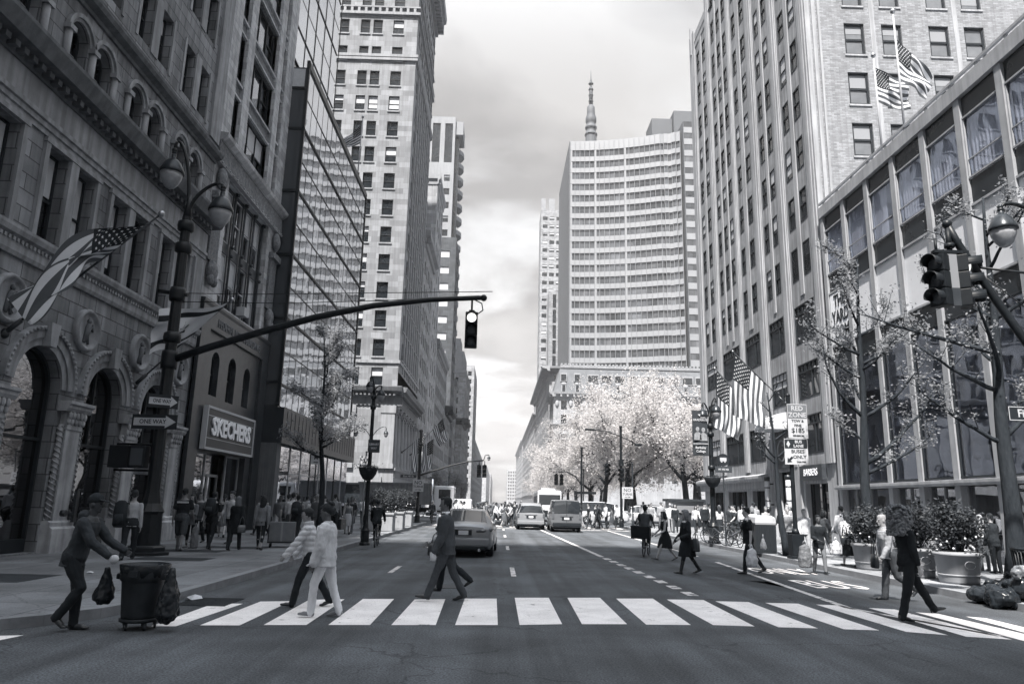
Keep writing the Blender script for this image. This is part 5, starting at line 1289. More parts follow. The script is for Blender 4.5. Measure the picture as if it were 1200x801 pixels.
def joints(h, pose, fem=False):
    p = dict(DEF); p.update(pose); J = {}; hw = .055 if not fem else .058; sw = (.108 if not fem else .096)
    le = rad(p['lean']); pel = Vector((0, 0, 0)); up = Vector((0, math.sin(le), math.cos(le)))
    J['pel'] = pel; J['up'] = up; tw = rad(p['turn'])
    for sd, sg in (('L', -1), ('R', 1)):
        hp = pel+Vector((sg*hw*h, 0, 0)); a = rad(p['hip'+sd]); b = a-rad(p['knee'+sd]); sp = sg*p['spread']
        td = Vector((sp, math.sin(a), -math.cos(a))).normalized(); kn = hp+td*.245*h; sd_ = Vector((sp*.3, math.sin(b), -math.cos(b))).normalized(); an = kn+sd_*.24*h
        f = rad(p['foot'+sd]); fw = Vector((0, math.cos(f), -math.sin(f))); fu = Vector((0, math.sin(f), math.cos(f)))
        J['hip'+sd] = hp; J['kn'+sd] = kn; J['an'+sd] = an; J['fw'+sd] = fw; J['fu'+sd] = fu
        J['heel'+sd] = an-fw*.028*h-fu*.036*h; J['ball'+sd] = an+fw*.082*h-fu*.036*h; J['toe'+sd] = J['ball'+sd]+(Vector((0, 1, 0)) if f > .2 else fw)*.034*h
    ch = pel+up*.285*h; J['ch'] = ch; J['nk'] = pel+up*.325*h; hu = rotx(up, rad(-p['head'][0]*-.5)); J['hd'] = J['nk']+Vector((0, math.sin(le+rad(6)), math.cos(le+rad(6))))*.022*h
    J['head'] = p['head']
    for sd, sg in (('L', -1), ('R', 1)):
        sh = ch+Vector((sg*sw*h*math.cos(tw), sg*sw*h*math.sin(tw), -.020*h)); s, ab, el, ins = p['arm'+sd]
        s, ab, el, ins = rad(s), rad(ab), rad(el), rad(ins)
        d = Vector((sg*math.sin(ab), math.sin(s)*math.cos(ab), -math.cos(s)*math.cos(ab))).normalized()
        e = sh+d*.17*h; s2 = s+el; d2 = Vector((sg*(math.sin(ab)*.5-math.sin(ins)), math.sin(s2)*math.cos(ins), -math.cos(s2)*math.cos(ins))).normalized()
        J['sh'+sd] = sh; J['el'+sd] = e; J['wr'+sd] = e+d2*.145*h; J['hdir'+sd] = d2; J['grip'+sd] = J['wr'+sd]+d2*.055*h
    z = min(min(J[k+s].z for k in ('heel', 'ball', 'toe')) for s in 'LR')-.006*h
    if 'seat' in p: z = p['seat']
    dz = Vector((0, 0, -z))
    for k in J:
        if isinstance(J[k], Vector) and k not in ('up', 'fwL', 'fwR', 'fuL', 'fuR', 'hdirL', 'hdirR'): J[k] = J[k]+dz
    J['h'] = h; J['fem'] = fem
    return J

def torso(mb, J, ex=0., lo=0.0, hi=1.0, flare=0., belly=0.):
    h = J['h']; u = J['up']; b = J['pel']-u*.03*h; L = .345*h; fem = J['fem']
    R = [(0, .088, .066), (.12, .095, .072), (.3, .082 if fem else .086, .060), (.45, .078 if fem else .088, .058), (.65, .092 if fem else .100, .068), (.80, .090 if fem else .104, .064), (.92, .070 if fem else .082, .050), (1.0, .045, .040)]
    pts = []; rx = []; ry = []
    for t, a, c in R:
        if t < lo-.01 or t > hi+.01: continue
        be = belly*math.exp(-((t-.3)/.2)**2)
        pts.append(b+u*L*t+Vector((0, .010*h+be*h*.5, 0))); rx.append(a*h+ex+be*h*.3); ry.append(c*h+ex+be*h*.5)
    if flare:
        pts.insert(0, pts[0]-Vector((0, 0, flare))-Vector((0, 0, 0))); rx.insert(0, rx[0]*1.03+.006); ry.insert(0, ry[0]*1.06+.006)
    mb.loft(pts, rx, ry, 16, (1, 0, 0))

def limb(mb, pts, r, n=10):
    """rounded limb through joints"""
    P = [Vector(q) for q in pts]; Q = [P[0]]; Rr = [r[0]]
    for i in range(len(P)-1):
        for t in (.33, .66, 1.0): Q.append(P[i].lerp(P[i+1], t)); Rr.append(r[i]+(r[i+1]-r[i])*t)
    mb.loft(Q, Rr, Rr, n, (1, 0, 0)); mb.ball(P[0], r[0]*.98, 9, 6); mb.ball(P[-1], r[-1]*.98, 9, 6)
    for i in range(1, len(P)-1): mb.ball(P[i], r[i]*1.0, 9, 6)

def headmat(J):
    h = J['h']; pt, yw = rad(J['head'][0]), rad(J['head'][1])
    return Matrix.Translation(J['hd']) @ Matrix.Rotation(yw, 4, 'Z') @ Matrix.Rotation(-pt, 4, 'X') @ Matrix.Diagonal((h/1.75, h/1.75, h/1.75, 1))

def build_body(J, near):
    h = J['h']; mb = MB(); fem = J['fem']; f = .92 if fem else 1
    torso(mb, J)
    for s in 'LR':
        limb(mb, [J['hip'+s], J['kn'+s], J['an'+s]], [.048*h, .031*h, .021*h])
        mb.ball(J['kn'+s].lerp(J['an'+s], .3)-J['fw'+s]*.004*h, (.028*h, .028*h, .055*h), 9, 6)
        mb.loft([J['heel'+s]+J['fu'+s]*.012*h, J['an'+s]+J['fw'+s]*.01*h-J['fu'+s]*.012*h, J['ball'+s]+J['fu'+s]*.006*h, J['toe'+s]+J['fu'+s]*.003*h], [.013*h, .017*h, .016*h, .008*h], [.015*h, .018*h, .009*h, .005*h], 10, (1, 0, 0))
        limb(mb, [J['sh'+s], J['el'+s], J['wr'+s]], [.031*h*f, .0235*h*f, .016*h*f]); mb.ball(J['sh'+s], .036*h*f, 9, 6)
        # hand: palm, four unequal bent fingers, thumb
        w, d = J['wr'+s], J['hdir'+s]; sg = -1 if s == 'L' else 1
        side = Vector((0, 1, 0)); side = (side-d*side.dot(d)); side = side.normalized() if side.length > .05 else Vector((0, 0, 1))
        inn = side.cross(d)*(1 if s == 'R' else -1); 
        if inn.x*sg > 0: inn = -inn
        k = h/1.75
        mb.loft([w, w+d*.03*k, w+d*.085*k], [.018*k, .036*k, .04*k], [.014*k, .015*k, .013*k], 10, tuple(side))
        if near:
            for i, ln in enumerate((.068, .078, .072, .056)):
                o = w+d*.08*k+side*(.030-.020*i)*k; a = o+d*ln*.45*k+inn*.012*k; b = a+d*ln*.3*k+inn*.03*k; c = b+d*ln*.12*k+inn*.028*k
                mb.loft([o, a, b, c], [.0105*k, .010*k, .009*k, .0075*k], [.0105*k, .010*k, .009*k, .0075*k], 7, tuple(side))
            o = w+d*.03*k+side*.028*k; mb.loft([o, o+side*.03*k+d*.03*k+inn*.012*k, o+side*.035*k+d*.06*k+inn*.024*k], [.014*k, .0115*k, .009*k], None, 7, tuple(inn))
        else:
            mb.loft([w+d*.08*k, w+d*.13*k+inn*.012*k, w+d*.155*k+inn*.035*k], [.036*k, .034*k, .026*k], [.012*k, .011*k, .009*k], 8, tuple(side)); mb.loft([w+d*.03*k+side*.025*k, w+d*.085*k+side*.05*k+inn*.02*k], [.013*k, .01*k], None, 6, tuple(inn))
    # neck and head with a face
    mb.loft([J['nk']-J['up']*.03*h, J['nk'], J['hd']+Vector((0, .004*h, .02*h))], [.040*h*f, .034*h*f, .033*h*f], [.036*h*f, .034*h*f, .034*h*f], 12, (1, 0, 0))
    T = headmat(J); mb.T = T
    Z = [(.000, .020, .022, .058), (.012, .040, .040, .046), (.035, .055, .062, .028), (.065, .063, .078, .016), (.095, .068, .088, .006), (.13, .073, .094, .000), (.165, .074, .096, -.004), (.20, .066, .088, -.008), (.222, .046, .064, -.008), (.234, .018, .026, -.008)]
    mb.loft([(0, o, z) for z, a, c, o in Z], [a for z, a, c, o in Z], [c for z, a, c, o in Z], 18, (1, 0, 0))
    mb.loft([(0, .086, .122), (0, .100, .095), (0, .110, .082), (0, .094, .070)], [.008, .012, .015, .008], [.008, .011, .012, .006], 8, (1, 0, 0))   # nose
    mb.ball((0, .088, .052), (.024, .012, .008), 8, 5); mb.ball((0, .085, .040), (.021, .012, .008), 8, 5)                                           # lips
    mb.ball((0, .075, .014), (.022, .02, .018), 8, 5)                                                                                                  # chin
    for sg in (-1, 1):
        mb.ball((sg*.030, .083, .128), (.026, .012, .007), 8, 5)           # brow
        mb.ball((sg*.074, -.004, .098), (.010, .022, .032), 8, 6)          # ear
    mb.T = None
    return mb

HAIRS = {}
def build_hair(J, style):
    mb = MB(); mb.T = headmat(J); r = random.Random(3)
    if style in ('short', 'long', 'bob', 'pony', 'bun', 'thin'):
        k = 0 if style != 'thin' else -.006
        mb.ball((0, -.020, .158), (.083+k, .098+k, .092+k), 14, 10)
        mb.ball((0, .045, .205), (.062+k, .05, .038+k), 10, 6)
        for sg in (-1, 1): mb.ball((sg*.062, -.015, .120), (.022, .05, .05), 8, 6)
        mb.ball((0, -.075, .085), (.055, .035, .055), 10, 6)
    if style in ('long', 'bob'):
        ln = .14 if style == 'bob' else .30
        mb.loft([(0, -.06, .17), (0, -.085, .06), (0, -.095, .06-ln*.5), (0, -.085, .06-ln)], [.08, .092, .095, .06], [.05, .045, .04, .02], 12, (1, 0, 0))
        for sg in (-1, 1): mb.loft([(sg*.072, -.01, .15), (sg*.084, -.012, .05), (sg*.082, -.02, .05-ln*.6)], [.022, .026, .016], [.05, .045, .03], 8, (1, 0, 0))
    if style == 'pony': mb.loft([(0, -.10, .16), (0, -.16, .12), (0, -.16, -.02), (0, -.13, -.12)], [.02, .04, .04, .012], None, 8, (1, 0, 0))
    if style == 'bun': mb.ball((0, -.11, .2), .05, 10, 7); mb.ball((0, .0, .215), (.08, .08, .04), 10, 6)
    if style == 'updo':
        mb.ball((0, -.03, .165), (.09, .105, .10), 14, 10); mb.ball((0, -.09, .12), (.07, .06, .08), 10, 7); mb.ball((0, .05, .2), (.065, .05, .045), 10, 6)
        for k in range(14): mb.ball((r.uniform(-.06, .06), r.uniform(-.13, .03), r.uniform(.13, .25)), r.uniform(.025, .045), 7, 5)
    if style == 'curly':
        mb.ball((0, -.06, .12), (.175, .155, .185), 16, 12)
        for k in range(330):
            a = r.uniform(0, 2*PI); z = r.uniform(-.20, .29); rr = (.19 if z > -.05 else .18)*(1-max(0, (z-.16)/.22)**2)
            x, y = rr*math.cos(a), rr*math.sin(a)*.95-.06
            if y > .035 and z < .19: continue
            mb.ball((x, y, z), r.uniform(.014, .030), 6, 4)
        mb.loft([(0, -.09, .1), (0, -.11, -.1), (0, -.09, -.2)], [.18, .20, .13], [.11, .11, .08], 12, (1, 0, 0))
    if style == 'cap':
        mb.ball((0, -.006, .165), (.085, .105, .088), 16, 10); mb.loft([(0, .07, .165), (0, .13, .160), (0, .175, .148)], [.075, .07, .045], [.010, .008, .006], 12, (1, 0, 0)); mb.ball((0, -.075, .105), (.055, .03, .05), 10, 6); mb.ball((0, 0, .25), (.012, .012, .008), 6, 4)
    if style == 'helmet':
        mb.ball((0, -.012, .175), (.10, .13, .10), 16, 10); mb.ball((0, -.06, .12), (.075, .06, .06), 10, 6)
    if style == 'hood':
        mb.ball((0, -.02, .14), (.098, .115, .118), 16, 10); mb.loft([(0, -.03, .1), (0, -.02, -.02), (0, -.01, -.08)], [.095, .10, .12], [.10, .10, .10], 14, (1, 0, 0))
    mb.T = None
    return mb

def build_top(J, kind, bulk=0):
    h = J['h']; mb = MB(); f = .92 if J['fem'] else 1
    ex = {'tee': .012, 'tank': .008, 'long': .012, 'shirt': .014, 'jacket': .024, 'coat': .028, 'puffer': .024, 'hoodie': .021, 'dress': .012, 'cardigan': .016}[kind]+bulk
    fl = {'jacket': .075, 'coat': .30, 'puffer': .10, 'hoodie': .06, 'cardigan': .10, 'long': .03, 'tee': .06, 'shirt': .02, 'tank': .03, 'dress': .02}[kind]
    torso(mb, J, ex, 0, .95 if kind != 'tank' else .88, fl)
    sl = {'tee': .62, 'tank': 0, 'dress': 0, 'long': 2, 'shirt': 2, 'jacket': 2, 'coat': 2, 'puffer': 2, 'hoodie': 2, 'cardigan': 1.7}[kind]
    if sl > 0 or kind in ('tank', 'dress'):
        u = J['up']; 
        for s in 'LR':
            mb.ball(J['sh'+s]-Vector((J['sh'+s].x*.12, 0, 0)), (.031*h*f+ex*.9, .035*h*f+ex, .031*h*f+ex*.9), 10, 7) if sl else mb.ball(J['sh'+s]*.0+J['ch'].lerp(J['sh'+s], .72), (.03*h, .034*h, .03*h), 9, 6)
            if sl and sl <= 1: limb(mb, [J['sh'+s], J['sh'+s].lerp(J['el'+s], sl)], [.032*h*f+ex, .030*h*f+ex*1.5])
            elif sl: 
                e = J['el'+s].lerp(J['wr'+s], min(1, sl-1)*1.02); limb(mb, [J['sh'+s], J['el'+s], e], [.032*h*f+ex, .0255*h*f+ex, .019*h*f+ex*.9])
    if kind in ('jacket', 'coat', 'shirt'): mb.loft([J['nk']-J['up']*.03*h, J['nk']+J['up']*.004*h], [.052*h, .042*h], [.05*h, .042*h], 12, (1, 0, 0))
    if kind == 'hoodie': mb.ball(J['nk']-Vector((0, .045*h, .005*h)), (.075*h, .05*h, .045*h), 12, 8)
    if kind == 'puffer': mb.loft([J['nk']-J['up']*.03*h, J['nk']+J['up']*.02*h], [.055*h, .050*h], [.055*h, .05*h], 12, (1, 0, 0))
    return mb

def build_bottom(J, kind):
    h = J['h']; mb = MB(); fem = J['fem']
    if kind in ('skirt', 'dress', 'longskirt'):
        u = J['up']; L = {'skirt': .24, 'dress': .25, 'longskirt': .32}[kind]*h
        kl, kr = J['knL'], J['knR']; y0, y1 = min(kl.y, kr.y), max(kl.y, kr.y); cy = (y0+y1)/2; dy = (y1-y0)/2
        p = J['pel']
        mb.loft([p+u*.085*h, p+u*.02*h, p-Vector((0, -cy*.35, .08*h)), p+Vector((0, cy*.9-p.y*0, -L))], [.082*h, .105*h, .115*h, .105*h+.01], [.066*h, .082*h, .09*h+dy*.4, .075*h+dy*.95], 18, (1, 0, 0))
        return mb
    ex = {'trousers': .016, 'jeans': .007, 'leggings': .003, 'shorts': .022, 'wide': .026}[kind]
    b = J['pel']; u = J['up']
    mb.loft([b-Vector((0, 0, .045*h)), b, b+u*.05*h, b+u*.075*h], [.075*h+ex, .094*h+ex*.7, .088*h+ex*.5, .082*h+ex*.5], [.062*h+ex, .071*h+ex*.7, .064*h+ex*.5, .06*h+ex*.4], 14, (1, 0, 0))
    mb.ball(b+Vector((0, -.022*h, -.01*h)), (.085*h+ex*.4, .055*h, .06*h), 12, 8)
    for s in 'LR':
        if kind == 'shorts': limb(mb, [J['hip'+s], J['kn'+s].lerp(J['hip'+s], .02)], [.052*h+ex, .044*h+ex]); continue
        an = J['an'+s]+(J['an'+s]-J['kn'+s]).normalized()*(.012*h if kind != 'leggings' else -.01*h)
        hem = {'trousers': .034, 'jeans': .028, 'leggings': .021, 'wide': .042}[kind]*h
        limb(mb, [J['hip'+s], J['kn'+s], an], [.052*h+ex*.8, .035*h+ex*.7, hem])
    return mb

def build_shoe(J, s, kind):
    h = J['h']; mb = MB(); fu, fw = J['fu'+s], J['fw'+s]; k = h/1.75
    he, ba, to, an = J['heel'+s], J['ball'+s], J['toe'+s], J['an'+s]
    hh = .055*k if kind in ('heels', 'heelboots') else 0
    mb.loft([he-fw*.008*k+fu*(.028*k+hh*.35), he+fw*.03*k+fu*(.032*k+hh*.3), ba-fw*.03*k+fu*.028*k, ba+fu*.020*k, to+fu*.014*k], [.032*k, .040*k, .044*k, .046*k, .026*k], [.030*k, .036*k, .032*k, .024*k, .016*k], 12, (1, 0, 0))
    if kind in ('heels', 'heelboots'): mb.loft([he+fu*(.03*k+hh*.3), he+fu*(-.008*k)], [.022*k, .012*k], [.02*k, .012*k], 8, (1, 0, 0))
    else: mb.loft([he+fu*.006*k, ba+fu*.006*k, to+fu*.006*k], [.036*k, .046*k, .028*k], [.012*k, .012*k, .010*k], 10, (1, 0, 0))
    if kind in ('boots', 'heelboots', 'sneakers'):
        top = .22 if kind == 'boots' else (.14 if kind == 'heelboots' else .06)
        kn = J['kn'+s]; u = (kn-an).normalized(); mb.loft([an-fu*.02*h, an+u*.02*h, an+u*top*h*.8], [.030*h, .027*h, .032*h if kind == 'boots' else .028*h], None, 10, (1, 0, 0))
    return mb

PCOUNT = [0]
def skin_mat(v): return mat('skin_%d' % int(v*1000), v, .5, vary=.08, vscale=9, warm=.03)
def cloth_mat(v, kind='plain'):
    nm = 'cloth_%s_%d' % (kind, int(v*1000))
    if kind == 'quilt': return mat(nm, v, .55, vary=.06, vscale=9, bump=.35, bscale=26)
    if kind == 'leather': return mat(nm, v, .35, vary=.15, vscale=12, spec=.5)
    if kind == 'print': return mat(nm, v, .9, vary=.5, vscale=26, detail=1)
    return mat(nm, v, .9, vary=.16, vscale=6, bump=.75, bscale=11, stretch=(1, 1, .55), detail=6)
def hair_mat(v): return mat('hair_%d' % int(v*1000), v, .6, vary=.35, vscale=22, bump=.7, bscale=70)

def person(label, loc, rz, h=1.72, pose=None, fem=False, skin=.30, hair=('short', .03), top=('tee', .1), bottom=('trousers', .05), shoes=('shoes', .03), near=0, group=None, under=None, sleeves=None, belly=0., shades=False, bulk=0, strap=None):
    PCOUNT[0] += 1; sd = PCOUNT[0]
    J = joints(h, pose or {}, fem); v = (.0075, .0105, .015, .022)[2-near if near < 3 else 0] if near >= 0 else .022
    gv = v*1.25; dec = {2: .8, 1: .7, 0: .55, -1: .4}[near]
    bm_ = build_body(J, near == 2); body = remesh(bm_, v, 'person', skin_mat(skin), 2, dec=dec)
    o = bpy.data.objects.new('person', body); link(o); o.location = loc; o.rotation_euler = (0, 0, rad(rz))
    tag(o, label, 'person', group)
    def garment(mb, name, m, fold=.006, fs=9., sm=3, vv=None, disp=None):
        me = remesh(mb, vv or gv, name, m, sm, fold, fs, sd, dec, disp); c = bpy.data.objects.new(name, me); link(c, o); return c
    if hair[0] != 'bald':
        nm = {'cap': 'cap', 'helmet': 'helmet', 'hood': 'headscarf'}.get(hair[0], 'hair')
        m = cloth_mat(hair[1]) if nm != 'hair' else hair_mat(hair[1])
        if nm == 'helmet': m = mat('helmet_shell_%d' % int(hair[1]*1000), hair[1], .3)
        garment(build_hair(J, hair[0]), nm, m, .004 if hair[0] != 'curly' else .010, 18 if hair[0] != 'curly' else 34, 2 if hair[0] != 'curly' else 0, v*(1 if hair[0] != 'curly' else .8))
    if top:
        k, tv = top[:2]; mk = top[2] if len(top) > 2 else 'plain'
        disp = None
        if k == 'puffer': disp = lambda p: .016*abs(math.sin(p.z*math.pi/.085))-.008+.004*noise.noise(p*14)
        garment(build_top(J, k, bulk), {'tee': 'shirt', 'tank': 'top', 'long': 'top', 'shirt': 'shirt', 'jacket': 'jacket', 'coat': 'coat', 'puffer': 'puffer_jacket', 'hoodie': 'hooded_top', 'dress': 'bodice', 'cardigan': 'cardigan'}[k], cloth_mat(tv, mk), .013 if k in ('shirt', 'tee', 'jacket', 'hoodie') else .008, 9, 3, None, disp)
    if bottom:
        k, bv = bottom[:2]; mk = bottom[2] if len(bottom) > 2 else 'plain'
        garment(build_bottom(J, k), {'skirt': 'skirt', 'dress': 'skirt', 'longskirt': 'skirt', 'shorts': 'shorts'}.get(k, 'trousers'), cloth_mat(bv, mk), .012 if k in ('trousers', 'wide') else .006, 8)
    if shoes:
        for s in 'LR': garment(build_shoe(J, s, shoes[0]), 'shoe', cloth_mat(shoes[1], 'leather'), 0, sm=2, vv=min(v, .012))
    if under:     # shirt front and collar showing in an open jacket
        mb = MB(); hh = J['h']; u = J['up']; b = J['pel']+u*.10*hh
        pts = [b+u*.24*hh*t+Vector((0, (.078+.012*math.sin(t*3))*hh, 0)) for t in (0, .3, .6, .9)]
        mb.loft(pts, [.010*hh, .022*hh, .030*hh, .036*hh], [.010*hh]*4, 8, (1, 0, 0)); mb.loft([J['nk']-u*.02*hh, J['nk']+u*.016*hh], [.045*hh, .040*hh], None, 12, (1, 0, 0))
        c = mb.build('shirt_front', cloth_mat(under), o)
    if strap:     # bag strap across the chest
        hh = J['h']; mb = MB(); a, b = J['ch']+Vector((-.05*hh, 0, .02*hh)), J['pel']+Vector((.10*hh, 0, .02*hh)); ry = .086*hh
        pts = [a.lerp(b, t)+Vector((0, ry*math.sin(PI*(.12+.76*t))*1.0+.012, 0)) for t in [k/8 for k in range(9)]]; mb.tube(pts, .010, 6)
        pts = [a.lerp(b, t)+Vector((0, -ry*math.sin(PI*(.12+.76*t))-.008, 0)) for t in [k/8 for k in range(9)]]; mb.tube(pts, .010, 6); mb.build('strap', cloth_mat(strap, 'leather'), o)
    if near >= 1 or shades:
        e = MB(); e.T = headmat(J)
        if shades:
            for sg in (-1, 1): e.ball((sg*.033, .092, .112), (.028, .010, .019), 8, 5)
            e.tube([(-.074, 0, .115), (-.066, .085, .118), (0, .102, .118), (.066, .085, .118), (.074, 0, .115)], .004, 5); nm = 'sunglasses'
        else:
            for sg in (-1, 1): e.ball((sg*.031, .084, .112), (.014, .007, .007), 8, 5)
            nm = 'eye'
        e.T = None; e.build(nm, mat('dark_eye', .015, .2), o)
    o['_J'] = 0; del o['_J']
    return o, J

def world_of(o, p):
    return Matrix.Translation(o.location) @ Matrix.Rotation(o.rotation_euler[2], 4, 'Z') @ Vector(p)

# ------------------------------------------------------------------ bags
def bag_obj(name, label, cat, loc, rz=0, group=None): return empty(name, loc, rad(rz), label, cat, group)
def handbag(label, loc, rz, w=.34, hgt=.26, d=.13, v=.03, drop=.22, name='handbag', kind='leather', group=None):
    """hangs from its handle at loc"""
    t = bag_obj(name, label, 'bag', loc, rz, group); mb = MB(); n = 5
    mb.loft([(0, 0, -drop-hgt), (0, 0, -drop-hgt*.9), (0, 0, -drop-hgt*.4), (0, 0, -drop)], [w*.46, w*.5, w*.49, w*.42], [d*.4, d*.5, d*.45, d*.25], 16, (1, 0, 0)); 
    b = mb.build('body', cloth_mat(v, kind), t)
    mb = MB()
    for s in (-1, 1): mb.tube([(-w*.28, s*d*.18, -drop), (-w*.2, s*d*.1, -drop*.35), (0, 0, 0), (w*.2, s*d*.1, -drop*.35), (w*.28, s*d*.18, -drop)], .009, 6)
    mb.build('handle', cloth_mat(v*.9, kind), t)
    return t
def plastic_bag(label, loc, rz, w=.30, hgt=.42, v=.7, group=None, name='plastic_bag'):
    t = bag_obj(name, label, 'bag', loc, rz, group); mb = MB()
    mb.loft([(0, 0, -.16-hgt), (0, 0, -.13-hgt), (0, 0, -.16-hgt*.55), (0, 0, -.14), (0, 0, -.10)], [w*.3, w*.46, w*.5, w*.34, w*.12], [w*.22, w*.34, w*.36, w*.16, w*.06], 14, (1, 0, 0))
    me = remesh(mb, .014, 'body', mat('plastic_film_%d' % int(v*1000), v, .35, vary=.15, vscale=14, trans=.25), 2, .016, 14, 5)
    b = bpy.data.objects.new('body', me); link(b, t)
    mb = MB()
    for s in (-1, 1): mb.tube([(s*w*.10, 0, -.11), (s*w*.08, 0, -.04), (0, 0, .0)], [.018, .014, .012], 6)
    mb.build('handle', MATS['plastic_film_%d' % int(v*1000)], t)
    return t
def backpack(label, loc, rz, v=.03, hgt=.46):
    t = bag_obj('backpack', label, 'bag', loc, rz); mb = MB()
    mb.loft([(0, 0, -hgt*.5), (0, -.01, -hgt*.42), (0, -.02, 0), (0, 0, hgt*.4), (0, .02, hgt*.5)], [.12, .155, .16, .145, .08], [.07, .095, .10, .085, .04], 14, (1, 0, 0)); mb.build('body', cloth_mat(v), t)
    mb = MB(); mb.loft([(0, -.10, -hgt*.4), (0, -.125, -hgt*.2), (0, -.115, 0)], [.11, .115, .09], [.03, .04, .02], 12, (1, 0, 0)); mb.build('pocket', cloth_mat(v*1.3), t)
    mb = MB()
    for s in (-1, 1): mb.tube([(s*.08, .03, hgt*.42), (s*.12, .17, hgt*.40), (s*.15, .24, hgt*.05), (s*.15, .10, -hgt*.35), (s*.13, .0, -hgt*.42)], .016, 6)
    mb.build('strap', cloth_mat(v), t)
    return t
# ------------------------------------------------------------------ trees
BARK = mat('bark', .028, .95, spec=.05, vary=.35, vscale=9, bump=.8, bscale=30, stretch=(1, 1, .3))
LEAF = mat('young_leaf', .25, .6, vary=.30, vscale=2.5, trans=.45)
LEAF_P = mat('pale_park_leaf', .52, .6, warm=.05, vary=.22, vscale=.6, trans=.5)
def limb_path(r, p, d, ln, n, wob, up=.06):
    P = [Vector(p)]; d = Vector(d).normalized()
    for k in range(n):
        d = (d+Vector((r.uniform(-wob, wob), r.uniform(-wob, wob), r.uniform(-wob, wob)+up))).normalized(); P.append(P[-1]+d*ln/n)
    return P, d
def leaf_quads(mb, r, c, n, sp, sz, flat=.75):
    for k in range(n):
        q = c+Vector((r.gauss(0, sp), r.gauss(0, sp), r.gauss(0, sp*flat)))
        a = Vector((r.uniform(-1, 1), r.uniform(-1, 1), r.uniform(-.6, .6))).normalized(); b = a.cross(Vector((r.uniform(-1, 1), r.uniform(-1, 1), r.uniform(-1, 1)))).normalized()
        s = sz*r.uniform(.6, 1.3); i = mb.av([q-a*s*.5, q+b*s*.28, q+a*s*.5, q-b*s*.28]); mb.af((i, i+1, i+2, i+3), False)
def street_tree(label, loc, seed, H=9.5, r0=.14, limbs=None, fork=3.2, leafn=22, leaf=.13, spread=.30, crown=None, nb=11, lean=(0, 0), blen=(1.6, 3.0), fill=1.0):
    """slim street tree: limbs = [(height, (dx,dy,dz), length)] are the big visible ones; more twigs follow by chance"""
    r = random.Random(seed); t = empty('street_tree', loc, 0, label, 'tree'); tb = MB(); lb = MB(); tw = MB()
    tp = [Vector((lean[0]*z/H+.05*math.sin(z*1.3+seed), lean[1]*z/H+.05*math.cos(z*1.1+seed), z)) for z in [H*k/12 for k in range(13)]]
    tr = [r0*(1.25 if k == 0 else 1)*(1-.93*(k/12)**.9)+.012 for k in range(13)]
    tb.loft(tp, tr, tr, 12, (1, 0, 0))
    def at(z): k = min(11, max(0, int(z/H*12))); f = z/H*12-k; return tp[k].lerp(tp[k+1], f), tr[k]+(tr[k+1]-tr[k])*f
    L = list(limbs or [])
    for k in range(nb):
        z = fork+(H*.97-fork)*(k+r.random())/nb; a = r.uniform(0, 2*PI); L.append((z, (math.cos(a), math.sin(a), r.uniform(.35, .9)), r.uniform(*blen)*(1-.55*(z-fork)/(H-fork))))
    for z, d, ln in L:
        p, rr = at(z); P, d2 = limb_path(r, p, d, ln, 7, .16); R0 = min(rr*.62, .02+ln*.016)
        tb.loft(P, [R0*(1-.8*k/7)+.006 for k in range(8)], None, 7, (1, 0, 0))
        for k in range(2, 8):
            for q in range(2 if k > 3 else 1):
                dd = Vector((r.uniform(-1, 1), r.uniform(-1, 1), r.uniform(-.2, .9)))+d2*.6; tl = ln*r.uniform(.18, .38); Q, d3 = limb_path(r, P[k], dd, tl, 4, .25)
                tw.loft(Q, [.012, .010, .008, .006, .003], None, 4, (1, 0, 0), caps=False)
                for w in (1, 2, 3, 4):
                    if r.random() < .86*fill: leaf_quads(lb, r, Q[w], int(leafn*r.uniform(.3, 1.2)), spread*r.uniform(.4, 1), leaf)
    tb.v += []; b0 = len(tb.v); tb.v.extend(tw.v); tb.f.extend([tuple(i+b0 for i in f) for f in tw.f]); tb.m.extend(tw.m); tb.sm.extend(tw.sm)
    tb.build('trunk', BARK, t); lb.build('crown', LEAF, t, fix=False)
    return t
def park_tree_meshes(seed, H, R0):
    r = random.Random(seed); tb = MB(); lb = MB()
    P, d = limb_path(r, (0, 0, -.2), (r.uniform(-.12, .12), r.uniform(-.12, .12), 1), H*.36, 6, .05, .1); tb.loft(P, [.42, .34, .31, .29, .27, .25, .23], None, 12, (1, 0, 0)); ends = []
    for k in range(6):
        a = 2*PI*k/6+r.uniform(-.4, .4); Q, d2 = limb_path(r, P[-1-(k % 3)], (math.cos(a), math.sin(a), r.uniform(.5, 1.2)), H*r.uniform(.35, .5), 7, .17, .05)
        tb.loft(Q, [.17*(1-.75*j/7)+.02 for j in range(8)], None, 8, (1, 0, 0))
        for j in range(2, 8):
            for q in range(2):
                dd = Vector((r.uniform(-1, 1), r.uniform(-1, 1), r.uniform(-.75, .8)))+d2*.5; E, d3 = limb_path(r, Q[j], dd, H*r.uniform(.10, .24), 5, .22, 0)
                tb.loft(E, [.05, .042, .034, .026, .018, .010], None, 5, (1, 0, 0), caps=False); ends += E[1:]
    for e in ends:
        if r.random() < .92: leaf_quads(lb, r, e+Vector((r.gauss(0, .35), r.gauss(0, .35), r.gauss(0, .3))), int(r.uniform(26, 112)), r.uniform(.30, .9), .24)
    return tb.mesh('trunk', BARK), lb.mesh('crown', LEAF_P)

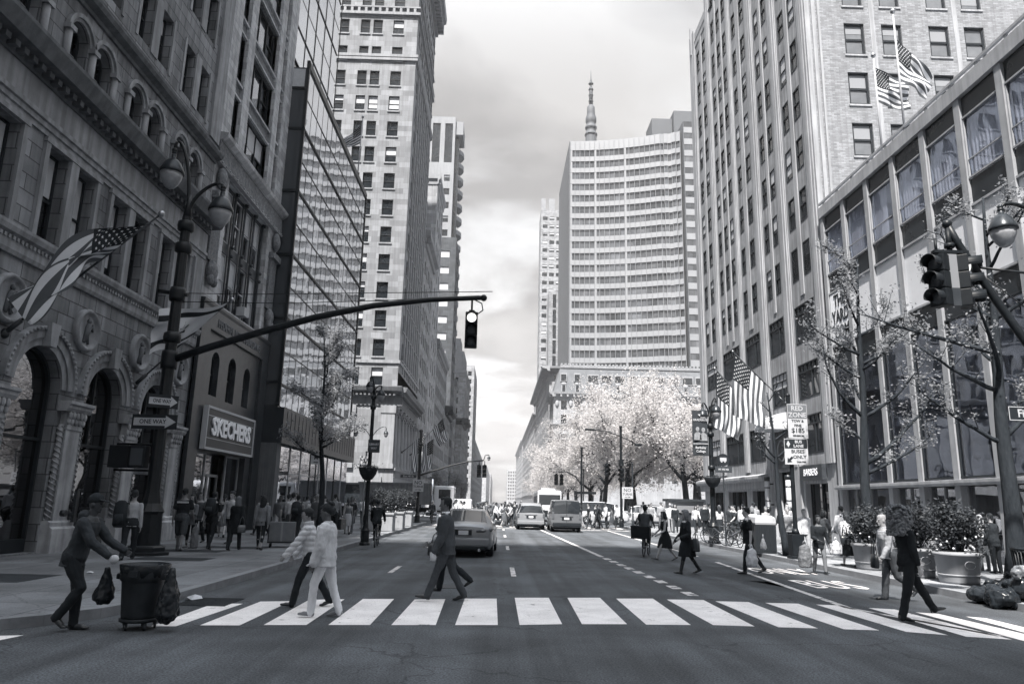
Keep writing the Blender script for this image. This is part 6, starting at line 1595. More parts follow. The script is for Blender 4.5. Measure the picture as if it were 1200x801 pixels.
# ------------------------------------------------------------------ lamps, signals, poles
IRON = mat('painted_iron', .012, .42, vary=.3, vscale=6, spec=.22)
GALV = mat('grey_pole_paint', .035, .45, vary=.25, vscale=5)
LAMPG = mat('lamp_glass', .42, .12, vary=.25, vscale=8, trans=.35, spec=.6)
LAMPC = mat('lamp_cowl', .03, .3, metal=.2, vary=.3, vscale=10)
ALU = mat('sign_back_metal', .35, .4, metal=.6)
SIGN_W = mat('sign_face_white', .40, .4, vary=.08, vscale=4); SIGN_K = mat('sign_black', .02, .5); SIGN_D = mat('sign_dark', .045, .45)
def crook(mb, p, dx, rise, drop, r):
    """a curled arm in the xz plane from p out to dx; returns the lamp hook"""
    P = [Vector(p)]
    for k in range(1, 13):
        t = k/12; P.append(Vector((p[0]+dx*(1-math.cos(PI*t))/2*1.0, p[1], p[2]+rise*math.sin(PI*t*.66))))
    mb.tube(P, [r*(1-.35*k/12) for k in range(13)], 8)
    return P[-1]
def luminaire(parent, p, s):
    m = MB(); m.lathe([(.03*s, .36*s), (.05*s, .30*s), (.05*s, .22*s), (.10*s, .20*s), (.17*s, .12*s), (.225*s, .0), (.25*s, -.06*s), (.255*s, -.11*s), (.235*s, -.115*s)][::-1], 18, p); m.ball((p[0], p[1], p[2]+.37*s), .055*s, 8, 6)
    c = m.build('lamp_cowl', LAMPC, parent)
    m = MB(); m.lathe([(.02*s, -.46*s), (.09*s, -.43*s), (.16*s, -.34*s), (.21*s, -.22*s), (.23*s, -.115*s)], 18, p); m.build('lamp_globe', LAMPG, c)
def twin_lamp(label, loc, rz, H, s=1., base=True, span=(.75, .75), name='street_lamp', ups=(1.15, .62)):
    t = empty(name, loc, rad(rz), label, 'street lamp'); m = MB()
    prof = [(.30*s, 0), (.30*s, .12*s), (.24*s, .18*s), (.22*s, .75*s), (.25*s, .80*s), (.17*s, .95*s), (.125*s, 1.2*s)] if base else [(.2*s, 0), (.2*s, .1), (.13*s, .16)]
    m.lathe(prof+[(.115*s, H*.5), (.095*s, H)], 12, (0, 0, 0), False)
    for z in (H*.62, H*.9, H*.97): m.lathe([(.10*s, z-.12*s), (.16*s, z-.09*s), (.17*s, z), (.16*s, z+.09*s), (.10*s, z+.12*s)], 12, (0, 0, 0))
    m.lathe([(.09*s, H), (.06*s, H+.25*s), (.03*s, H+.5*s)], 10, (0, 0, 0)); m.build('pole', IRON, t)
    for sg, up, sp_ in ((-1, ups[0]*s, span[0]), (1, ups[1]*s, span[1])):
        a = MB(); p = crook(a, (0, 0, H), sg*sp_, up, 0, .045*s)
        a.ball((p[0], p[1], p[2]), .06*s, 8, 6); ar = a.build('crook_arm', IRON, t); luminaire(ar, (p[0], p[1], p[2]-.42*s), s)
    return t
def signal_head(name, label, loc, rz, lit=None, s=1., cat='traffic light', group=None, yellow=False, backplate=False):
    """three lenses facing local -Y, hung from its top at loc"""
    t = empty(name, loc, rad(rz), label, cat, group); hm = mat('signal_housing', .011, .5, spec=.15, vary=.2, vscale=8)
    m = MB(); m.tube([(0, 0, .05), (0, 0, -.28*s)], .03*s, 8); m.box(-.08*s, -.06*s, -.32*s, .08*s, .06*s, -.26*s)
    m.build('hanger', hm, t); m = MB()
    for k in range(3): m.rbox(-.18*s, -.10*s, -.32*s-(k+1)*.36*s+.01, .18*s, .12*s, -.32*s-k*.36*s, .02*s)
    b = m.build('housing', hm, t)
    for k in range(3):
        z = -.32*s-k*.36*s-.18*s; l = MB(); R = Matrix.Translation((0, -.105*s, z)) @ Matrix.Rotation(PI/2, 4, 'X'); l.T = R
        l.lathe([(.14*s, -.01), (.13*s, .012*s), (.08*s, .03*s), (.01, .04*s)], 16, (0, 0, 0)); on = lit == k
        if on:
            em = bpy.data.materials.get('lit_lens')
            if em is None:
                em = mat('lit_lens', .8, .3); pb = em.node_tree.nodes['Principled BSDF']; pb.inputs['Emission Color'].default_value = (1, .98, .95, 1); pb.inputs['Emission Strength'].default_value = .55
        l.build('lens', em if on else mat('dark_lens', .06, .15, vary=.3, vscale=20), b); v = MB(); n = 14; P = []
        v.T = R
        ring = [(.16*s*math.cos(2*PI*j/20), .16*s*math.sin(2*PI*j/20)) for j in range(20)]
        for j in range(20):
            (x0, y0), (x1, y1) = ring[j], ring[(j+1) % 20]
            if y0+y1 > .16*s*1.3*0-.14*s:   # open at the bottom
                d0, d1 = (.24 if y0 > -.05*s else .12)*s, (.24 if y1 > -.05*s else .12)*s
                i = v.av([(x0, y0, -.01), (x1, y1, -.01), (x1, y1, d1), (x0, y0, d0), (x0*.94, y0*.94, -.01), (x1*.94, y1*.94, -.01), (x1*.94, y1*.94, d1), (x0*.94, y0*.94, d0)])
                for q in ((0, 1, 2, 3), (7, 6, 5, 4), (3, 2, 6, 7)): v.af([i+w for w in q], True)
        v.build('visor', hm, b)
    return t
def plate(parent, w, h, c, m, name='plate', ry=0, T=.012, world=False):
    mb = MB(); mb.rbox(c[0]-w/2, c[1]-T, c[2]-h/2, c[0]+w/2, c[1], c[2]+h/2, .004); return mb.build(name, m, parent)
def ptext(parent, txt, size, c, m, sx=1., bold=.004, name='lettering'):
    o = text_mesh(txt, size, .004, m, name, parent, sx=sx, bold=bold); o.matrix_basis = Matrix.Translation(c) @ Matrix.Rotation(PI/2, 4, 'X'); return o
def sign(name, label, loc, rz, w, h, m, lines=(), border=None, cat='sign', shape=None, group=None):
    """flat metal sign facing local -Y. lines = [(text, size, dx, dz, material, sx)]"""
    t = empty(name, loc, rad(rz), label, cat, group)
    plate(t, w, h, (0, 0, 0), m)
    if border:
        b = MB()
        for a in ((-w/2+.01, -h/2+.01, w/2-.01, -h/2+.022), (-w/2+.01, h/2-.022, w/2-.01, h/2-.01), (-w/2+.01, -h/2+.022, -w/2+.022, h/2-.022), (w/2-.022, -h/2+.022, w/2-.01, h/2-.022)): b.box(a[0], -.015, a[1], a[2], -.0122, a[3])
        b.build('border', border, t)
    for q in lines: ptext(t, q[0], q[1], (q[2], -.0145, q[3]), q[4], q[5] if len(q) > 5 else 1.)
    mb = MB(); mb.box(-.05, .0005, -.04, .05, .05, .04); mb.build('clamp', ALU, t)
    return t
def one_way(label, loc, rz, w, h):
    t = empty('one_way_sign', loc, rad(rz), label, 'sign'); plate(t, w, h, (0, 0, 0), SIGN_K)
    a = MB(); k = w*.5; pts = [(-w*.46, -h*.26), (w*.24, -h*.26), (w*.24, -h*.42), (w*.47, 0), (w*.24, h*.42), (w*.24, h*.26), (-w*.46, h*.26)]
    a.prism(pts, lambda u, v, d: (u, d, v), -.0155, -.0125); a.build('arrow', SIGN_W, t)
    ptext(t, 'ONE WAY', h*.42, (-w*.04, -.018, 0), SIGN_K, sx=w/h*.235/.78, bold=.003)
    mb = MB(); mb.box(-.05, .0005, -.04, .05, .05, .04); mb.build('clamp', ALU, t)
    return t
def pole(name, label, loc, H, r, m, cat='pole', base=True, top=True):
    t = empty(name, loc, 0, label, cat); mb = MB()
    if base: mb.lathe([(r*2.6, 0), (r*2.6, .05), (r*1.7, .08), (r*1.5, .5), (r*1.1, .56), (r, .6), (r*.9, H)], 12, (0, 0, 0), False)
    else: mb.lathe([(r, 0), (r, H)], 10, (0, 0, 0), False)
    if top: mb.ball((0, 0, H), r*1.25, 8, 6)
    mb.build('shaft', m, t); return t
def hanging_basket(label, loc, r=.42, side=1):
    t = empty('hanging_basket', loc, 0, label, 'flower basket'); m = MB()
    m.lathe([(.03, -.42), (r*.5, -.36), (r*.85, -.18), (r, .0), (r*1.02, .04), (r*.9, .0)], 18, (0, 0, 0)); m.build('bowl', mat('basket_liner', .03, .9, vary=.4, vscale=14, bump=.8, bscale=40), t)
    m = MB(); rr = random.Random(3)
    for k in range(60): leaf_quads(m, rr, Vector((rr.gauss(0, r*.5), rr.gauss(0, r*.5), .05)), 5, .07, .07)
    m.build('plants', mat('dark_leaf', .05, .7, vary=.4, vscale=8, trans=.2), t, fix=False)
    return t

# ------------------------------------------------------------------ flags
def flag(name, label, base, tip, corners, kind='us', sag=.25, seed=0, waves=3, amp=.10, n=(44, 26), pole_r=.03, ball=True, bracket=True, group=None, twist=0):
    """corners: hoist-top, hoist-bottom, fly-top, fly-bottom; cloth with stripes and stars as its own faces"""
    base, tip = Vector(base), Vector(tip); t = empty(name, base, 0, label, 'flag', group)
    m = MB(); m.tube([(0, 0, 0), tip-base], [pole_r, pole_r*.7], 8)
    m.build('flagpole', mat('flagpole_dark', .04, .4) if bracket else mat('flagpole_white', .36, .4), t)
    if ball: m = MB(); m.ball(tip-base, pole_r*2.3, 8, 6); m.build('finial', mat('brass_ball', .35, .3, metal=.8), t)
    if bracket: m = MB(); d = (tip-base).normalized(); m.tube([-d*.1, d*.55], [.07, .06], 8); m.ball((0, 0, 0), .13, 8, 6); m.build('bracket', BRONZE, t)
    A, B, C_, D = [Vector(q)-base for q in corners]; nx, ny = n; r = random.Random(seed)
    def P(s, v):                                           # s along the fly, v down the hoist
        p = (A.lerp(B, v)).lerp(C_.lerp(D, v), s); nn = (C_-A).cross(B-A).normalized(); ph = seed
        w = amp*(s**.7)*(math.sin(2*PI*(waves*v+.9*s)+ph)+.45*math.sin(2*PI*(1.7*waves*v-1.6*s)+2*ph)); p = p+nn*w
        return p+Vector((0, 0, -sag*math.sin(PI*s)*(1-.3*v)))+(B-A)*.05*math.sin(5*s+ph)*s
    wm = mat('flag_white', .56, .85, trans=.15, vary=.06, vscale=4); dm = mat('flag_stripe', .08, .85, trans=.15, vary=.06, vscale=4); cm = mat('flag_canton', .018, .85, trans=.1)
    sm = mat('flag_star_white', .6, .85)
    m = MB(); V0 = m.av([P(i/nx, j/ny) for j in range(ny+1) for i in range(nx+1)])
    for j in range(ny):
        for i in range(nx):
            s, v = (i+.5)/nx, (j+.5)/ny
            if kind == 'us': k = 2 if (s < .4 and v < 7/13) else (1 if int(v*13) % 2 == 0 else 0)
            else: k = 1 if (.11 < v < .23 or .77 < v < .89) else 0
            m.mi = k; q = V0+j*(nx+1)+i; m.af((q, q+1, q+nx+2, q+nx+1), True)
    cl = m.build('cloth', [wm, dm if kind == 'us' else cm, cm], t, fix=False)
    st = MB()
    def star(s, v, ds, dv, th=0):
        for sg in (1, -1):
            pts = []
            for k in range(10):
                rr = 1 if k % 2 == 0 else .42; a = PI/2+PI*k/5+th; ss, vv = s+ds*rr*math.cos(a), v-dv*rr*math.sin(a); e = .01
                nn = (P(ss+e, vv)-P(ss-e, vv)).cross(P(ss, vv+e)-P(ss, vv-e)).normalized(); pts.append(P(ss, vv)+nn*sg*.006)
            st.face(pts)
    if kind == 'us':
        for rrow in range(9):
            for c in range(6 if rrow % 2 == 0 else 5): star(.4*(c*2+1+(rrow % 2))/12.0, (7/13)*(rrow+1)/10, .014, .024)
        st.build('stars', sm, cl, fix=False)
    else:
        for sg in (1, -1):
            for th in (0, PI):
                tri = [PI/2+th+2*PI*k/3 for k in range(3)]
                for k in range(3):
                    a0, a1 = tri[k], tri[(k+1) % 3]; q = []
                    for rr, a in ((1.0, a0), (1.0, a1), (.45, a1), (.45, a0)):
                        ss, vv = .5+.13*rr*math.cos(a), .5-.19*rr*math.sin(a); e = .01
                        nn = (P(ss+e, vv)-P(ss-e, vv)).cross(P(ss, vv+e)-P(ss, vv-e)).normalized(); q.append(P(ss, vv)+nn*sg*.006)
                    st.face(q)
        st.build('star', cm, cl, fix=False)
    return t

# ------------------------------------------------------------------ vehicles
TYRE = mat('tyre_rubber', .02, .8, bump=.3, bscale=60); RIM = mat('alloy_rim', .35, .3, metal=.8)
CARGLASS = mat('car_glass', .02, .04, spec=.8)
LAMP_R = mat('tail_lamp', .10, .15, spec=.6, coat=.5); LAMP_W = mat('lamp_clear', .55, .15, spec=.6, coat=.5)
CHROME = mat('chrome_trim', .6, .15, metal=1); BLACKP = mat('black_plastic', .02, .5)
def paint(v): return mat('car_paint_%d' % int(v*1000), v, .28, metal=.25, coat=.7, vary=.04, vscale=3)
def wheel(parent, x, y, r, w, spokes=7):
    t = MB(); t.T = Matrix.Translation((x, y, r)) @ Matrix.Rotation(PI/2, 4, 'Y')
    t.lathe([(r*.66, -w/2), (r*.92, -w/2), (r, -w*.36), (r, w*.36), (r*.92, w/2), (r*.66, w/2)], 24, (0, 0, 0)); ty = t.build('wheel', TYRE, parent)
    m = MB(); m.T = t.T; m.lathe([(r*.66, -w*.42), (r*.66, w*.42)], 20, (0, 0, 0)); sg = 1 if x > 0 else -1
    for k in range(spokes):
        a = 2*PI*k/spokes; m.tube([(r*.12*math.cos(a), r*.12*math.sin(a), sg*w*.45), (r*.62*math.cos(a), r*.62*math.sin(a), sg*w*.46)], r*.07, 5)
    m.ball((0, 0, sg*w*.45), (r*.16, r*.16, .02), 8, 5); m.build('rim', RIM, ty)
def car(name, label, loc, rz, st, col, wh, r=.33, cat='car', W=.9, group=None, glass=(1, 99), rear=None, front=None, plate_txt=None):
    """st: stations front to back (y, half-width, z_bottom, z_belt, half-width at roof, z_top, greenhouse?) ; wheels wh=(y_front, y_rear)"""
    t = empty(name, loc, rad(rz), label, cat, group); pm = paint(col); m = MB(); n = len(st); rows = []
    for (y, w, zb, zl, wr, zt, gh) in st:
        zs = zb+.12
        prof = [(0, zb), (w*.90, zb), (w*.985, zs), (w, zs+(zl-zs)*.45), (w*.985, zl-.05), (w*.955, zl), (wr, zt-.035), (wr-.07, zt), (0, zt+.025)]
        rows.append([(x, y, z) for x, z in prof]+[(-x, y, z) for x, z in prof[-2:0:-1]])
    k = len(rows[0]); b = m.av([p for q in rows for p in q]); half = len(prof)
    for i in range(n-1):
        for j in range(k):
            gl = 0; gh0, gh1 = st[i][6], st[i+1][6]
            if gh0 and gh1 and j in (5, k-6): gl = 1
            if (gh0 != gh1) and j in (5, 6, 7, k-6, k-7, k-8): gl = 1 if j in (6, 7, k-7, k-8) else 0
            m.mi = gl; m.af((b+i*k+j, b+i*k+(j+1) % k, b+(i+1)*k+(j+1) % k, b+(i+1)*k+j), j not in (0, 1, k-1, k-2))
    m.mi = 0; m.af([b+j for j in range(k)][::-1], False); m.af([b+(n-1)*k+j for j in range(k)], False)
    me = m.mesh('body', [pm, CARGLASS, BLACKP]); m.fixn(me); o = bpy.data.objects.new('body', me); COL.objects.link(o)
    cut = MB()
    for y in wh: cut.T = Matrix.Translation((0, y, r)) @ Matrix.Rotation(PI/2, 4, 'Y'); cut.lathe([(r*1.16, -2), (r*1.16, -W*.66)], 22, (0, 0, 0)); cut.lathe([(r*1.16, W*.66), (r*1.16, 2)], 22, (0, 0, 0))
    co = cut.build('cut', BLACKP); md = o.modifiers.new('b', 'BOOLEAN'); md.operation = 'DIFFERENCE'; md.object = co; md.solver = 'EXACT'
    bv = o.modifiers.new('bev', 'BEVEL'); bv.width = .018; bv.segments = 2; bv.limit_method = 'ANGLE'; bv.angle_limit = rad(28)
    dg = bpy.context.evaluated_depsgraph_get(); me2 = bpy.data.meshes.new_from_object(o.evaluated_get(dg)); me2.name = 'body'
    me2.polygons.foreach_set('use_smooth', [True]*len(me2.polygons)); me2.set_sharp_from_angle(angle=rad(32)) if hasattr(me2, 'set_sharp_from_angle') else None
    bpy.data.objects.remove(o); bpy.data.objects.remove(co)
    o = bpy.data.objects.new('body', me2); link(o, t)
    for y in wh:
        for sg in (-1, 1): wheel(t, sg*(W-.11), y, r, .22)
    m = MB(); m.box(-W*.8, wh[1]-.5, .16, W*.8, wh[0]+.5, .3); m.build('underbody', BLACKP, t)
    if rear: rear(t, st)
    if front: front(t, st)
    return t
def sedan(label, loc, rz, col=.22, group=None):
    st = [(2.38, .62, .30, .50, .52, .56, 0), (2.25, .80, .22, .62, .66, .68, 0), (1.7, .89, .20, .78, .74, .86, 0), (1.05, .915, .2, .88, .76, .98, 0), (.35, .92, .2, .92, .60, 1.36, 1), (-.35, .92, .2, .94, .60, 1.45, 1), (-1.0, .92, .2, .95, .58, 1.40, 1), (-1.72, .91, .22, .97, .70, 1.06, 0), (-2.2, .87, .26, .95, .70, 1.03, 0), (-2.40, .80, .34, .86, .66, .92, 0)]
    def rear(t, st):
        m = MB()
        for sg in (-1, 1):
            m.loft([(sg*.40, -2.415, .80), (sg*.62, -2.39, .82), (sg*.84, -2.26, .85), (sg*.90, -2.05, .87)], [.03, .055, .07, .03], [.03, .055, .065, .03], 10, (0, 1, 0))
        m.build('tail_light', LAMP_R, t)
        m = MB(); m.rbox(-.80, -2.47, .34, .80, -2.28, .60, .05); m.build('bumper', paint(col), t)
        m = MB(); m.rbox(-.70, -2.475, .24, .70, -2.30, .36, .02); m.build('bumper_skirt', BLACKP, t)
        m = MB(); m.box(-.26, -2.435, .68, .26, -2.405, .84); m.build('plate_recess', BLACKP, t)
        m = MB(); m.box(-.155, -2.445, .69, .155, -2.436, .82); m.build('number_plate', LAMP_W, t)
        m = MB(); m.box(-.34, -2.43, .855, .34, -2.40, .88); m.build('chrome_strip', CHROME, t)
        m = MB()
        for sg in (-1, 1): m.rbox(sg*.97-.10, .62, .93, sg*.97+.10, .80, 1.06, .03); m.box(min(sg*.85, sg*.9), .68, .95, max(sg*.85, sg*.9), .75, .99)
        m.build('mirror', paint(col), t)
        m = MB()
        for sg in (-1, 1):
            for y in (-.25, .55): m.box(sg*.935-.012, y-.11, .80, sg*.935+.012, y+.09, .83)
        m.build('door_handle', CHROME, t)
        m = MB()
        for sg in (-1, 1): m.tube([(sg*.5, -2.3, .24), (sg*.5, -2.5, .24)], .045, 8)
        m.build('exhaust', CHROME, t)
    return car('sedan', label, loc, rz, st, col, (1.42, -1.40), .33, group=group, rear=rear)
def suv(label, loc, rz, col=.3, van=False, name='suv', group=None, cat='car'):
    if not van: st = [(2.25, .70, .32, .62, .6, .70, 0), (2.1, .84, .26, .80, .70, .88, 0), (1.35, .92, .25, .98, .78, 1.08, 0), (.55, .93, .25, 1.04, .68, 1.60, 1), (-.5, .94, .25, 1.06, .70, 1.70, 1), (-1.7, .93, .26, 1.06, .68, 1.66, 1), (-2.2, .90, .30, 1.04, .64, 1.52, 1), (-2.32, .86, .40, 1.0, .80, 1.06, 0)]
    else: st = [(2.3, .72, .32, .72, .62, .80, 0), (2.15, .88, .26, .90, .76, .98, 0), (1.75, .93, .25, 1.02, .82, 1.10, 0), (1.0, .95, .25, 1.08, .76, 1.78, 1), (0, .96, .25, 1.10, .80, 1.92, 1), (-1.6, .96, .26, 1.10, .80, 1.92, 1), (-2.34, .94, .30, 1.08, .78, 1.86, 1), (-2.40, .92, .40, 1.04, .90, 1.08, 0)]
    def rear(t, st):
        yb = st[-1][0]; top = 1.0 if not van else 1.06
        m = MB()
        for sg in (-1, 1): m.rbox(sg*.83-.07, yb-.035, .78, sg*.83+.07, yb+.08, top+(.15 if van else .02), .02)
        m.build('tail_light', LAMP_R, t)
        m = MB(); m.rbox(-.86, yb-.10, .36, .86, yb+.06, .58, .04); m.build('bumper', paint(col) if not van else BLACKP, t)
        m = MB(); m.box(-.3, yb-.03, .74, .3, yb+.01, .90); m.build('plate_recess', BLACKP, t)
        m = MB(); m.box(-.155, yb-.04, .75, .155, yb-.031, .88); m.build('number_plate', LAMP_W, t)
        m = MB(); m.box(-.4, yb-.025, .93, .4, yb+.01, .96); m.build('chrome_strip', CHROME, t)
        m = MB()
        for sg in (-1, 1): m.rbox(sg*1.02-.10, .85, 1.05, sg*1.02+.10, 1.02, 1.25, .03)
        m.build('mirror', BLACKP, t)
        if van: m = MB(); m.box(-.012, yb-.02, .6, .012, yb+.02, 1.85); m.build('door_seam', BLACKP, t)
        else:
            m = MB()
            for sg in (-1, 1): m.tube([(sg*.62, -1.8, 1.73), (sg*.64, -.5, 1.77), (sg*.62, .3, 1.70)], .02, 6)
            m.build('roof_rail', BLACKP, t)
    return car(name, label, loc, rz, st, col, (1.45, -1.45), .36 if not van else .34, W=.93, rear=rear, group=group, cat=cat)
def truck(label, loc, rz):
    t = empty('dump_truck', loc, rad(rz), label, 'truck'); gm = mat('truck_grey', .17, .5, vary=.2, vscale=1.2, wear=.3); wm = mat('cab_white', .55, .4)
    m = MB(); m.prism([(-4.6, 1.35), (1.2, 1.35), (1.2, 3.1), (-4.9, 3.1)], lambda u, v, d: (d, u, v), -1.22, 1.22)
    for k in range(7): m.box(-1.28, -4.4+k*.9, 1.4, 1.28, -4.3+k*.9, 3.05)
    m.box(-1.3, -4.95, 3.0, 1.3, 1.25, 3.14); m.build('dump_body', gm, t)
    m = MB(); m.box(-.5, -4.6, .75, .5, 4.4, 1.1); m.build('chassis', BLACKP, t)
    m = MB(); m.rbox(-1.15, 1.5, .9, 1.15, 3.2, 2.95, .12); m.rbox(-.95, 3.1, .8, .95, 4.7, 1.9, .12); cb = m.build('cab', wm, t)
    m = MB()
    for sg in (-1, 1): m.box(sg*1.15-.01, 1.9, 1.9, sg*1.15+.012, 2.9, 2.65)
    m.box(-1.0, 3.19, 1.95, 1.0, 3.212, 2.75); m.build('window', CARGLASS, cb)
    m = MB(); m.tube([(1.2, 1.35, 1.0), (1.2, 1.35, 3.5)], .08, 8); m.build('exhaust_stack', CHROME, t)
    m = MB()
    for sg in (-1, 1): m.tube([(sg*.95, .9, .75), (sg*.95, 1.8, .75)], .3, 12)
    m.build('fuel_tank', CHROME, t)
    for y in (-3.4, -2.2, 3.6):
        for sg in (-1, 1): wheel(t, sg*1.05, y, .52, .32, 10)
    return t
def shuttle_bus(label, loc, rz, v=.62, L=7.5, H=2.9):
    t = empty('shuttle_bus', loc, rad(rz), label, 'bus'); m = MB(); m.rbox(-1.15, -L/2, .5, 1.15, L/2, H, .22); m.build('body', paint(v), t)
    m = MB(); m.rbox(-1.0, -L/2-.02, 1.55, 1.0, -L/2+.1, 2.5, .05)
    for sg in (-1, 1):
        for k in range(5): m.box(sg*1.155-.01, -L/2+.5+k*1.35, 1.5, sg*1.155+.012, -L/2+1.65+k*1.35, 2.4)
    m.rbox(-1.05, L/2-.1, 1.3, 1.05, L/2+.02, 2.5, .05); m.build('window', CARGLASS, t)
    m = MB(); m.rbox(-1.1, -L/2-.1, .45, 1.1, -L/2+.05, .8, .04); m.build('bumper', BLACKP, t)
    m = MB()
    for sg in (-1, 1): m.rbox(sg*.98-.08, -L/2-.03, .95, sg*.98+.08, -L/2+.05, 1.35, .02)
    m.build('tail_light', LAMP_R, t)
    m = MB(); m.rbox(-.7, -1.5, H-.02, .7, 1.5, H+.22, .06); m.build('roof_unit', paint(v), t)
    for y in (-L*.3, L*.32):
        for sg in (-1, 1): wheel(t, sg*1.0, y, .42, .28, 8)
    return t
def bicycle(label, loc, rz, v=.03, rack=None, group=None, name='bicycle'):
    """rear wheel at the origin's back; faces local +Y"""
    t = empty(name, loc, rad(rz), label, 'bicycle', group); r = .335
    for y, nm in ((-.52, 'rear'), (.53, 'front')):
        m = MB(); m.T = Matrix.Translation((0, y, r)) @ Matrix.Rotation(PI/2, 4, 'Y'); K = 28
        P = [(r*.955*math.cos(2*PI*k/K), r*.955*math.sin(2*PI*k/K), 0) for k in range(K+1)]
        m.tube(P, .018, 7, caps=False); w_ = m.build('wheel', TYRE, t)
        m2 = MB(); m2.T = m.T
        for k in range(16): a = 2*PI*k/16; m2.tube([(.02*math.cos(a+.6), .02*math.sin(a+.6), .02*(-1)**k), (r*.93*math.cos(a), r*.93*math.sin(a), 0)], .0032, 4, caps=False)
        m2.tube([(0, 0, -.05), (0, 0, .05)], .022, 8); m2.build('spokes', RIM, w_)
    m = MB(); bb, st, hd, hb = (0, -.08, .28), (0, -.22, .80), (0, .36, .84), (0, .39, .70)
    for a, b in ((bb, st), (bb, hb), ((0, -.2, .74), (0, .36, .80)), (hd, hb)): m.tube([a, b], .018, 7)
    for sg in (-1, 1):
        m.tube([(sg*.04, -.52, r), bb], .011, 6); m.tube([(sg*.04, -.52, r), (sg*.015, -.21, .74)], .010, 6); m.tube([(sg*.04, .53, r), (sg*.03, .42, .66), (0, .39, .70)], .013, 6)
    m.build('frame', mat('bike_paint_%d' % int(v*1000), v, .3), t)
    m = MB(); m.tube([hd, (0, .34, .96)], .014, 6); m.tube([(-.29, .33, .98), (-.2, .40, .98), (0, .36, .965), (.2, .40, .98), (.29, .33, .98)], .013, 6); m.build('handlebar', BLACKP, t)
    m = MB(); m.tube([st, (0, -.235, .92)], .014, 6); m.loft([(0, -.36, .94), (0, -.28, .955), (0, -.1, .945)], [.07, .075, .02], [.02, .03, .018], 8, (1, 0, 0)); m.build('saddle', BLACKP, t)
    m = MB(); m.tube([(-.09, -.08, .28), (.09, -.08, .28)], .012, 6); m.box(.09, -.12, .11, .18, -.04, .13); m.box(-.18, -.12, .43, -.09, -.04, .45); m.tube([(.09, -.08, .28), (.1, -.08, .12)], .01, 5); m.tube([(-.09, -.08, .28), (-.1, -.08, .44)], .01, 5); m.build('pedals', BLACKP, t)
    return t
# ------------------------------------------------------------------ street trees and the park
street_tree('slim young tree on the left pavement in front of the mirror glass building', (-7.15, 30.75, KZ), 5, H=8.6, r0=.13, fork=3.0, leafn=26, leaf=.095, spread=.17, nb=11, blen=(1.3, 2.3), lean=(-.5, 0),
            limbs=[(3.2, (-1, -.2, .35), 1.7), (3.6, (1, .1, .5), 1.6), (4.8, (.9, -.3, .6), 1.7), (5.3, (-1, .2, .7), 1.6)])
street_tree('young street tree before the white office sign, pale leaves and long low limbs', (10.75, 21.7, KZ), 8, H=9.3, r0=.16, fork=4.2, leafn=17, leaf=.085, spread=.13, nb=10, blen=(1.4, 2.5), lean=(.35, 0), fill=.9,
            limbs=[(2.9, (1, -.1, .38), 3.3), (2.6, (1, .15, .28), 2.2), (4.3, (-.9, .1, .75), 2.4), (5.9, (1, 0, .55), 1.8), (6.2, (-1, -.1, .42), 1.9), (3.6, (-.8, .2, .7), 1.1)])
street_tree('street tree at the right edge with a thick dark trunk and far reaching branches', (11.25, 16.3, KZ), 13, H=9.0, r0=.20, fork=4.4, leafn=14, leaf=.08, spread=.12, nb=9, blen=(1.5, 2.6), lean=(.3, 0), fill=.85,
            limbs=[(3.1, (-1, .0, .22), 2.0), (4.3, (-1, -.1, .25), 2.2), (5.2, (-1, .15, .35), 2.9), (3.2, (.9, -.2, .6), 2.3), (3.6, (.9, .3, .5), 2.0), (6.4, (-.9, 0, .5), 2.0), (6.0, (1, 0, .5), 2.0)])
street_tree('thin nearly bare tree leaning by the litter bin on the right pavement', (9.9, 25.72, KZ), 3, H=5.6, r0=.11, fork=3.2, leafn=5, leaf=.09, spread=.15, nb=5, blen=(.7, 1.3), lean=(-.35, 0), fill=.15, limbs=[(3.1, (-1, 0, .5), 1.1), (3.3, (1, -.2, .7), 1.2)])
for i, (x, y, h) in enumerate(((-7.6, 96, 5.2), (-6.8, 118, 5.6), (-7.4, 150, 6.5))):
    street_tree('small %s tree far down the left pavement' % ('round', 'dark', 'distant leafy')[i], (x, y, KZ), 20+i, H=h, r0=.12, fork=1.6, leafn=9, leaf=.28, spread=.4, nb=9, blen=(1.2, 2.0))
PT = [park_tree_meshes(s, 17.5, 1) for s in (1, 2, 3)]
PK = [(12.8, 90, .95), (33, 92, 1.15), (14.5, 84, 1.0), (21, 82, 1.12), (28, 86, 1.1), (36, 84, 1.05), (17.5, 95, 1.12), (26, 98, 1.2), (13.0, 104, .95), (20, 112, 1.1), (30, 110, 1.2), (12.6, 118, .9), (22, 128, 1.05), (12.6, 132, .85), (20, 146, .95), (12.4, 146, .82), (21, 166, .85), (12.4, 160, .78), (12.3, 174, .76), (20, 186, .8), (12.3, 188, .74), (12.2, 203, .72)]
for i, (x, y, s) in enumerate(PK):
    e = empty('park_tree', (x, y, KZ), RND.uniform(0, 6.28), ('pale leafy park tree in the front row at the far corner' if y < 90 else 'pale leafy park tree along the street edge beyond the far corner' if x < 15 else 'pale leafy park tree standing deep in the park'), 'tree', 'park trees beyond the far crossing')
    e.scale = (s, s, s*RND.uniform(.92, 1.08)); tm, cm = PT[i % 3]
    for nm, me in (('trunk', tm), ('crown', cm)): link(bpy.data.objects.new(nm, me), e)

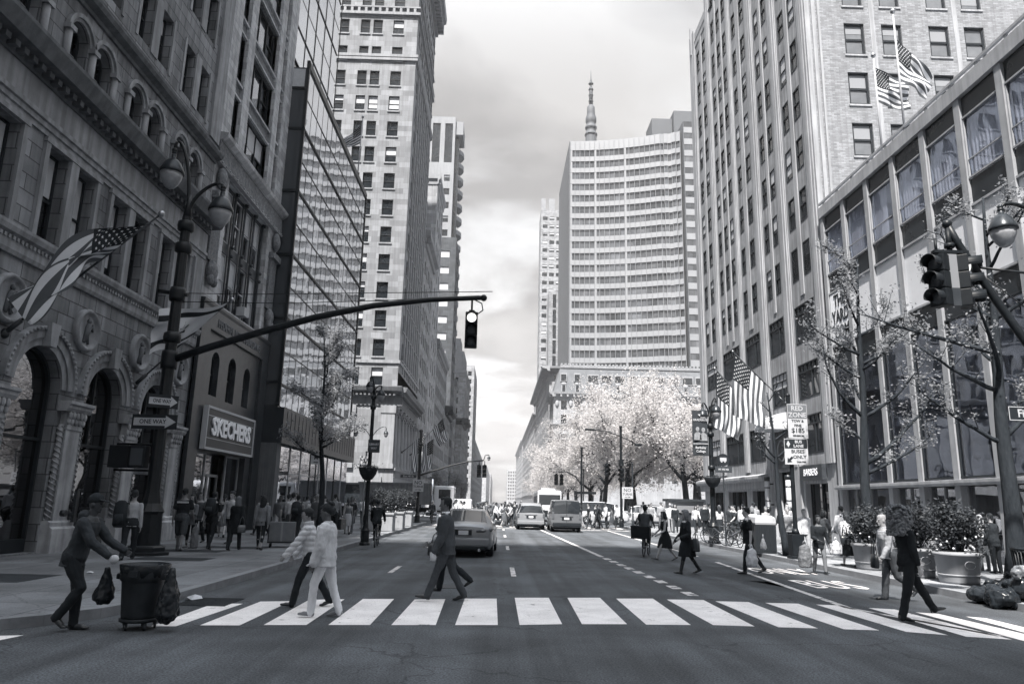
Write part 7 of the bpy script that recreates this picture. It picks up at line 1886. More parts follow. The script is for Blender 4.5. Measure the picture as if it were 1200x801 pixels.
# ------------------------------------------------------------------ left corner: mast arm signal with lamps and signs
lm = twin_lamp('dark iron pole with two lamps and a long signal arm on the left corner', (-9.3, 20.3, KZ), 0, 9.5, 1.4, True, (.62, .95), 'signal_mast', (1.72, .78))
m = MB(); P = [(0.05, 0, 5.25), (1.0, 0, 5.62), (2.4, 0, 6.1), (4.0, 0, 6.6), (5.6, 0, 6.98), (7.2, 0, 7.2), (8.6, 0, 7.3), (8.75, 0, 7.3)]
m.tube(P, [.11, .105, .10, .095, .085, .075, .07, .065], 10); m.lathe([(.21, 5.0), (.22, 5.1), (.22, 5.4), (.21, 5.5)], 12, (0, 0, 0)); m.ball((8.75, 0, 7.3), .10, 8, 6); m.build('mast_arm', IRON, lm)
m = MB(); m.lathe([(.2, 6.95), (.22, 7.05), (.22, 7.25), (.2, 7.35)], 12, (0, 0, 0)); m.tube([(-.55, 0, 7.25), (.3, 0, 7.15)], .06, 8); m.build('collar', IRON, lm)
m = MB(); m.tube([(0, 0, 7.2), (2, 0, 7.22), (5, 0, 7.34), (8.6, 0, 7.48)], .012, 5); m.tube([(0, 0, 6.95), (3, 0, 6.98), (6, 0, 7.15), (8.5, 0, 7.35)], .012, 5); m.tube([(8.5, 0, 7.48), (9.0, 0, 7.5)], .012, 5); m.build('guy_wire', IRON, lm)
signal_head('traffic_signal', 'three lens traffic light with its top lens lit hanging from the long arm', (-.88, 20.3, 7.30), 4, 0, .97)
m = MB(); tw = empty('signal_cable', (-.88, 20.3, 7.3), 0, 'short black cable loop above the hanging traffic light', 'cable'); m.tube([(.08, -.05, .05), (.28, -.05, -.05), (.32, -.05, -.25), (.1, -.05, -.42)], .018, 6); m.build('loop', BLACKP, tw)
one_way('one way arrow sign, the larger lower one on the left signal pole', (-9.36, 20.02, 3.62), 0, 1.22, .40)
one_way('smaller one way arrow sign set at an angle above the larger one', (-9.2, 20.02, 4.18), 38, .78, .36)
ps = empty('walk_signal', (-10.0, 20.2, 3.0), 0, 'dark pedestrian walk signal box on the side of the left signal pole', 'walk signal')
m = MB(); m.rbox(-.52, -.12, -.62, .02, .22, -.02, .03); m.rbox(.06, -.2, -.62, .5, .1, -.02, .03); m.tube([(-.4, .05, -.68), (.75, .05, -.68)], .03, 8); m.tube([(-.4, .05, .02), (.75, .05, .02)], .03, 8); b = m.build('housing', MATS['signal_housing'], ps)
m = MB(); m.box(.12, -.215, -.55, .44, -.201, -.1); m.build('screen', mat('dark_screen', .06, .2), b)
pl_ = empty('pole_base', (-9.3, 20.3, KZ), 0, 'stepped iron collar round the foot of the left signal pole', 'pole base'); m = MB(); m.lathe([(.62, .0), (.62, .07), (.5, .1), (.5, .2), (.44, .24)], 8, (0, 0, 0), False); m.build('collar', IRON, pl_)

# ------------------------------------------------------------------ second left lamp, the far-left poles
twin_lamp('dark twin lamp post with a hanging basket beside the left kerb', (-4.6, 26.5, KZ), 0, 5.35, .62, True, (.16, .26), ups=(1.0, .45))
hanging_basket('round hanging basket on the left kerb lamp post', (-4.6, 26.3, 2.75), .34)
sign('street_sign', 'small dark plate on the left kerb lamp post with pale lettering', (-4.45, 26.3, 3.55), 0, .42, .46, SIGN_D, [('LIBRARY', .10, 0, .06, SIGN_W, .9), ('WAY', .10, 0, -.08, SIGN_W, .9)])
sign('bus_sign', 'white square sign with a dark mark left of the kerb lamp post', (-5.55, 31.0, 3.2), 0, .5, .5, SIGN_W, [('V', .34, 0, .03, SIGN_K)])
pole('sign_pole', 'thin pole carrying the white square sign with a dark mark', (-5.55, 31.06, KZ), 3.5, .035, GALV, base=False)
sign('bus_sign', 'white square sign on the thin pole before the mirror glass shop front', (-8.9, 36.2, 3.55), 0, .5, .5, SIGN_W, [('M', .26, 0, .06, SIGN_K), ('stop', .12, 0, -.14, SIGN_K)])
pole('sign_pole', 'thin pole before the mirror glass shop front', (-8.9, 36.26, KZ), 3.8, .035, GALV, base=False)
t = twin_lamp('low twin lamp with small bell shades behind the left kerb lamp post', (-6.6, 38, KZ), 0, 4.4, .5, True, (.8, .75), ups=(1.7, 1.7))
sg = pole('signal_pole', 'tall dark signal pole with a long arm on the far left corner', (-5.8, 54.6, KZ), 6.6, .12, IRON)
m = MB(); m.tube([(0, 0, 3.35), (1, 0, 3.7), (2.4, 0, 4.15), (3.6, 0, 4.45), (4.7, 0, 4.55)], [.07, .065, .06, .055, .05], 8); m.lathe([(.16, 5.5), (.19, 5.6), (.16, 5.7)], 10, (0, 0, 0)); m.build('mast_arm', IRON, sg)
for k in (-.2, .2): signal_head('traffic_signal', 'twin far left traffic light, the %s head' % ('left' if k < 0 else 'right'), (-1.22+k, 54.6, 4.62), 0, None, .85, group='twin heads over the far crossing')
m = MB(); lt = empty('arm_lamp', (-1.0, 54.6, 4.7), 0, 'small round lamp at the end of the far left signal arm', 'street lamp'); m.tube([(-.1, 0, 0), (0, 0, .35), (.25, 0, .4)], .03, 6); m.build('bracket', IRON, lt); luminaire(lt, (.28, 0, .2), .5)
sign('no_turns_sign', 'white NO TURNS sign on the far left signal pole', (-5.8, 54.3, 2.75), 0, .78, .86, SIGN_W, [('NO', .36, 0, .2, SIGN_K), ('TURNS', .23, 0, -.08, SIGN_K), ('ANY TIME', .10, 0, -.3, SIGN_K)])
sign('street_name_sign', 'dark street name board on the far left signal pole', (-6.55, 54.3, 3.4), 0, 1.2, .26, SIGN_D, [('East 40 St', .19, 0, 0, SIGN_W)], SIGN_W)
bx = empty('control_box', (-6.05, 54.4, 1.9), 0, 'dark control box strapped to the far left signal pole', 'control box'); m = MB(); m.rbox(-.3, -.25, -.65, .12, .1, 0, .03); m.build('case', IRON, bx); m = MB(); m.box(-.28, -.262, -.6, .1, -.251, -.05); m.build('door', GALV, bx)
bl = empty('bollard', (-6.55, 53.3, KZ), 0, 'low dark bollard on the far left corner', 'bollard'); m = MB(); m.lathe([(.12, 0), (.11, .8), (.13, .85), (.12, .95), (.04, 1.0)], 12, (0, 0, 0)); m.build('post', IRON, bl)

# ------------------------------------------------------------------ right pavement furniture
twin_lamp('dark twin lamp post carrying a tall banner on the right kerb', (9.55, 33, KZ), 0, 5.3, .95, True, (.32, .30), ups=(.95, 1.2))
hanging_basket('round hanging basket on the banner lamp post', (9.52, 32.8, 2.95), .36)
bn = empty('street_banner', (9.05, 32.9, 4.95), 0, 'tall dark street banner with two portraits on the right lamp post', 'banner')
m = MB(); n = 10; b0 = m.av([(-.35+.7*i/6, -.02+.03*math.sin(i*.9+j*.4), -1.0+2.0*j/n) for j in range(n+1) for i in range(7)])
for j in range(n):
    for i in range(6): q = b0+j*7+i; m.af((q, q+1, q+8, q+7), True)
m.build('cloth', mat('banner_cloth', .035, .8), bn, fix=False)
m = MB(); m.tube([(-.36, 0, 1.0), (.45, 0, 1.0)], .02, 6); m.tube([(-.36, 0, -1.0), (.45, 0, -1.0)], .02, 6); m.build('rod', IRON, bn)
pm = mat('banner_portrait', .22, .8, vary=.3, vscale=9); m = MB()
for x, z in ((-.12, .0), (.14, -.03)): m.ball((x, -.06, z+.16), (.085, .006, .11), 12, 8); m.prism([(x-.17, z-.32), (x-.15, z-.05), (x-.05, z+.04), (x+.05, z+.04), (x+.15, z-.05), (x+.17, z-.32)], lambda u, v, d: (u, d, v), -.062, -.056)
m.build('portrait', pm, bn); m = MB(); m.box(-.345, -.07, -.5, .345, -.06, -.47); m.build('stripe', SIGN_W, bn)
for txt, s, z in (('GRADUATE', .135, .58), ('Berkeley', .15, -.66), ('College', .15, -.82)): ptext(bn, txt, s, (0, -.066, z), SIGN_W, .9)
m = MB(); m.prism([(-.1, .84), (.1, .84), (0, .74)], lambda u, v, d: (u, d, v), -.066, -.06); m.build('emblem', SIGN_W, bn)
bs = pole('bus_stop_pole', 'thin bus stop pole with a round sign on the right kerb', (9.5, 31.15, KZ), 3.75, .03, GALV, base=False, top=False)
m = MB(); m.T = Matrix.Translation((0, -.05, 3.53)) @ Matrix.Rotation(PI/2, 4, 'X'); m.lathe([(.26, -.015), (.26, .015)], 28, (0, 0, 0), False); dsk = m.build('round_plate', SIGN_K, bs)
m = MB(); m.rbox(-.14, -.085, 3.47, .14, -.067, 3.62, .01); m.box(-.10, -.085, 3.42, -.04, -.067, 3.47); m.box(.04, -.085, 3.42, .10, -.067, 3.47); m.build('bus_symbol', SIGN_W, dsk)
m = MB(); m.rbox(-.36, -.07, 3.0, .36, -.05, 3.26, .01); m.build('route_plate', SIGN_D, bs); ptext(bs, 'M1 M2 M3', .10, (0, -.073, 3.13), SIGN_W)
rz_ = pole('sign_pole', 'square based dark pole carrying the red zone and bus lane signs', (9.7, 24.3, KZ), 5.3, .07, IRON, base=False)
m = MB(); m.rbox(-.24, -.24, 0, .24, .24, .10, .02); m.rbox(-.2, -.2, .10, .2, .2, .78, .03); m.lathe([(.14, .78), (.09, .95)], 10, (0, 0, 0)); m.build('pedestal', IRON, rz_)
s1 = sign('parking_sign', 'tall sign reading RED ZONE with a $185 fine above the bus lane sign', (9.93, 24.18, 4.56), 0, .66, 1.14, SIGN_W, [('TOW &', .12, 0, .0, SIGN_K), ('FINE', .12, 0, -.15, SIGN_K), ('$185', .22, 0, -.32, SIGN_K), ('MINIMUM', .085, 0, -.49, SIGN_K)])
plate(s1, .63, .46, (0, -.0125, .32), mat('sign_grey', .13, .4), 'header_panel', T=.004); ptext(s1, 'RED', .22, (0, -.0185, .42), SIGN_W); ptext(s1, 'ZONE', .22, (0, -.0185, .20), SIGN_W)
s2 = sign('bus_lane_sign', 'sign reading BUS LANE BUSES ONLY turned a little on the right pole', (9.82, 24.16, 3.55), -10, .74, .84, SIGN_W, [('BUSES', .155, .05, .0, SIGN_K), ('ONLY', .155, .10, -.18, SIGN_K), ('7AM-7PM', .07, .14, -.34, SIGN_K)])
plate(s2, .71, .30, (0, -.0125, .255), SIGN_K, 'header_panel', T=.004); ptext(s2, 'BUS', .13, (.08, -.0185, .32), SIGN_W); ptext(s2, 'LANE', .13, (.08, -.0185, .18), SIGN_W)
m = MB(); m.prism([(-.30, .25), (-.24, .36), (-.18, .25), (-.24, .14)], lambda u, v, d: (u, d, v), -.0195, -.0168); m.prism([(-.278, .25), (-.24, .32), (-.202, .25), (-.24, .18)], lambda u, v, d: (u, d, v), -.0215, -.0197); dm = m.build('diamond', SIGN_W, s2)
m = MB(); m.prism([(-.30, -.36), (-.14, -.34), (-.19, -.29), (-.10, -.20), (-.15, -.15), (-.24, -.24), (-.28, -.19)], lambda u, v, d: (u, d, v), -.0165, -.0125); m.build('arrow', SIGN_K, s2)
# litter bin, wire bin, trash bags
lb_ = empty('litter_bin', (9.6, 27.1, KZ), 0, 'square dark litter bin with a pale top beside the thin leaning tree', 'litter bin')
m = MB(); m.prism([(-.36, -.36), (.36, -.36), (.36, .36), (-.36, .36)], lambda u, v, d: (u, v, d), 0, 1.0)
for k in range(9): m.box(-.34+k*.08, -.378, .08, -.30+k*.08, -.361, .95); m.box(.361, -.34+k*.08, .08, .378, -.30+k*.08, .95)
m.build('body', BRONZE, lb_); m = MB(); m.loft([(0, 0, 1.0), (0, 0, 1.06), (0, 0, 1.25), (0, 0, 1.32)], [.52, .54, .50, .36], None, 4, (1, .999, 0), smooth=False); m.build('hood', mat('bin_hood', .34, .6), lb_)
wb = empty('wire_bin', (10.25, 14.35, KZ), 0, 'dark ribbed litter basket at the right edge beside the rubbish bags', 'litter bin')
m = MB()
for k in range(30): a = 2*PI*k/30; m.tube([(.26*math.cos(a), .26*math.sin(a), .03), (.32*math.cos(a), .32*math.sin(a), .92)], .013, 5)
m.build('ribs', IRON, wb); m = MB()
for z, r_ in ((.04, .265), (.5, .295), (.92, .325)): m.lathe([(r_, z-.025), (r_+.02, z), (r_, z+.025), (r_-.02, z)], 26, (0, 0, 0))
m.build('hoop', IRON, wb); m = MB(); m.lathe([(.22, .05), (.27, .85)], 18, (0, 0, 0)); m.build('liner', mat('bag_black', .018, .26, vary=.3, vscale=9, bump=1.0, bscale=9, detail=8), wb)
def trash_bag(label, loc, s, seed, v=.02, group=None, tie=True):
    t = empty('rubbish_bag', loc, seed*.9, label, 'rubbish bag', group); mb = MB(); r = random.Random(seed)
    mb.ball((0, 0, .26*s), (.46*s, .38*s, .27*s), 14, 10)
    for k in range(9): mb.ball((r.uniform(-.34, .34)*s, r.uniform(-.26, .26)*s, r.uniform(.12, .42)*s), r.uniform(.11, .22)*s, 10, 7)
    if tie: mb.loft([(.02, 0, .42*s), (.03, .02, .58*s), (.09, .02, .64*s), (.18, .05, .68*s)], [.14*s, .05*s, .09*s, .04*s], None, 9, (1, 0, 0))
    me = remesh(mb, .022*s, 'sack', mat('bag_black', .018, .26, vary=.3, vscale=9, bump=1.0, bscale=9, detail=8), 1, .05*s, 6, seed); zm = min(q.co.z for q in me.vertices)
    for q in me.vertices: q.co.z = max(0, q.co.z-zm-.015)
    o = bpy.data.objects.new('sack', me); link(o, t); return t
for i, (x, y, s, z) in enumerate(((9.82, 13.95, .78, KZ), (10.05, 14.75, .66, KZ), (9.33, 13.95, .66, 0), (9.40, 14.6, .6, 0))):
    trash_bag(('largest shiny black rubbish bag at the right kerb', 'black rubbish bag against the ribbed litter basket', 'low black rubbish bag slumped on the road side of the kerb', 'small black rubbish bag behind the others at the kerb')[i], (x, y, z), s, i+3)
mb = MB(); tb = empty('clear_bag', (9.80, 13.9, KZ+.48), 0, 'crumpled clear plastic bag lying on top of the black rubbish bags', 'plastic bag'); r = random.Random(2)
for k in range(7): mb.ball((r.uniform(-.3, .3), r.uniform(-.15, .15), r.uniform(-.02, .08)), r.uniform(.08, .14), 8, 6)
o = bpy.data.objects.new('film', remesh(mb, .02, 'film', mat('plastic_film_grey', .12, .25, vary=.5, vscale=14), 1, .03, 12, 4)); link(o, tb)
def litter(label, loc, s, v, seed):
    t = empty('litter', loc, seed, label, 'litter'); mb = MB(); r = random.Random(seed); P = [(s*math.cos(2*PI*k/9)*r.uniform(.5, 1), s*math.sin(2*PI*k/9)*r.uniform(.3, .8), r.uniform(0, s*.25)) for k in range(9)]
    b = mb.av(P+[(0, 0, s*.35)]); [mb.af((b+k, b+(k+1) % 9, b+9)) for k in range(9)]; mb.build('paper', cloth_mat(v), t, fix=False)
litter('crumpled pale paper lying at the left kerb by the crosswalk', (-5.0, 12.9, .012), .22, .5, 1); litter('small scrap of paper on the left pavement before the arches', (-8.1, 15.4, KZ+.008), .12, .4, 2); litter('flattened scrap on the road near the right kerb', (8.9, 16.2, .008), .14, .3, 3)
# planters
def planter(label, loc, s=1., box=False, seed=1, group=None):
    t = empty('planter', loc, 0, label, 'planter', group); m = MB(); pm = mat('planter_resin', .25, .7, vary=.08, vscale=3, wear=.12)
    if not box:
        m.loft([(0, 0, 0), (0, 0, .05*s), (0, 0, .60*s), (0, 0, .61*s), (0, 0, .68*s), (0, 0, .70*s), (0, 0, .62*s)], [.40*s, .41*s, .47*s, .50*s, .51*s, .49*s, .44*s], None, 28, (1, 0, 0)); m.lathe([(.425*s, .17*s), (.44*s, .18*s), (.44*s, .2*s), (.43*s, .21*s)], 28, (0, 0, 0)); b = m.build('pot', pm, t)
        m = MB(); K = 22; m.tube([(.12*s*math.cos(2*PI*k/K), -.455*s, .42*s+.085*s*math.sin(2*PI*k/K)) for k in range(K+1)], .008*s, 5); m.build('oval_badge', pm, b); zr = .66*s; rx = .52*s
    else: m.rbox(-.55*s, -.45*s, 0, .55*s, .45*s, .72*s, .04); m.rbox(-.6*s, -.5*s, .70*s, .6*s, .5*s, .80*s, .03); m.build('pot', pm, t); zr = .75*s; rx = .6*s
    m = MB(); m.lathe([(.01, zr-.03), (rx*.8, zr-.03)], 18, (0, 0, 0), False, False); m.build('soil', mat('soil', .03, .95, bump=.5, bscale=30), t)
    r = random.Random(seed); st = MB(); lf = MB()
    for k in range(34):
        a = r.uniform(0, 2*PI); q = r.uniform(.1, 1)**.6; e = Vector((rx*1.05*q*math.cos(a), rx*1.0*q*math.sin(a), zr+s*(.25+.92*math.sqrt(max(0, 1-(q*.85)**2))*r.uniform(.5, 1))))
        st.tube([(e.x*.2, e.y*.2, zr-.05), (e.x*.6, e.y*.6, (zr+e.z)/2), e], [.014, .010, .005], 5)
        for w in (.45, .6, .75, .88, 1): leaf_quads(lf, r, Vector((e.x*(.3+.7*w), e.y*(.3+.7*w), zr+(e.z-zr)*w)), 24, .10*s, .085*s)
    for k in range(16): a = r.uniform(0, 2*PI); leaf_quads(lf, r, Vector((rx*.85*math.cos(a), rx*.85*math.sin(a), zr+.06)), 22, .09*s, .07*s)
    st.build('stems', BARK, t); lf.build('foliage', mat('shrub_leaf', .055, .55, vary=.5, vscale=7, trans=.25), t, fix=False)
    fl = MB()
    for k in range(24): a = r.uniform(0, 2*PI); fl.ball((rx*1.0*math.cos(a)*r.uniform(.6, 1), rx*math.sin(a)*r.uniform(.6, 1.02), zr+r.uniform(.05, .42)*s), .028*s, 6, 4)
    fl.build('flowers', mat('small_white_flower', .55, .7), t); return t
planter('pale round planter nearest the rubbish bags, with a dense dark shrub', (10.62, 17.3, KZ), 1.0, seed=1, group='round planters on the right pavement')
planter('pale round planter with shrub, the middle one half hidden by the woman in black', (10.42, 18.7, KZ), 1.0, seed=2, group='round planters on the right pavement')
planter('pale round planter with shrub beside the young street tree trunk', (10.35, 20.75, KZ), 1.0, seed=3, group='round planters on the right pavement')
planter('square pale planter with a tall bush, the nearer one on the far left kerb', (-5.9, 38.6, KZ), 1.15, True, 5, 'square planters on the far left kerb'); planter('square pale planter with a tall bush, the middle one on the far left kerb', (-5.85, 42.3, KZ), 1.15, True, 6, 'square planters on the far left kerb'); planter('square pale planter with a tall bush, the farther one on the far left kerb', (-5.85, 46.5, KZ), 1.15, True, 7, 'square planters on the far left kerb')
# right traffic signal, lamp, street name
rs = pole('signal_pole', 'dark signal pole outside the right edge with a slanting arm and lamp', (10.7, 12.6, KZ), 7.2, .12, IRON)
m = MB(); m.tube([(-.05, .1, 3.0), (-.7, .3, 4.0), (-1.5, .4, 5.5), (-2.1, .4, 6.6), (-2.25, .4, 6.95)], [.085, .08, .075, .07, .065], 10); m.ball((-2.25, .4, 6.95), .09, 8, 6); m.build('mast_arm', IRON, rs)
m = MB(); m.tube([(-.05, .2, 5.4), (-.9, .35, 6.0), (-1.75, .4, 6.1)], .025, 6); m.tube([(-.05, .3, 5.0), (-.8, .38, 5.2), (-1.8, .4, 6.05)], .012, 5); m.build('guy_wire', IRON, rs)
m = MB(); p = crook(m, (0, .2, 6.2), -1.32, 1.12, 0, .05); m.ball(p, .06, 8, 6); ar = m.build('crook_arm', IRON, rs); luminaire(ar, (p[0], p[1], p[2]-.30), .98)
hd = empty('signal_hanger', (8.45, 13.0, 6.9), 0, 'pale plate and hanger between the two right traffic light heads', 'signal frame'); m = MB(); m.tube([(0, 0, .1), (0, 0, -.35)], .05, 8); m.lathe([(.09, -.3), (.09, -.22)], 10, (0, 0, 0)); m.box(-.33, -.06, -.42, .33, .06, -.36); m.build('hanger', MATS['signal_housing'], hd); m = MB(); m.box(-.085, -.05, -1.1, .085, -.03, -.44); m.build('pale_plate', ALU, hd); m = MB(); m.box(-.085, -.05, -1.44, .085, -.03, -1.1); m.build('dark_plate', GALV, hd)
signal_head('traffic_signal', 'right hanging traffic light, the head facing left with three dark hooded lenses', (8.22, 13.05, 6.75), -62, None, .93)
signal_head('traffic_signal', 'right hanging traffic light, the head facing right with its top lens catching light', (8.70, 13.05, 6.75), 58, 0, .93)
sign('street_name_sign', 'dark street name board reading Fifth Av beside the right tree trunk', (9.68, 13.0, 3.47), 4, 1.05, .27, SIGN_K, [('Fifth Av', .20, -.05, 0, SIGN_W, .95)], SIGN_W)
m = MB(); br_ = empty('sign_bracket', (10.25, 13.0, 3.47), 0, 'short bracket holding the Fifth Av street name board', 'bracket'); m.tube([(-.05, 0, 0), (.42, -.35, 0)], .025, 6); m.box(-.07, -.02, -.15, -.03, .03, .15); m.build('arm', IRON, br_)
# far right corner poles
lp = pole('lamp_pole', 'tall dark lamp pole with two arms on the far right corner', (8.8, 53, KZ), 7.1, .10, IRON)
m = MB(); m.tube([(0, 0, 6.4), (-1.0, 0, 6.75), (-2.0, 0, 6.85)], .04, 6); m.tube([(0, 0, 6.4), (.5, 0, 6.2), (1.1, 0, 5.9)], .04, 6); m.rbox(-2.6, -.1, 6.78, -1.9, .1, 6.92, .03); m.rbox(1.0, -.12, 5.75, 1.5, .12, 5.92, .03); m.build('lamp_arm', IRON, lp); m = MB(); m.box(-.16, -.16, 4.3, .16, .16, 4.75); m.build('junction_box', IRON, lp)
signal_head('traffic_signal', 'far right traffic light left of the tall lamp pole', (7.8, 53, 4.85), 20, None, .85); signal_head('traffic_signal', 'far right traffic light mounted on the tall lamp pole', (8.8, 52.75, 4.5), -40, None, .85)
sign('no_turns_sign', 'white NO TURNS sign on the far right lamp pole', (9.2, 52.75, 2.55), 0, .78, .80, SIGN_W, [('NO', .34, 0, .18, SIGN_K), ('TURNS', .22, 0, -.1, SIGN_K), ('ANY TIME', .09, 0, -.3, SIGN_K)])
pole('sign_pole', 'second thinner pole beside the NO TURNS sign at the far right corner', (9.65, 53.2, KZ), 4.5, .06, GALV)
sp2 = pole('signal_pole', 'dark signal pole with a curved arm on the median side of the far right corner', (6.8, 60.5, 0), 6.2, .09, IRON)
m = MB(); m.tube([(0, 0, 3.2), (-.5, 0, 3.9), (-1.2, 0, 4.25), (-1.9, 0, 4.2)], .05, 7); m.box(-.6, -.02, 2.5, 1.2, .02, 2.7); m.build('mast_arm', IRON, sp2)
for k in (-.22, .22): signal_head('traffic_signal', 'far centre traffic light hung from the curved arm, %s head' % ('left' if k < 0 else 'right'), (4.95+k, 60.5, 4.28), 0, None, .8, group='twin heads on the curved arm')
for i, (x, y, h) in enumerate(((7.4, 86, 5.5), (-5.8, 88, 5.0))): pole('lamp_pole', 'distant thin lamp pole beyond the far crossing on the %s' % ('right' if i == 0 else 'left'), (x+2.5 if i == 0 else x, y, KZ), h, .07, IRON)
# bus shelter at the park corner, low park wall
sh = empty('newsstand', (15.9, 62.5, 0), 0, 'long pale newsstand with flat roof at the park side corner', 'newsstand'); m = MB(); m.box(-1.6, -1, 1.2, 3.2, 1, 2.1); m.build('pale_panel', ALU, sh); m = MB(); m.box(-1.8, -1.2, 2.1, 3.4, 1.2, 2.3); m.build('roof', GALV, sh); m = MB(); m.box(-1.5, -.9, 0, 3.1, .9, 1.2); m.build('counter', GALV, sh)
pw = empty('park_wall', (11.9, 80, KZ), 0, 'low pale stone wall with a balustrade edging the park', 'wall'); m = MB(); m.box(0, 0, 0, .5, 128, .8); m.box(0, 0, 0, 40, .5, .8); m.build('base', mat('park_stone', .32, .8, vary=.15, vscale=1), pw); m = MB(); m.box(-.06, -.06, .8, .56, 128, .95); m.box(.57, -.06, .8, 40, .56, .95); m.build('coping', mat('park_stone', .32, .8, vary=.15, vscale=1), pw)

# ------------------------------------------------------------------ flags
flag('facade_flag', 'dark stars and stripes on a slanting pole over the first stone arch', (-12.0, 17.4, 5.4), (-8.3, 16.75, 8.32), [(-8.6, 16.8, 8.06), (-9.75, 17.0, 7.15), (-11.35, 16.35, 5.95), (-10.35, 15.95, 5.35)], sag=-.55, seed=2, waves=1.5, amp=.24, pole_r=.035)
flag('facade_flag', 'white flag with two dark bands and a star behind the left signal pole', (-12.0, 23.9, 5.15), (-9.0, 23.6, 8.08), [(-9.12, 23.6, 7.96), (-10.35, 23.72, 6.7), (-10.8, 22.4, 7.35), (-11.0, 22.5, 5.95)], kind='il', sag=.12, seed=1, waves=1.1, amp=.12, pole_r=.03)
flag('facade_flag', 'stars and stripes drooping from the nearer pole on the brick tower', (16.0, 40.4, 7.45), (13.2, 40.6, 10.4), [(13.3, 40.6, 10.25), (14.95, 40.5, 8.55), (13.0, 40.9, 6.9), (14.6, 40.2, 6.1)], sag=.1, seed=3, waves=2.2, amp=.16)
flag('facade_flag', 'stars and stripes drooping from the farther pole on the brick tower', (16.0, 44.5, 7.05), (13.25, 44.3, 10.1), [(13.35, 44.3, 9.95), (14.85, 44.4, 8.2), (13.15, 44.7, 6.5), (14.5, 44.0, 5.6)], sag=.1, seed=5, waves=2.2, amp=.16)
flag('roof_flag', 'stars and stripes on the farther rooftop pole of the glass office', (16.3, 28.9, 16.3), (16.3, 28.9, 21.6), [(16.32, 28.9, 21.0), (16.32, 28.9, 19.3), (17.7, 28.7, 20.4), (17.6, 28.8, 18.9)], sag=.15, seed=4, waves=1.3, amp=.11, bracket=False, pole_r=.05, group='rooftop flags')
flag('roof_flag', 'stars and stripes wrapped round the taller nearer rooftop pole of the glass office', (16.3, 27.1, 16.3), (16.3, 27.1, 22.5), [(16.32, 27.1, 21.2), (16.32, 27.1, 19.2), (17.75, 27.2, 19.4), (17.3, 27.0, 18.3)], sag=-.15, seed=7, waves=1.4, amp=.13, bracket=False, pole_r=.05, group='rooftop flags')
flag('roof_flag', 'small striped flag on the white pole above the mirror glass building', (-11.7, 53.6, 25.4), (-11.6, 53.6, 31.6), [(-11.65, 53.6, 30.9), (-11.65, 53.6, 29.3), (-13.1, 53.4, 29.4), (-13.0, 53.5, 28.7)], sag=.1, seed=8, waves=1.3, amp=.12, bracket=False, pole_r=.055)
flag('facade_flag', 'stars and stripes on the columned base of the pale tower, the farther one', (-11.0, 92.0, 7.2), (-8.0, 91.0, 9.2), [(-8.1, 91, 9.1), (-9.6, 91.5, 8.2), (-8.2, 91.4, 5.6), (-9.5, 91.2, 5.0)], seed=9, waves=2, amp=.2, n=(22, 13), group='flags on the columned base')
flag('facade_flag', 'stars and stripes on the columned base of the pale tower, the nearer one', (-11.0, 84.0, 7.0), (-8.4, 83.2, 9.0), [(-8.5, 83.2, 8.9), (-9.8, 83.6, 8.1), (-8.6, 83.6, 5.2), (-9.8, 83.3, 4.6)], seed=10, waves=2, amp=.2, n=(22, 13), group='flags on the columned base')
flag('facade_flag', 'high stars and stripes on the grey brick block beyond the columned tower', (-11.2, 108, 10.2), (-8.2, 107, 13.6), [(-8.3, 107, 13.4), (-9.8, 107.5, 11.9), (-7.4, 107.4, 10.4), (-8.6, 107.2, 9.4)], seed=11, waves=2, amp=.2, n=(22, 13))
markings()
# ------------------------------------------------------------------ vehicles in the street
sedan('silver grey sedan driving away in the middle lane behind the man in the suit', (-.95, 25.9, 0), -2, .20)
suv('silver SUV waiting at the far crossing left of the grey van', (2.2, 51.0, 0), 0, .26)
suv('boxy grey van waiting at the far crossing right of the silver SUV', (4.25, 48.2, 0), 0, .15, True, 'van', cat='van')
shuttle_bus('white shuttle bus beyond the far crossing behind the SUV', (4.9, 74, 0), 0, .62)
truck('grey dump truck with a white cab turning across the far crossing', (-6.9, 64.5, 0), -90)
suv('white van crossing on the cross street behind the grey van', (9.2, 66.0, 0), -90, .55, True, 'van', cat='van')
suv('pale car seen side on beyond the right crosswalk corner', (14.2, 67.5, 0), -90, .5); suv('dark car far down the avenue left of the shuttle bus', (-1.8, 88, 0), 0, .05); suv('white car far down the avenue beyond the dump truck', (-3.9, 79, 0), 0, .5)
suv('pale car far down the avenue beside the shuttle bus', (1.6, 86, 0), 0, .4); suv('distant grey van far down the avenue on the right', (7.8, 96, 0), 0, .25, True, 'van', cat='van')

# ------------------------------------------------------------------ the man with the wheeled bin
bin_ = empty('wheeled_bin', (-4.6, 10.1, 0), 0, 'big round grey rubbish bin on a castor dolly pushed by the man in the cap', 'wheeled bin')
m = MB(); m.lathe([(.20, .14), (.245, .15), (.255, .2), (.295, .62), (.30, .64), (.325, .66), (.33, .74), (.335, .78), (.34, .84), (.32, .85), (.30, .80), (.25, .25), (.01, .24)], 32, (0, 0, 0)); drum = m.build('drum', mat('bin_plastic', .028, .5, vary=.25, vscale=5, wear=.2), bin_)
m = MB()
for sg in (-1, 1): m.rbox(sg*.30-.07, -.1, .66, sg*.30+.07, .1, .74, .02)
m.rbox(-.06, -.36, .70, .06, -.31, .80, .01); m.build('handle', BLACKP, drum)
m = MB(); m.lathe([(.24, .10), (.27, .11), (.27, .145), (.24, .15)], 28, (0, 0, 0)); m.build('dolly', BLACKP, bin_)
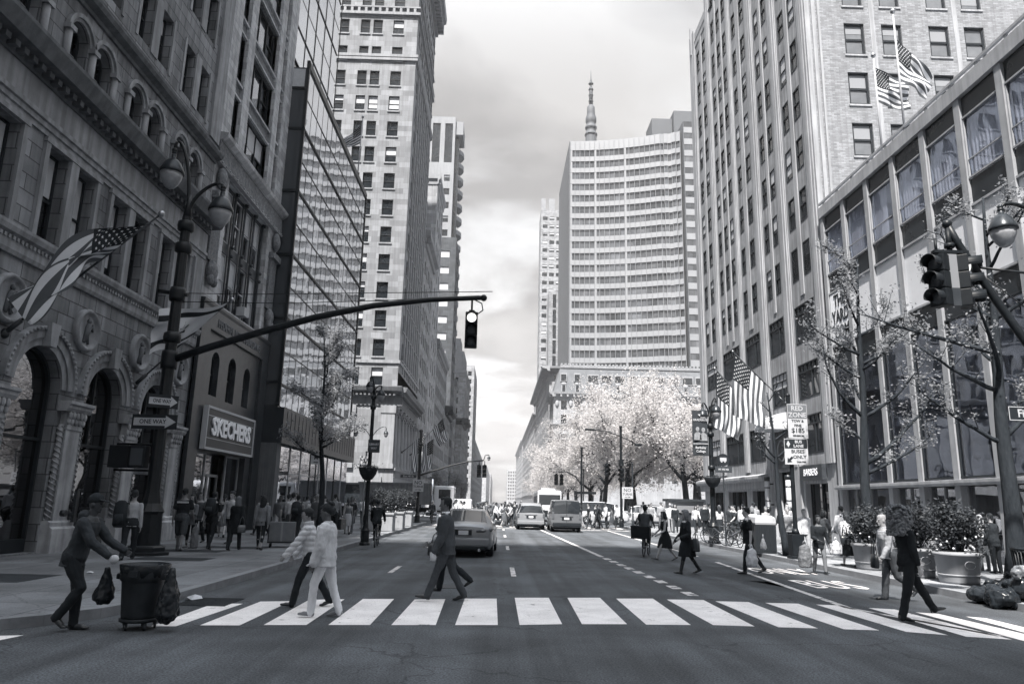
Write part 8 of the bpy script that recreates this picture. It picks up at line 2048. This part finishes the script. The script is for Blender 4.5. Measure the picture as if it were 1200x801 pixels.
for k in range(5):
    a = 2*PI*k/5+.5; m = MB(); x, y = .22*math.cos(a), .22*math.sin(a); m.T = Matrix.Translation((x, y, .045)) @ Matrix.Rotation(.4, 4, 'Z') @ Matrix.Rotation(PI/2, 4, 'Y'); m.lathe([(.02, -.018), (.045, -.015), (.045, .015), (.02, .018)], 14, (0, 0, 0)); m.T = None; m.box(x-.025, y-.012, .05, x+.025, y+.012, .10); m.build('castor', GALV, bin_)
m = MB(); m.lathe([(.325, .70), (.35, .86), (.33, .87), (.305, .80)], 26, (0, 0, 0)); me = m.mesh('bin_liner', [MATS['bag_black']]); m.fixn(me)
for q in me.vertices: q.co += Vector((noise.noise(q.co*9), noise.noise(q.co*9+Vector((5, 5, 5))), 0))*.02
link(bpy.data.objects.new('bin_liner', me), bin_)
def hang_bag(label, loc, s, seed, w=.16, L=.5):
    t = empty('rubbish_bag', loc, seed, label, 'rubbish bag'); mb = MB(); mb.loft([(0, 0, 0), (0, 0, -.1*s), (.01, 0, -.3*s), (0, .01, -L*s), (0, 0, -(L+.08)*s)], [.03, .07*s, w*.9*s, w*s, w*.5*s], [.03, .05*s, w*.6*s, w*.75*s, w*.4*s], 12, (1, 0, 0)); o = bpy.data.objects.new('sack', remesh(mb, .014, 'sack', MATS['bag_black'], 2, .022, 10, seed)); link(o, t)
hang_bag('small black rubbish bag hanging on the left side of the big bin', (-5.02, 9.95, .76), .9, 1, .15, .42); hang_bag('black rubbish bag hanging on the right side of the big bin', (-4.17, 9.92, .78), 1.15, 2, .17, .50)
o, J = person('man in a dark cap and hooded top leaning forward to push the big round bin', (-5.42, 9.85, 0), -86, 1.70, dict(lean=17, hipR=27, kneeR=62, footR=40, hipL=8, kneeL=6, footL=0, armR=(34, 6, 20, 10), armL=(38, 8, 22, 10), head=(4, 0)), skin=.05, hair=('cap', .02), top=('hoodie', .035), bottom=('trousers', .018), shoes=('boots', .02), near=2)
ptx = MB(); 
for k in range(4): ptx.box(-.10+k*.055, -.17-.0, 1.17, -.06+k*.055, -.155, 1.23)
wg = MB(); wg.ball(J['grip'+'R'], (.05, .06, .06), 9, 7); g_ = wg.build('glove', cloth_mat(.5), o)

bin_.scale = (.88, .88, .93)
# ---- on the near crosswalk
o, J = person('woman in a pale jacket and white trousers crossing left on the near crosswalk', (-2.52, 11.35, 0), 84, 1.60, dict(lean=2, hipL=19, kneeL=16, footL=-4, hipR=-13, kneeR=6, footR=8, armL=(6, 7, 14, 4), armR=(-4, 8, 10, 0), head=(14, 0)), True, .10, ('updo', .02), ('jacket', .50), ('trousers', .62), ('shoes', .16), 2, bulk=.022)
o, J = person('person in a pale quilted jacket and dark trousers behind the woman in white', (-2.98, 12.35, 0), 92, 1.56, dict(lean=10, hipL=24, kneeL=12, footL=-6, hipR=-16, kneeR=18, footR=22, armL=(34, 10, 6, 0), armR=(20, 8, 20, 0), head=(10, 0)), True, .22, ('short', .015), ('puffer', .45, 'quilt'), ('trousers', .016), ('shoes', .02), 2)
handbag('dark shoulder bag worn by the person in the quilted jacket', (-2.75, 12.2, 1.12), 90, .3, .26, .14, .02, .22)
o, J = person('man in a dark suit with white collar striding left across the crosswalk', (-.86, 13.4, 0), 90, 1.78, dict(lean=5, hipL=22, kneeL=2, footL=-10, hipR=-13, kneeR=16, footR=16, armL=(10, 8, 16, 0), armR=(-16, 9, 14, 0), head=(2, 0)), False, .12, ('short', .012), ('jacket', .055), ('trousers', .055), ('shoes', .015), 2, under=.7, bulk=.012)
p = world_of(o, J['gripL']); cp = empty('cup', (p.x+.02, p.y, p.z), .6, 'crumpled pale paper bag held by the man in the suit', 'paper bag'); m = MB(); m.loft([(0, 0, -.08), (.01, 0, -.02), (0, .01, .05), (0, 0, .09)], [.05, .06, .05, .02], [.04, .045, .04, .02], 9, (1, 0, 0)); m.build('paper', cloth_mat(.42), cp); cp.name = 'paper_bag'
o, J = person('man half hidden behind the suited man, pale shirt and dark trousers', (-.95, 14.75, 0), 90, 1.64, dict(lean=6, hipR=12, kneeR=4, footR=0, hipL=-22, kneeL=30, footL=34, armL=(-10, 8, 40, 0), armR=(24, 8, 30, 0)), False, .16, ('short', .012), ('shirt', .5), ('trousers', .02), ('shoes', .015), 2)
handbag('dark messenger bag of the man behind the suited man', (-1.14, 14.5, 1.12), 10, .34, .24, .12, .02, .2)
o, J = person('woman in black with a big cloud of curly hair striding right in heeled boots', (6.60, 12.1, 0), -86, 1.73, dict(lean=-2, hipL=33, kneeL=2, footL=-14, hipR=-13, kneeR=4, footR=8, armR=(4, 8, 12, 6), armL=(22, 8, 30, 0), head=(6, 12)), True, .42, ('curly', .15), ('cardigan', .014), ('trousers', .012), ('heelboots', .012), 2)
o, J = person('bald man in a light shirt and grey trousers walking behind the curly haired woman', (7.80, 14.9, 0), 88, 1.64, dict(lean=9, hipR=10, kneeR=4, footR=0, hipL=-10, kneeL=46, footL=50, armL=(10, 8, 26, 0), armR=(4, 8, 12, 0), head=(4, 0)), False, .40, ('bald', 0), ('shirt', .42), ('wide', .085), ('shoes', .03), 2)
handbag('black square bag hanging in front of the bald man', (7.36, 14.65, 1.14), 80, .32, .26, .14, .015, .26)
# ------------------------------------------------------------------ beyond the crosswalk, right half
o, J = person('long haired woman in dark clothes and sunglasses with a big grey tote bag', (4.93, 19.5, 0), 96, 1.63, dict(lean=2, hipL=18, kneeL=4, footL=-8, hipR=-18, kneeR=16, footR=20, armL=(0, 12, 70, 0), armR=(12, 8, 30, 0), head=(4, -20)), True, .42, ('long', .16), ('jacket', .016), ('leggings', .014), ('boots', .012), 1, shades=True)
mb = build_bottom(J, 'skirt'); c = bpy.data.objects.new('skirt', remesh(mb, .016, 'skirt', cloth_mat(.018), 2, .004, 8)); link(c, o)
handbag('large grey tote bag carried by the long haired woman in sunglasses', (5.08, 19.22, 1.05), 90, .52, .32, .18, .05, .14, 'tote_bag')
person('woman in a sleeveless black dress with bare legs walking left near the cyclist', (5.42, 24.15, 0), 92, 1.56, dict(WALK_A, armL=(10, 8, 50, 0)), True, .34, ('bob', .02), ('dress', .014), ('dress', .014), ('shoes', .05), 1)
o, J = person('man in a black t-shirt and black jeans carrying a white plastic bag', (6.70, 19.95, 0), 84, 1.72, dict(lean=3, hipL=17, kneeL=12, footL=-2, hipR=-20, kneeR=14, footR=24, armL=(-6, 10, 12, 0), armR=(26, 10, 36, 0), head=(6, -10)), False, .40, ('short', .015), ('tee', .014), ('jeans', .018), ('sneakers', .018), 1, strap=.03)
p = world_of(o, J['gripL']); plastic_bag('white plastic shopping bag hanging from the hand of the man in black', (p.x, p.y-.08, p.z+.06), 20, .34, .40, .66)
p = world_of(o, J['gripR']); 
plastic_bag('small white plastic bag on the far side of the man in black', (7.15, 20.15, 1.02), 70, .24, .24, .62)
o, J = person('woman in a dark cardigan and grey jeans walking towards the camera at the kerb', (8.80, 20.5, 0), 176, 1.55, dict(STEP_A, armR=(8, 8, 60, 30), armL=(-2, 16, 20, 0)), True, .09, ('pony', .012), ('cardigan', .016), ('jeans', .13), ('boots', .02), 1)
plastic_bag('grey shopping bag beside the woman in the dark cardigan', (8.42, 20.55, .86), 12, .40, .55, .20, name='shopping_bag')
person('woman in a white blouse and dark skirt walking away by the tree', (10.12, 21.55, KZ), 8, 1.52, STEP_A, True, .36, ('bob', .02), ('shirt', .58), ('longskirt', .016), ('shoes', .02), 1)
plastic_bag('pale plastic bag in the left hand of the woman in the dark skirt', (9.72, 21.5, .95), 0, .26, .34, .5); handbag('dark shoulder bag of the woman in the white blouse', (9.95, 21.4, 1.30), 0, .26, .24, .12, .02, .3)
person('woman with loose pale hair and a light top facing away near the right tree', (13.72, 21.1, KZ), -10, 1.52, dict(DEF, armR=(20, 8, 60, 0)), True, .36, ('long', .26), ('long', .48), ('jeans', .06), ('shoes', .03), 1)
person('dark haired person in a dark jacket facing away beside the pale haired woman', (13.52, 20.3, KZ), 14, 1.56, dict(DEF, armR=(10, 10, 90, 0)), True, .30, ('short', .015), ('jacket', .02), ('trousers', .015), ('shoes', .02), 1)
mq = MB()
person('man in a grey polo shirt and dark trousers walking to the camera past the bin', (10.64, 27.4, KZ), 180, 1.62, STEP_B, False, .36, ('thin', .30), ('tee', .20), ('trousers', .018), ('shoes', .02), 1, belly=.5)
person('white shirted man with short dark hair walking away behind the tree trunk', (12.0, 25.9, KZ), 12, 1.70, STEP_B, False, .30, ('short', .015), ('shirt', .6), ('trousers', .2), ('shoes', .02), 0)
person('woman in a light blouse behind the woman in the dark cardigan', (10.4, 25.3, KZ), 172, 1.58, STEP_A, True, .40, ('short', .2), ('long', .5), ('trousers', .25), ('shoes', .03), 0)
person('curly haired woman in a grey jacket and pale trousers by the shop front', (11.75, 26.9, KZ), -80, 1.58, WALK_A, True, .25, ('bob', .012), ('jacket', .10), ('trousers', .45), ('shoes', .02), 0)
person('woman with a pale top beyond the planters facing the camera', (12.0, 24.6, KZ), 170, 1.55, DEF, True, .38, ('long', .05), ('tank', .45), ('jeans', .08), ('shoes', .03), 0)
person('man in a dark shirt by the banner post facing left', (12.0, 37.6, KZ), 95, 1.72, WALK_B, False, .35, ('short', .02), ('tee', .03), ('trousers', .02), ('shoes', .02), 0)
# ------------------------------------------------------------------ left pavement
o, J = person('big man in a dark shirt with a pale band and dark shorts walking away', (-9.1, 21.9, KZ), 6, 1.76, STEP_A, False, .16, ('short', .012), ('tee', .016), ('shorts', .05), ('sneakers', .08), 1, belly=.4)
m = MB(); h_ = J['h']; q = J['pel']+J['up']*.25*h_; m.rbox(-.16, q.y-.145, q.z-.02, .16, q.y-.12, q.z+.03, .008); m.build('back_band', cloth_mat(.4), o)
plastic_bag('clear plastic bag carried by the big man in shorts', (-8.68, 21.9, .92), 0, .24, .55, .16)
person('woman with long dark hair standing with folded arms on the left pavement', (-9.35, 23.2, KZ), 170, 1.58, dict(DEF, armL=(16, 8, 88, 50), armR=(16, 8, 88, 50)), True, .28, ('long', .014), ('cardigan', .13), ('leggings', .02), ('shoes', .06), 1)
person('man in a dark polo shirt facing the camera behind the woman with folded arms', (-10.1, 25.7, KZ), 176, 1.66, STEP_B, False, .24, ('short', .014), ('tee', .06), ('trousers', .016), ('shoes', .015), 1)
person('man in dark clothes walking away with a black backpack', (-8.55, 22.7, KZ), -6, 1.68, STEP_A, False, .25, ('short', .014), ('tee', .014), ('trousers', .014), ('shoes', .02), 1)
backpack('black backpack on the man in dark clothes', (-8.55, 22.52, 1.38), -6, .022, .50)
person('curly haired man in a white shirt and dark tie facing the camera', (-9.0, 25.6, KZ), 165, 1.72, STEP_A, False, .30, ('updo', .03), ('shirt', .34), ('trousers', .03), ('shoes', .02), 1)
person('person in a headscarf and dark coat walking away with a shoulder bag', (-7.78, 22.6, KZ), -4, 1.56, STEP_B, True, .28, ('hood', .10), ('coat', .014), ('trousers', .016), ('shoes', .02), 1)
handbag('small grey shoulder bag of the person in the headscarf', (-7.55, 22.45, 1.12), 30, .24, .22, .10, .07, .25)
person('woman with long dark hair and a pale belted top pulling a loaded cart', (-7.15, 23.0, KZ), 2, 1.60, dict(STEP_A, armR=(-16, 10, 6, 0)), True, .25, ('long', .014), ('jacket', .14), ('leggings', .016), ('shoes', .02), 1)
cart = empty('hand_cart', (-6.95, 24.6, KZ), rad(12), 'low cart loaded with a tall pale carton behind the woman in the belted top', 'hand cart')
m = MB(); m.rbox(-.42, -.3, .14, .42, .3, .19, .01); m.tube([(-.40, -.28, .19), (-.40, -.28, .95), (-.40, .28, .95), (-.40, .28, .19)], .016, 6); m.build('platform', BLACKP, cart)
for x in (-.34, .34):
    for y in (-.24, .24): m = MB(); m.T = Matrix.Translation((x, y, .065)) @ Matrix.Rotation(PI/2, 4, 'Y'); m.lathe([(.02, -.02), (.065, -.018), (.065, .018), (.02, .02)], 14, (0, 0, 0)); m.build('wheel', TYRE, cart)
ct = empty('carton', (-6.95, 24.6, KZ+.19), rad(12), 'tall pale cardboard carton standing on the hand cart', 'carton'); m = MB(); m.rbox(-.40, -.27, 0, .40, .27, .60, .008); b = m.build('box', mat('cardboard', .14, .85, vary=.12, vscale=6), ct); m = MB(); m.box(-.03, -.273, .0, .03, -.2705, .6); m.build('tape', mat('tape', .2, .4), ct)
person('man in a pale shirt walking away behind the hand cart', (-7.35, 27.0, KZ), 4, 1.74, STEP_B, False, .28, ('short', .012), ('shirt', .42), ('trousers', .03), ('shoes', .02), 0)
person('man in a dark vest top walking away right of the hand cart', (-6.95, 26.2, KZ), -4, 1.66, STEP_A, False, .22, ('short', .012), ('tank', .03), ('trousers', .016), ('shoes', .02), 0)
backpack('dark rucksack on the man right of the hand cart', (-6.95, 26.02, 1.34), 0, .02, .44)
person('man in a grey t-shirt walking away past the mirror glass shop front', (-7.9, 28.4, KZ), 2, 1.70, STEP_A, False, .28, ('short', .02), ('tee', .12), ('trousers', .03), ('shoes', .02), 0)
person('person in a pale top half hidden behind the left signal pole', (-8.95, 18.6, KZ), 20, 1.66, STEP_B, True, .25, ('short', .02), ('long', .28), ('trousers', .02), ('shoes', .05), 1)
backpack('bulging dark rucksack beside the left signal pole', (-9.12, 18.35, 1.22), 10, .018, .62)
o, J = person('man in a grey shirt walking away with a dark briefcase by the kerb', (-6.9, 31.9, KZ), 6, 1.76, STEP_A, False, .30, ('short', .012), ('shirt', .20), ('trousers', .016), ('shoes', .02), 1)
p = world_of(o, J['gripR']); bc = empty('briefcase', (p.x+.05, p.y+.05, p.z), rad(80), 'big dark briefcase carried by the man in the grey shirt', 'briefcase'); m = MB(); m.rbox(-.30, -.09, -.52, .30, .09, -.08, .03); b = m.build('case', cloth_mat(.016, 'leather'), bc); m = MB(); m.tube([(-.1, 0, -.09), (-.08, 0, .0), (.08, 0, .0), (.1, 0, -.09)], .013, 6); m.build('handle', BLACKP, bc); m = MB(); m.ball((0, -.095, -.28), (.03, .006, .03), 8, 5); m.build('clasp', RIM, bc)

# ------------------------------------------------------------------ cyclists and parked bicycles
RIDE = dict(lean=26, hipL=58, kneeL=62, footL=0, hipR=82, kneeR=96, footR=10, armL=(34, 8, 14, 0), armR=(34, 8, 14, 0), head=(-18, 0))
def rider(label, blabel, x, y, rz, z=0, **kw):
    bicycle(blabel, (x, y, z), rz)
    R = Matrix.Rotation(rad(rz), 3, 'Z'); q = R @ Vector((0, -.24, 0))
    pose = dict(kw.pop('pose', RIDE)); pose['seat'] = -.93
    return person(label, (x+q.x, y+q.y, z), rz, pose=pose, **kw)
rider('cyclist in a helmet and dark clothes riding away along the left kerb', 'dark bicycle ridden along the left kerb', -4.42, 27.9, 4, h=1.74, hair=('helmet', .03), top=('long', .014), bottom=('leggings', .014), skin=.25, near=1)
rider('delivery cyclist in a dark vest riding away beside the woman in the black dress', 'delivery bicycle with a big black box on its rear rack', 5.2, 26.2, -20, h=1.70, hair=('short', .012), top=('tee', .05), bottom=('trousers', .02), skin=.2, near=1, pose=dict(RIDE, lean=14, armL=(44, 10, 10, 0), armR=(44, 10, 10, 0)))
dbx = empty('delivery_box', (5.2-.62*math.sin(rad(20))-.08, 26.2-.62*math.cos(rad(20)), .60), rad(-20), 'big black insulated delivery box over the rear wheel of the delivery bicycle', 'delivery box'); m = MB(); m.rbox(-.31, -.22, 0, .31, .22, .40, .03); b = m.build('case', cloth_mat(.012), dbx); m = MB(); m.rbox(-.32, -.23, .36, .32, .23, .43, .02); m.build('lid', cloth_mat(.02), dbx)
rider('distant cyclist in dark clothes crossing by the dump truck', 'distant bicycle by the dump truck', -5.0, 57.6, 8, h=1.72, hair=('helmet', .3), top=('long', .02), bottom=('leggings', .02), skin=.25, near=0)
for i, (x, y, rz) in enumerate(((9.75, 32.3, 60), (10.0, 33.6, 75), (9.7, 30.6, 5), (10.15, 31.4, 80))):
    bicycle(('bicycle chained to the banner lamp post, the nearest of its cluster', 'bicycle leaning behind the banner lamp post', 'bicycle chained to the bus stop pole', 'bicycle parked between the bus stop and the lamp post')[i], (x, y, KZ), rz, .05, group='bicycles parked on the right pavement')

# ------------------------------------------------------------------ the crowds: a few figures, copied and dressed one by one
protos = []
for i, (pose, fem, hair, top, bot) in enumerate(((WALK_A, False, 'short', 'shirt', 'trousers'), (WALK_B, True, 'long', 'long', 'jeans'), (STEP_A, False, 'short', 'tee', 'trousers'), (STEP_B, True, 'bob', 'cardigan', 'trousers'), (DEF, False, 'cap', 'jacket', 'jeans'), (WALK_A, True, 'pony', 'tank', 'skirt'), (WALK_B, False, 'short', 'jacket', 'trousers'), (STEP_A, True, 'long', 'tee', 'longskirt'))):
    o, J = person('tmp', (0, 0, 0), 0, 1.66 if fem else 1.76, pose, fem, .25, (hair, .02), (top, .1), (bot, .05), ('shoes', .02), -1)
    protos.append((o, [c for c in COL.objects if c.parent == o]))
used_proto = set(); NAMES = ('hair', 'cap', 'shirt', 'top', 'cardigan', 'jacket', 'trousers', 'skirt', 'shoe')
def tone(v): return 'white' if v > .4 else 'light grey' if v > .18 else 'grey' if v > .06 else 'dark'
def extra(i, x, y, rz, tv, bv, where, group, z=0, s=1., sk=.25, hv=.02, label=None):
    o, ch = protos[i]
    if i in used_proto: o2 = o.copy(); COL.objects.link(o2); c2 = [c.copy() for c in ch]
    else: used_proto.add(i); o2, c2 = o, ch
    for c, src in zip(c2, ch):
        if c is not src: COL.objects.link(c); c.parent = o2
        nm = src.name.split('.')[0]; mm = hair_mat(hv) if nm == 'hair' else cloth_mat(tv) if nm in ('shirt', 'top', 'cardigan', 'jacket') else cloth_mat(bv) if nm in ('trousers', 'skirt', 'cap') else cloth_mat(.02, 'leather')
        c.material_slots[0].link = 'OBJECT'; c.material_slots[0].material = mm
    o2.material_slots[0].link = 'OBJECT'; o2.material_slots[0].material = skin_mat(sk)
    o2.location = (x, y, z); o2.rotation_euler = (0, 0, rad(rz)); o2.scale = (s, s, s)
    bot = 'skirt' if i in (5, 7) else 'trousers'
    return tag(o2, label or '%s in a %s top and %s %s %s' % ('woman' if i in (1, 3, 5, 7) else 'man', tone(tv), tone(bv), bot, where), 'person', group)
r = random.Random(21)
TV = (.6, .45, .25, .10, .03, .015, .02, .5); BV = (.02, .015, .05, .02, .10, .3, .02)
for k in range(46):          # crossing at the far crosswalk, both ways
    x = r.uniform(-3.9, 1.4) if k < 25 else r.uniform(6.0, 9.3) if k < 36 else r.uniform(-4, 9); y = r.uniform(53.4, 57.2) if k < 36 else r.uniform(75.5, 78.5)
    extra(r.randrange(8), x, y, 90*r.choice((-1, 1))+r.uniform(-15, 15), r.choice(TV), r.choice(BV), 'crossing at the far crosswalk' if y < 60 else 'beyond the far side street', 'people on the far crossings', 0, r.uniform(.93, 1.04), r.choice((.1, .25, .35)))
extra(0, 3.15, 53.5, 80, .62, .02, '', None, label='man in a white shirt between the silver SUV and the grey van'); extra(2, 6.55, 53.3, 90, .02, .05, '', None, label='man in dark clothes walking left past the grey van')
for k in range(38):          # before the mirror glass building and the corner beyond
    x, y = r.uniform(-10.8, -6.4), r.uniform(28.5, 56); extra(r.randrange(8), x, y, r.choice((0, 180))+r.uniform(-25, 25), r.choice(TV), r.choice(BV), 'by the mirror glass building', 'crowd on the left pavement', KZ, r.uniform(.93, 1.04), r.choice((.1, .25, .35)))
for k in range(9):           # the far left corner past the side street
    x, y = r.uniform(-11, -6), r.uniform(74.5, 90); extra(r.randrange(8), x, y, r.choice((0, 180, 90)), r.choice(TV), r.choice(BV), 'by the columned tower', 'people by the columned tower', KZ, r.uniform(.93, 1.04))
for k in range(34):          # right pavement along the brick tower
    x, y = r.uniform(10.6, 14.6), r.uniform(29.5, 56); extra(r.randrange(8), x, y, r.choice((0, 180, 180))+r.uniform(-20, 20), r.choice(TV), r.choice(BV), 'before the brick tower', 'people before the brick tower', KZ, r.uniform(.93, 1.04), r.choice((.1, .25, .35)), r.choice((.02, .02, .15)))
for k in range(10):          # the park corner
    x, y = r.uniform(9.9, 16), r.uniform(58.8, 79); z = 0 if 58.6 < y < 74 else KZ; extra(r.randrange(8), x, y, r.choice((90, -90, 180)), r.choice(TV), r.choice(BV), 'at the park side corner', 'people at the park corner', z, r.uniform(.93, 1.04))
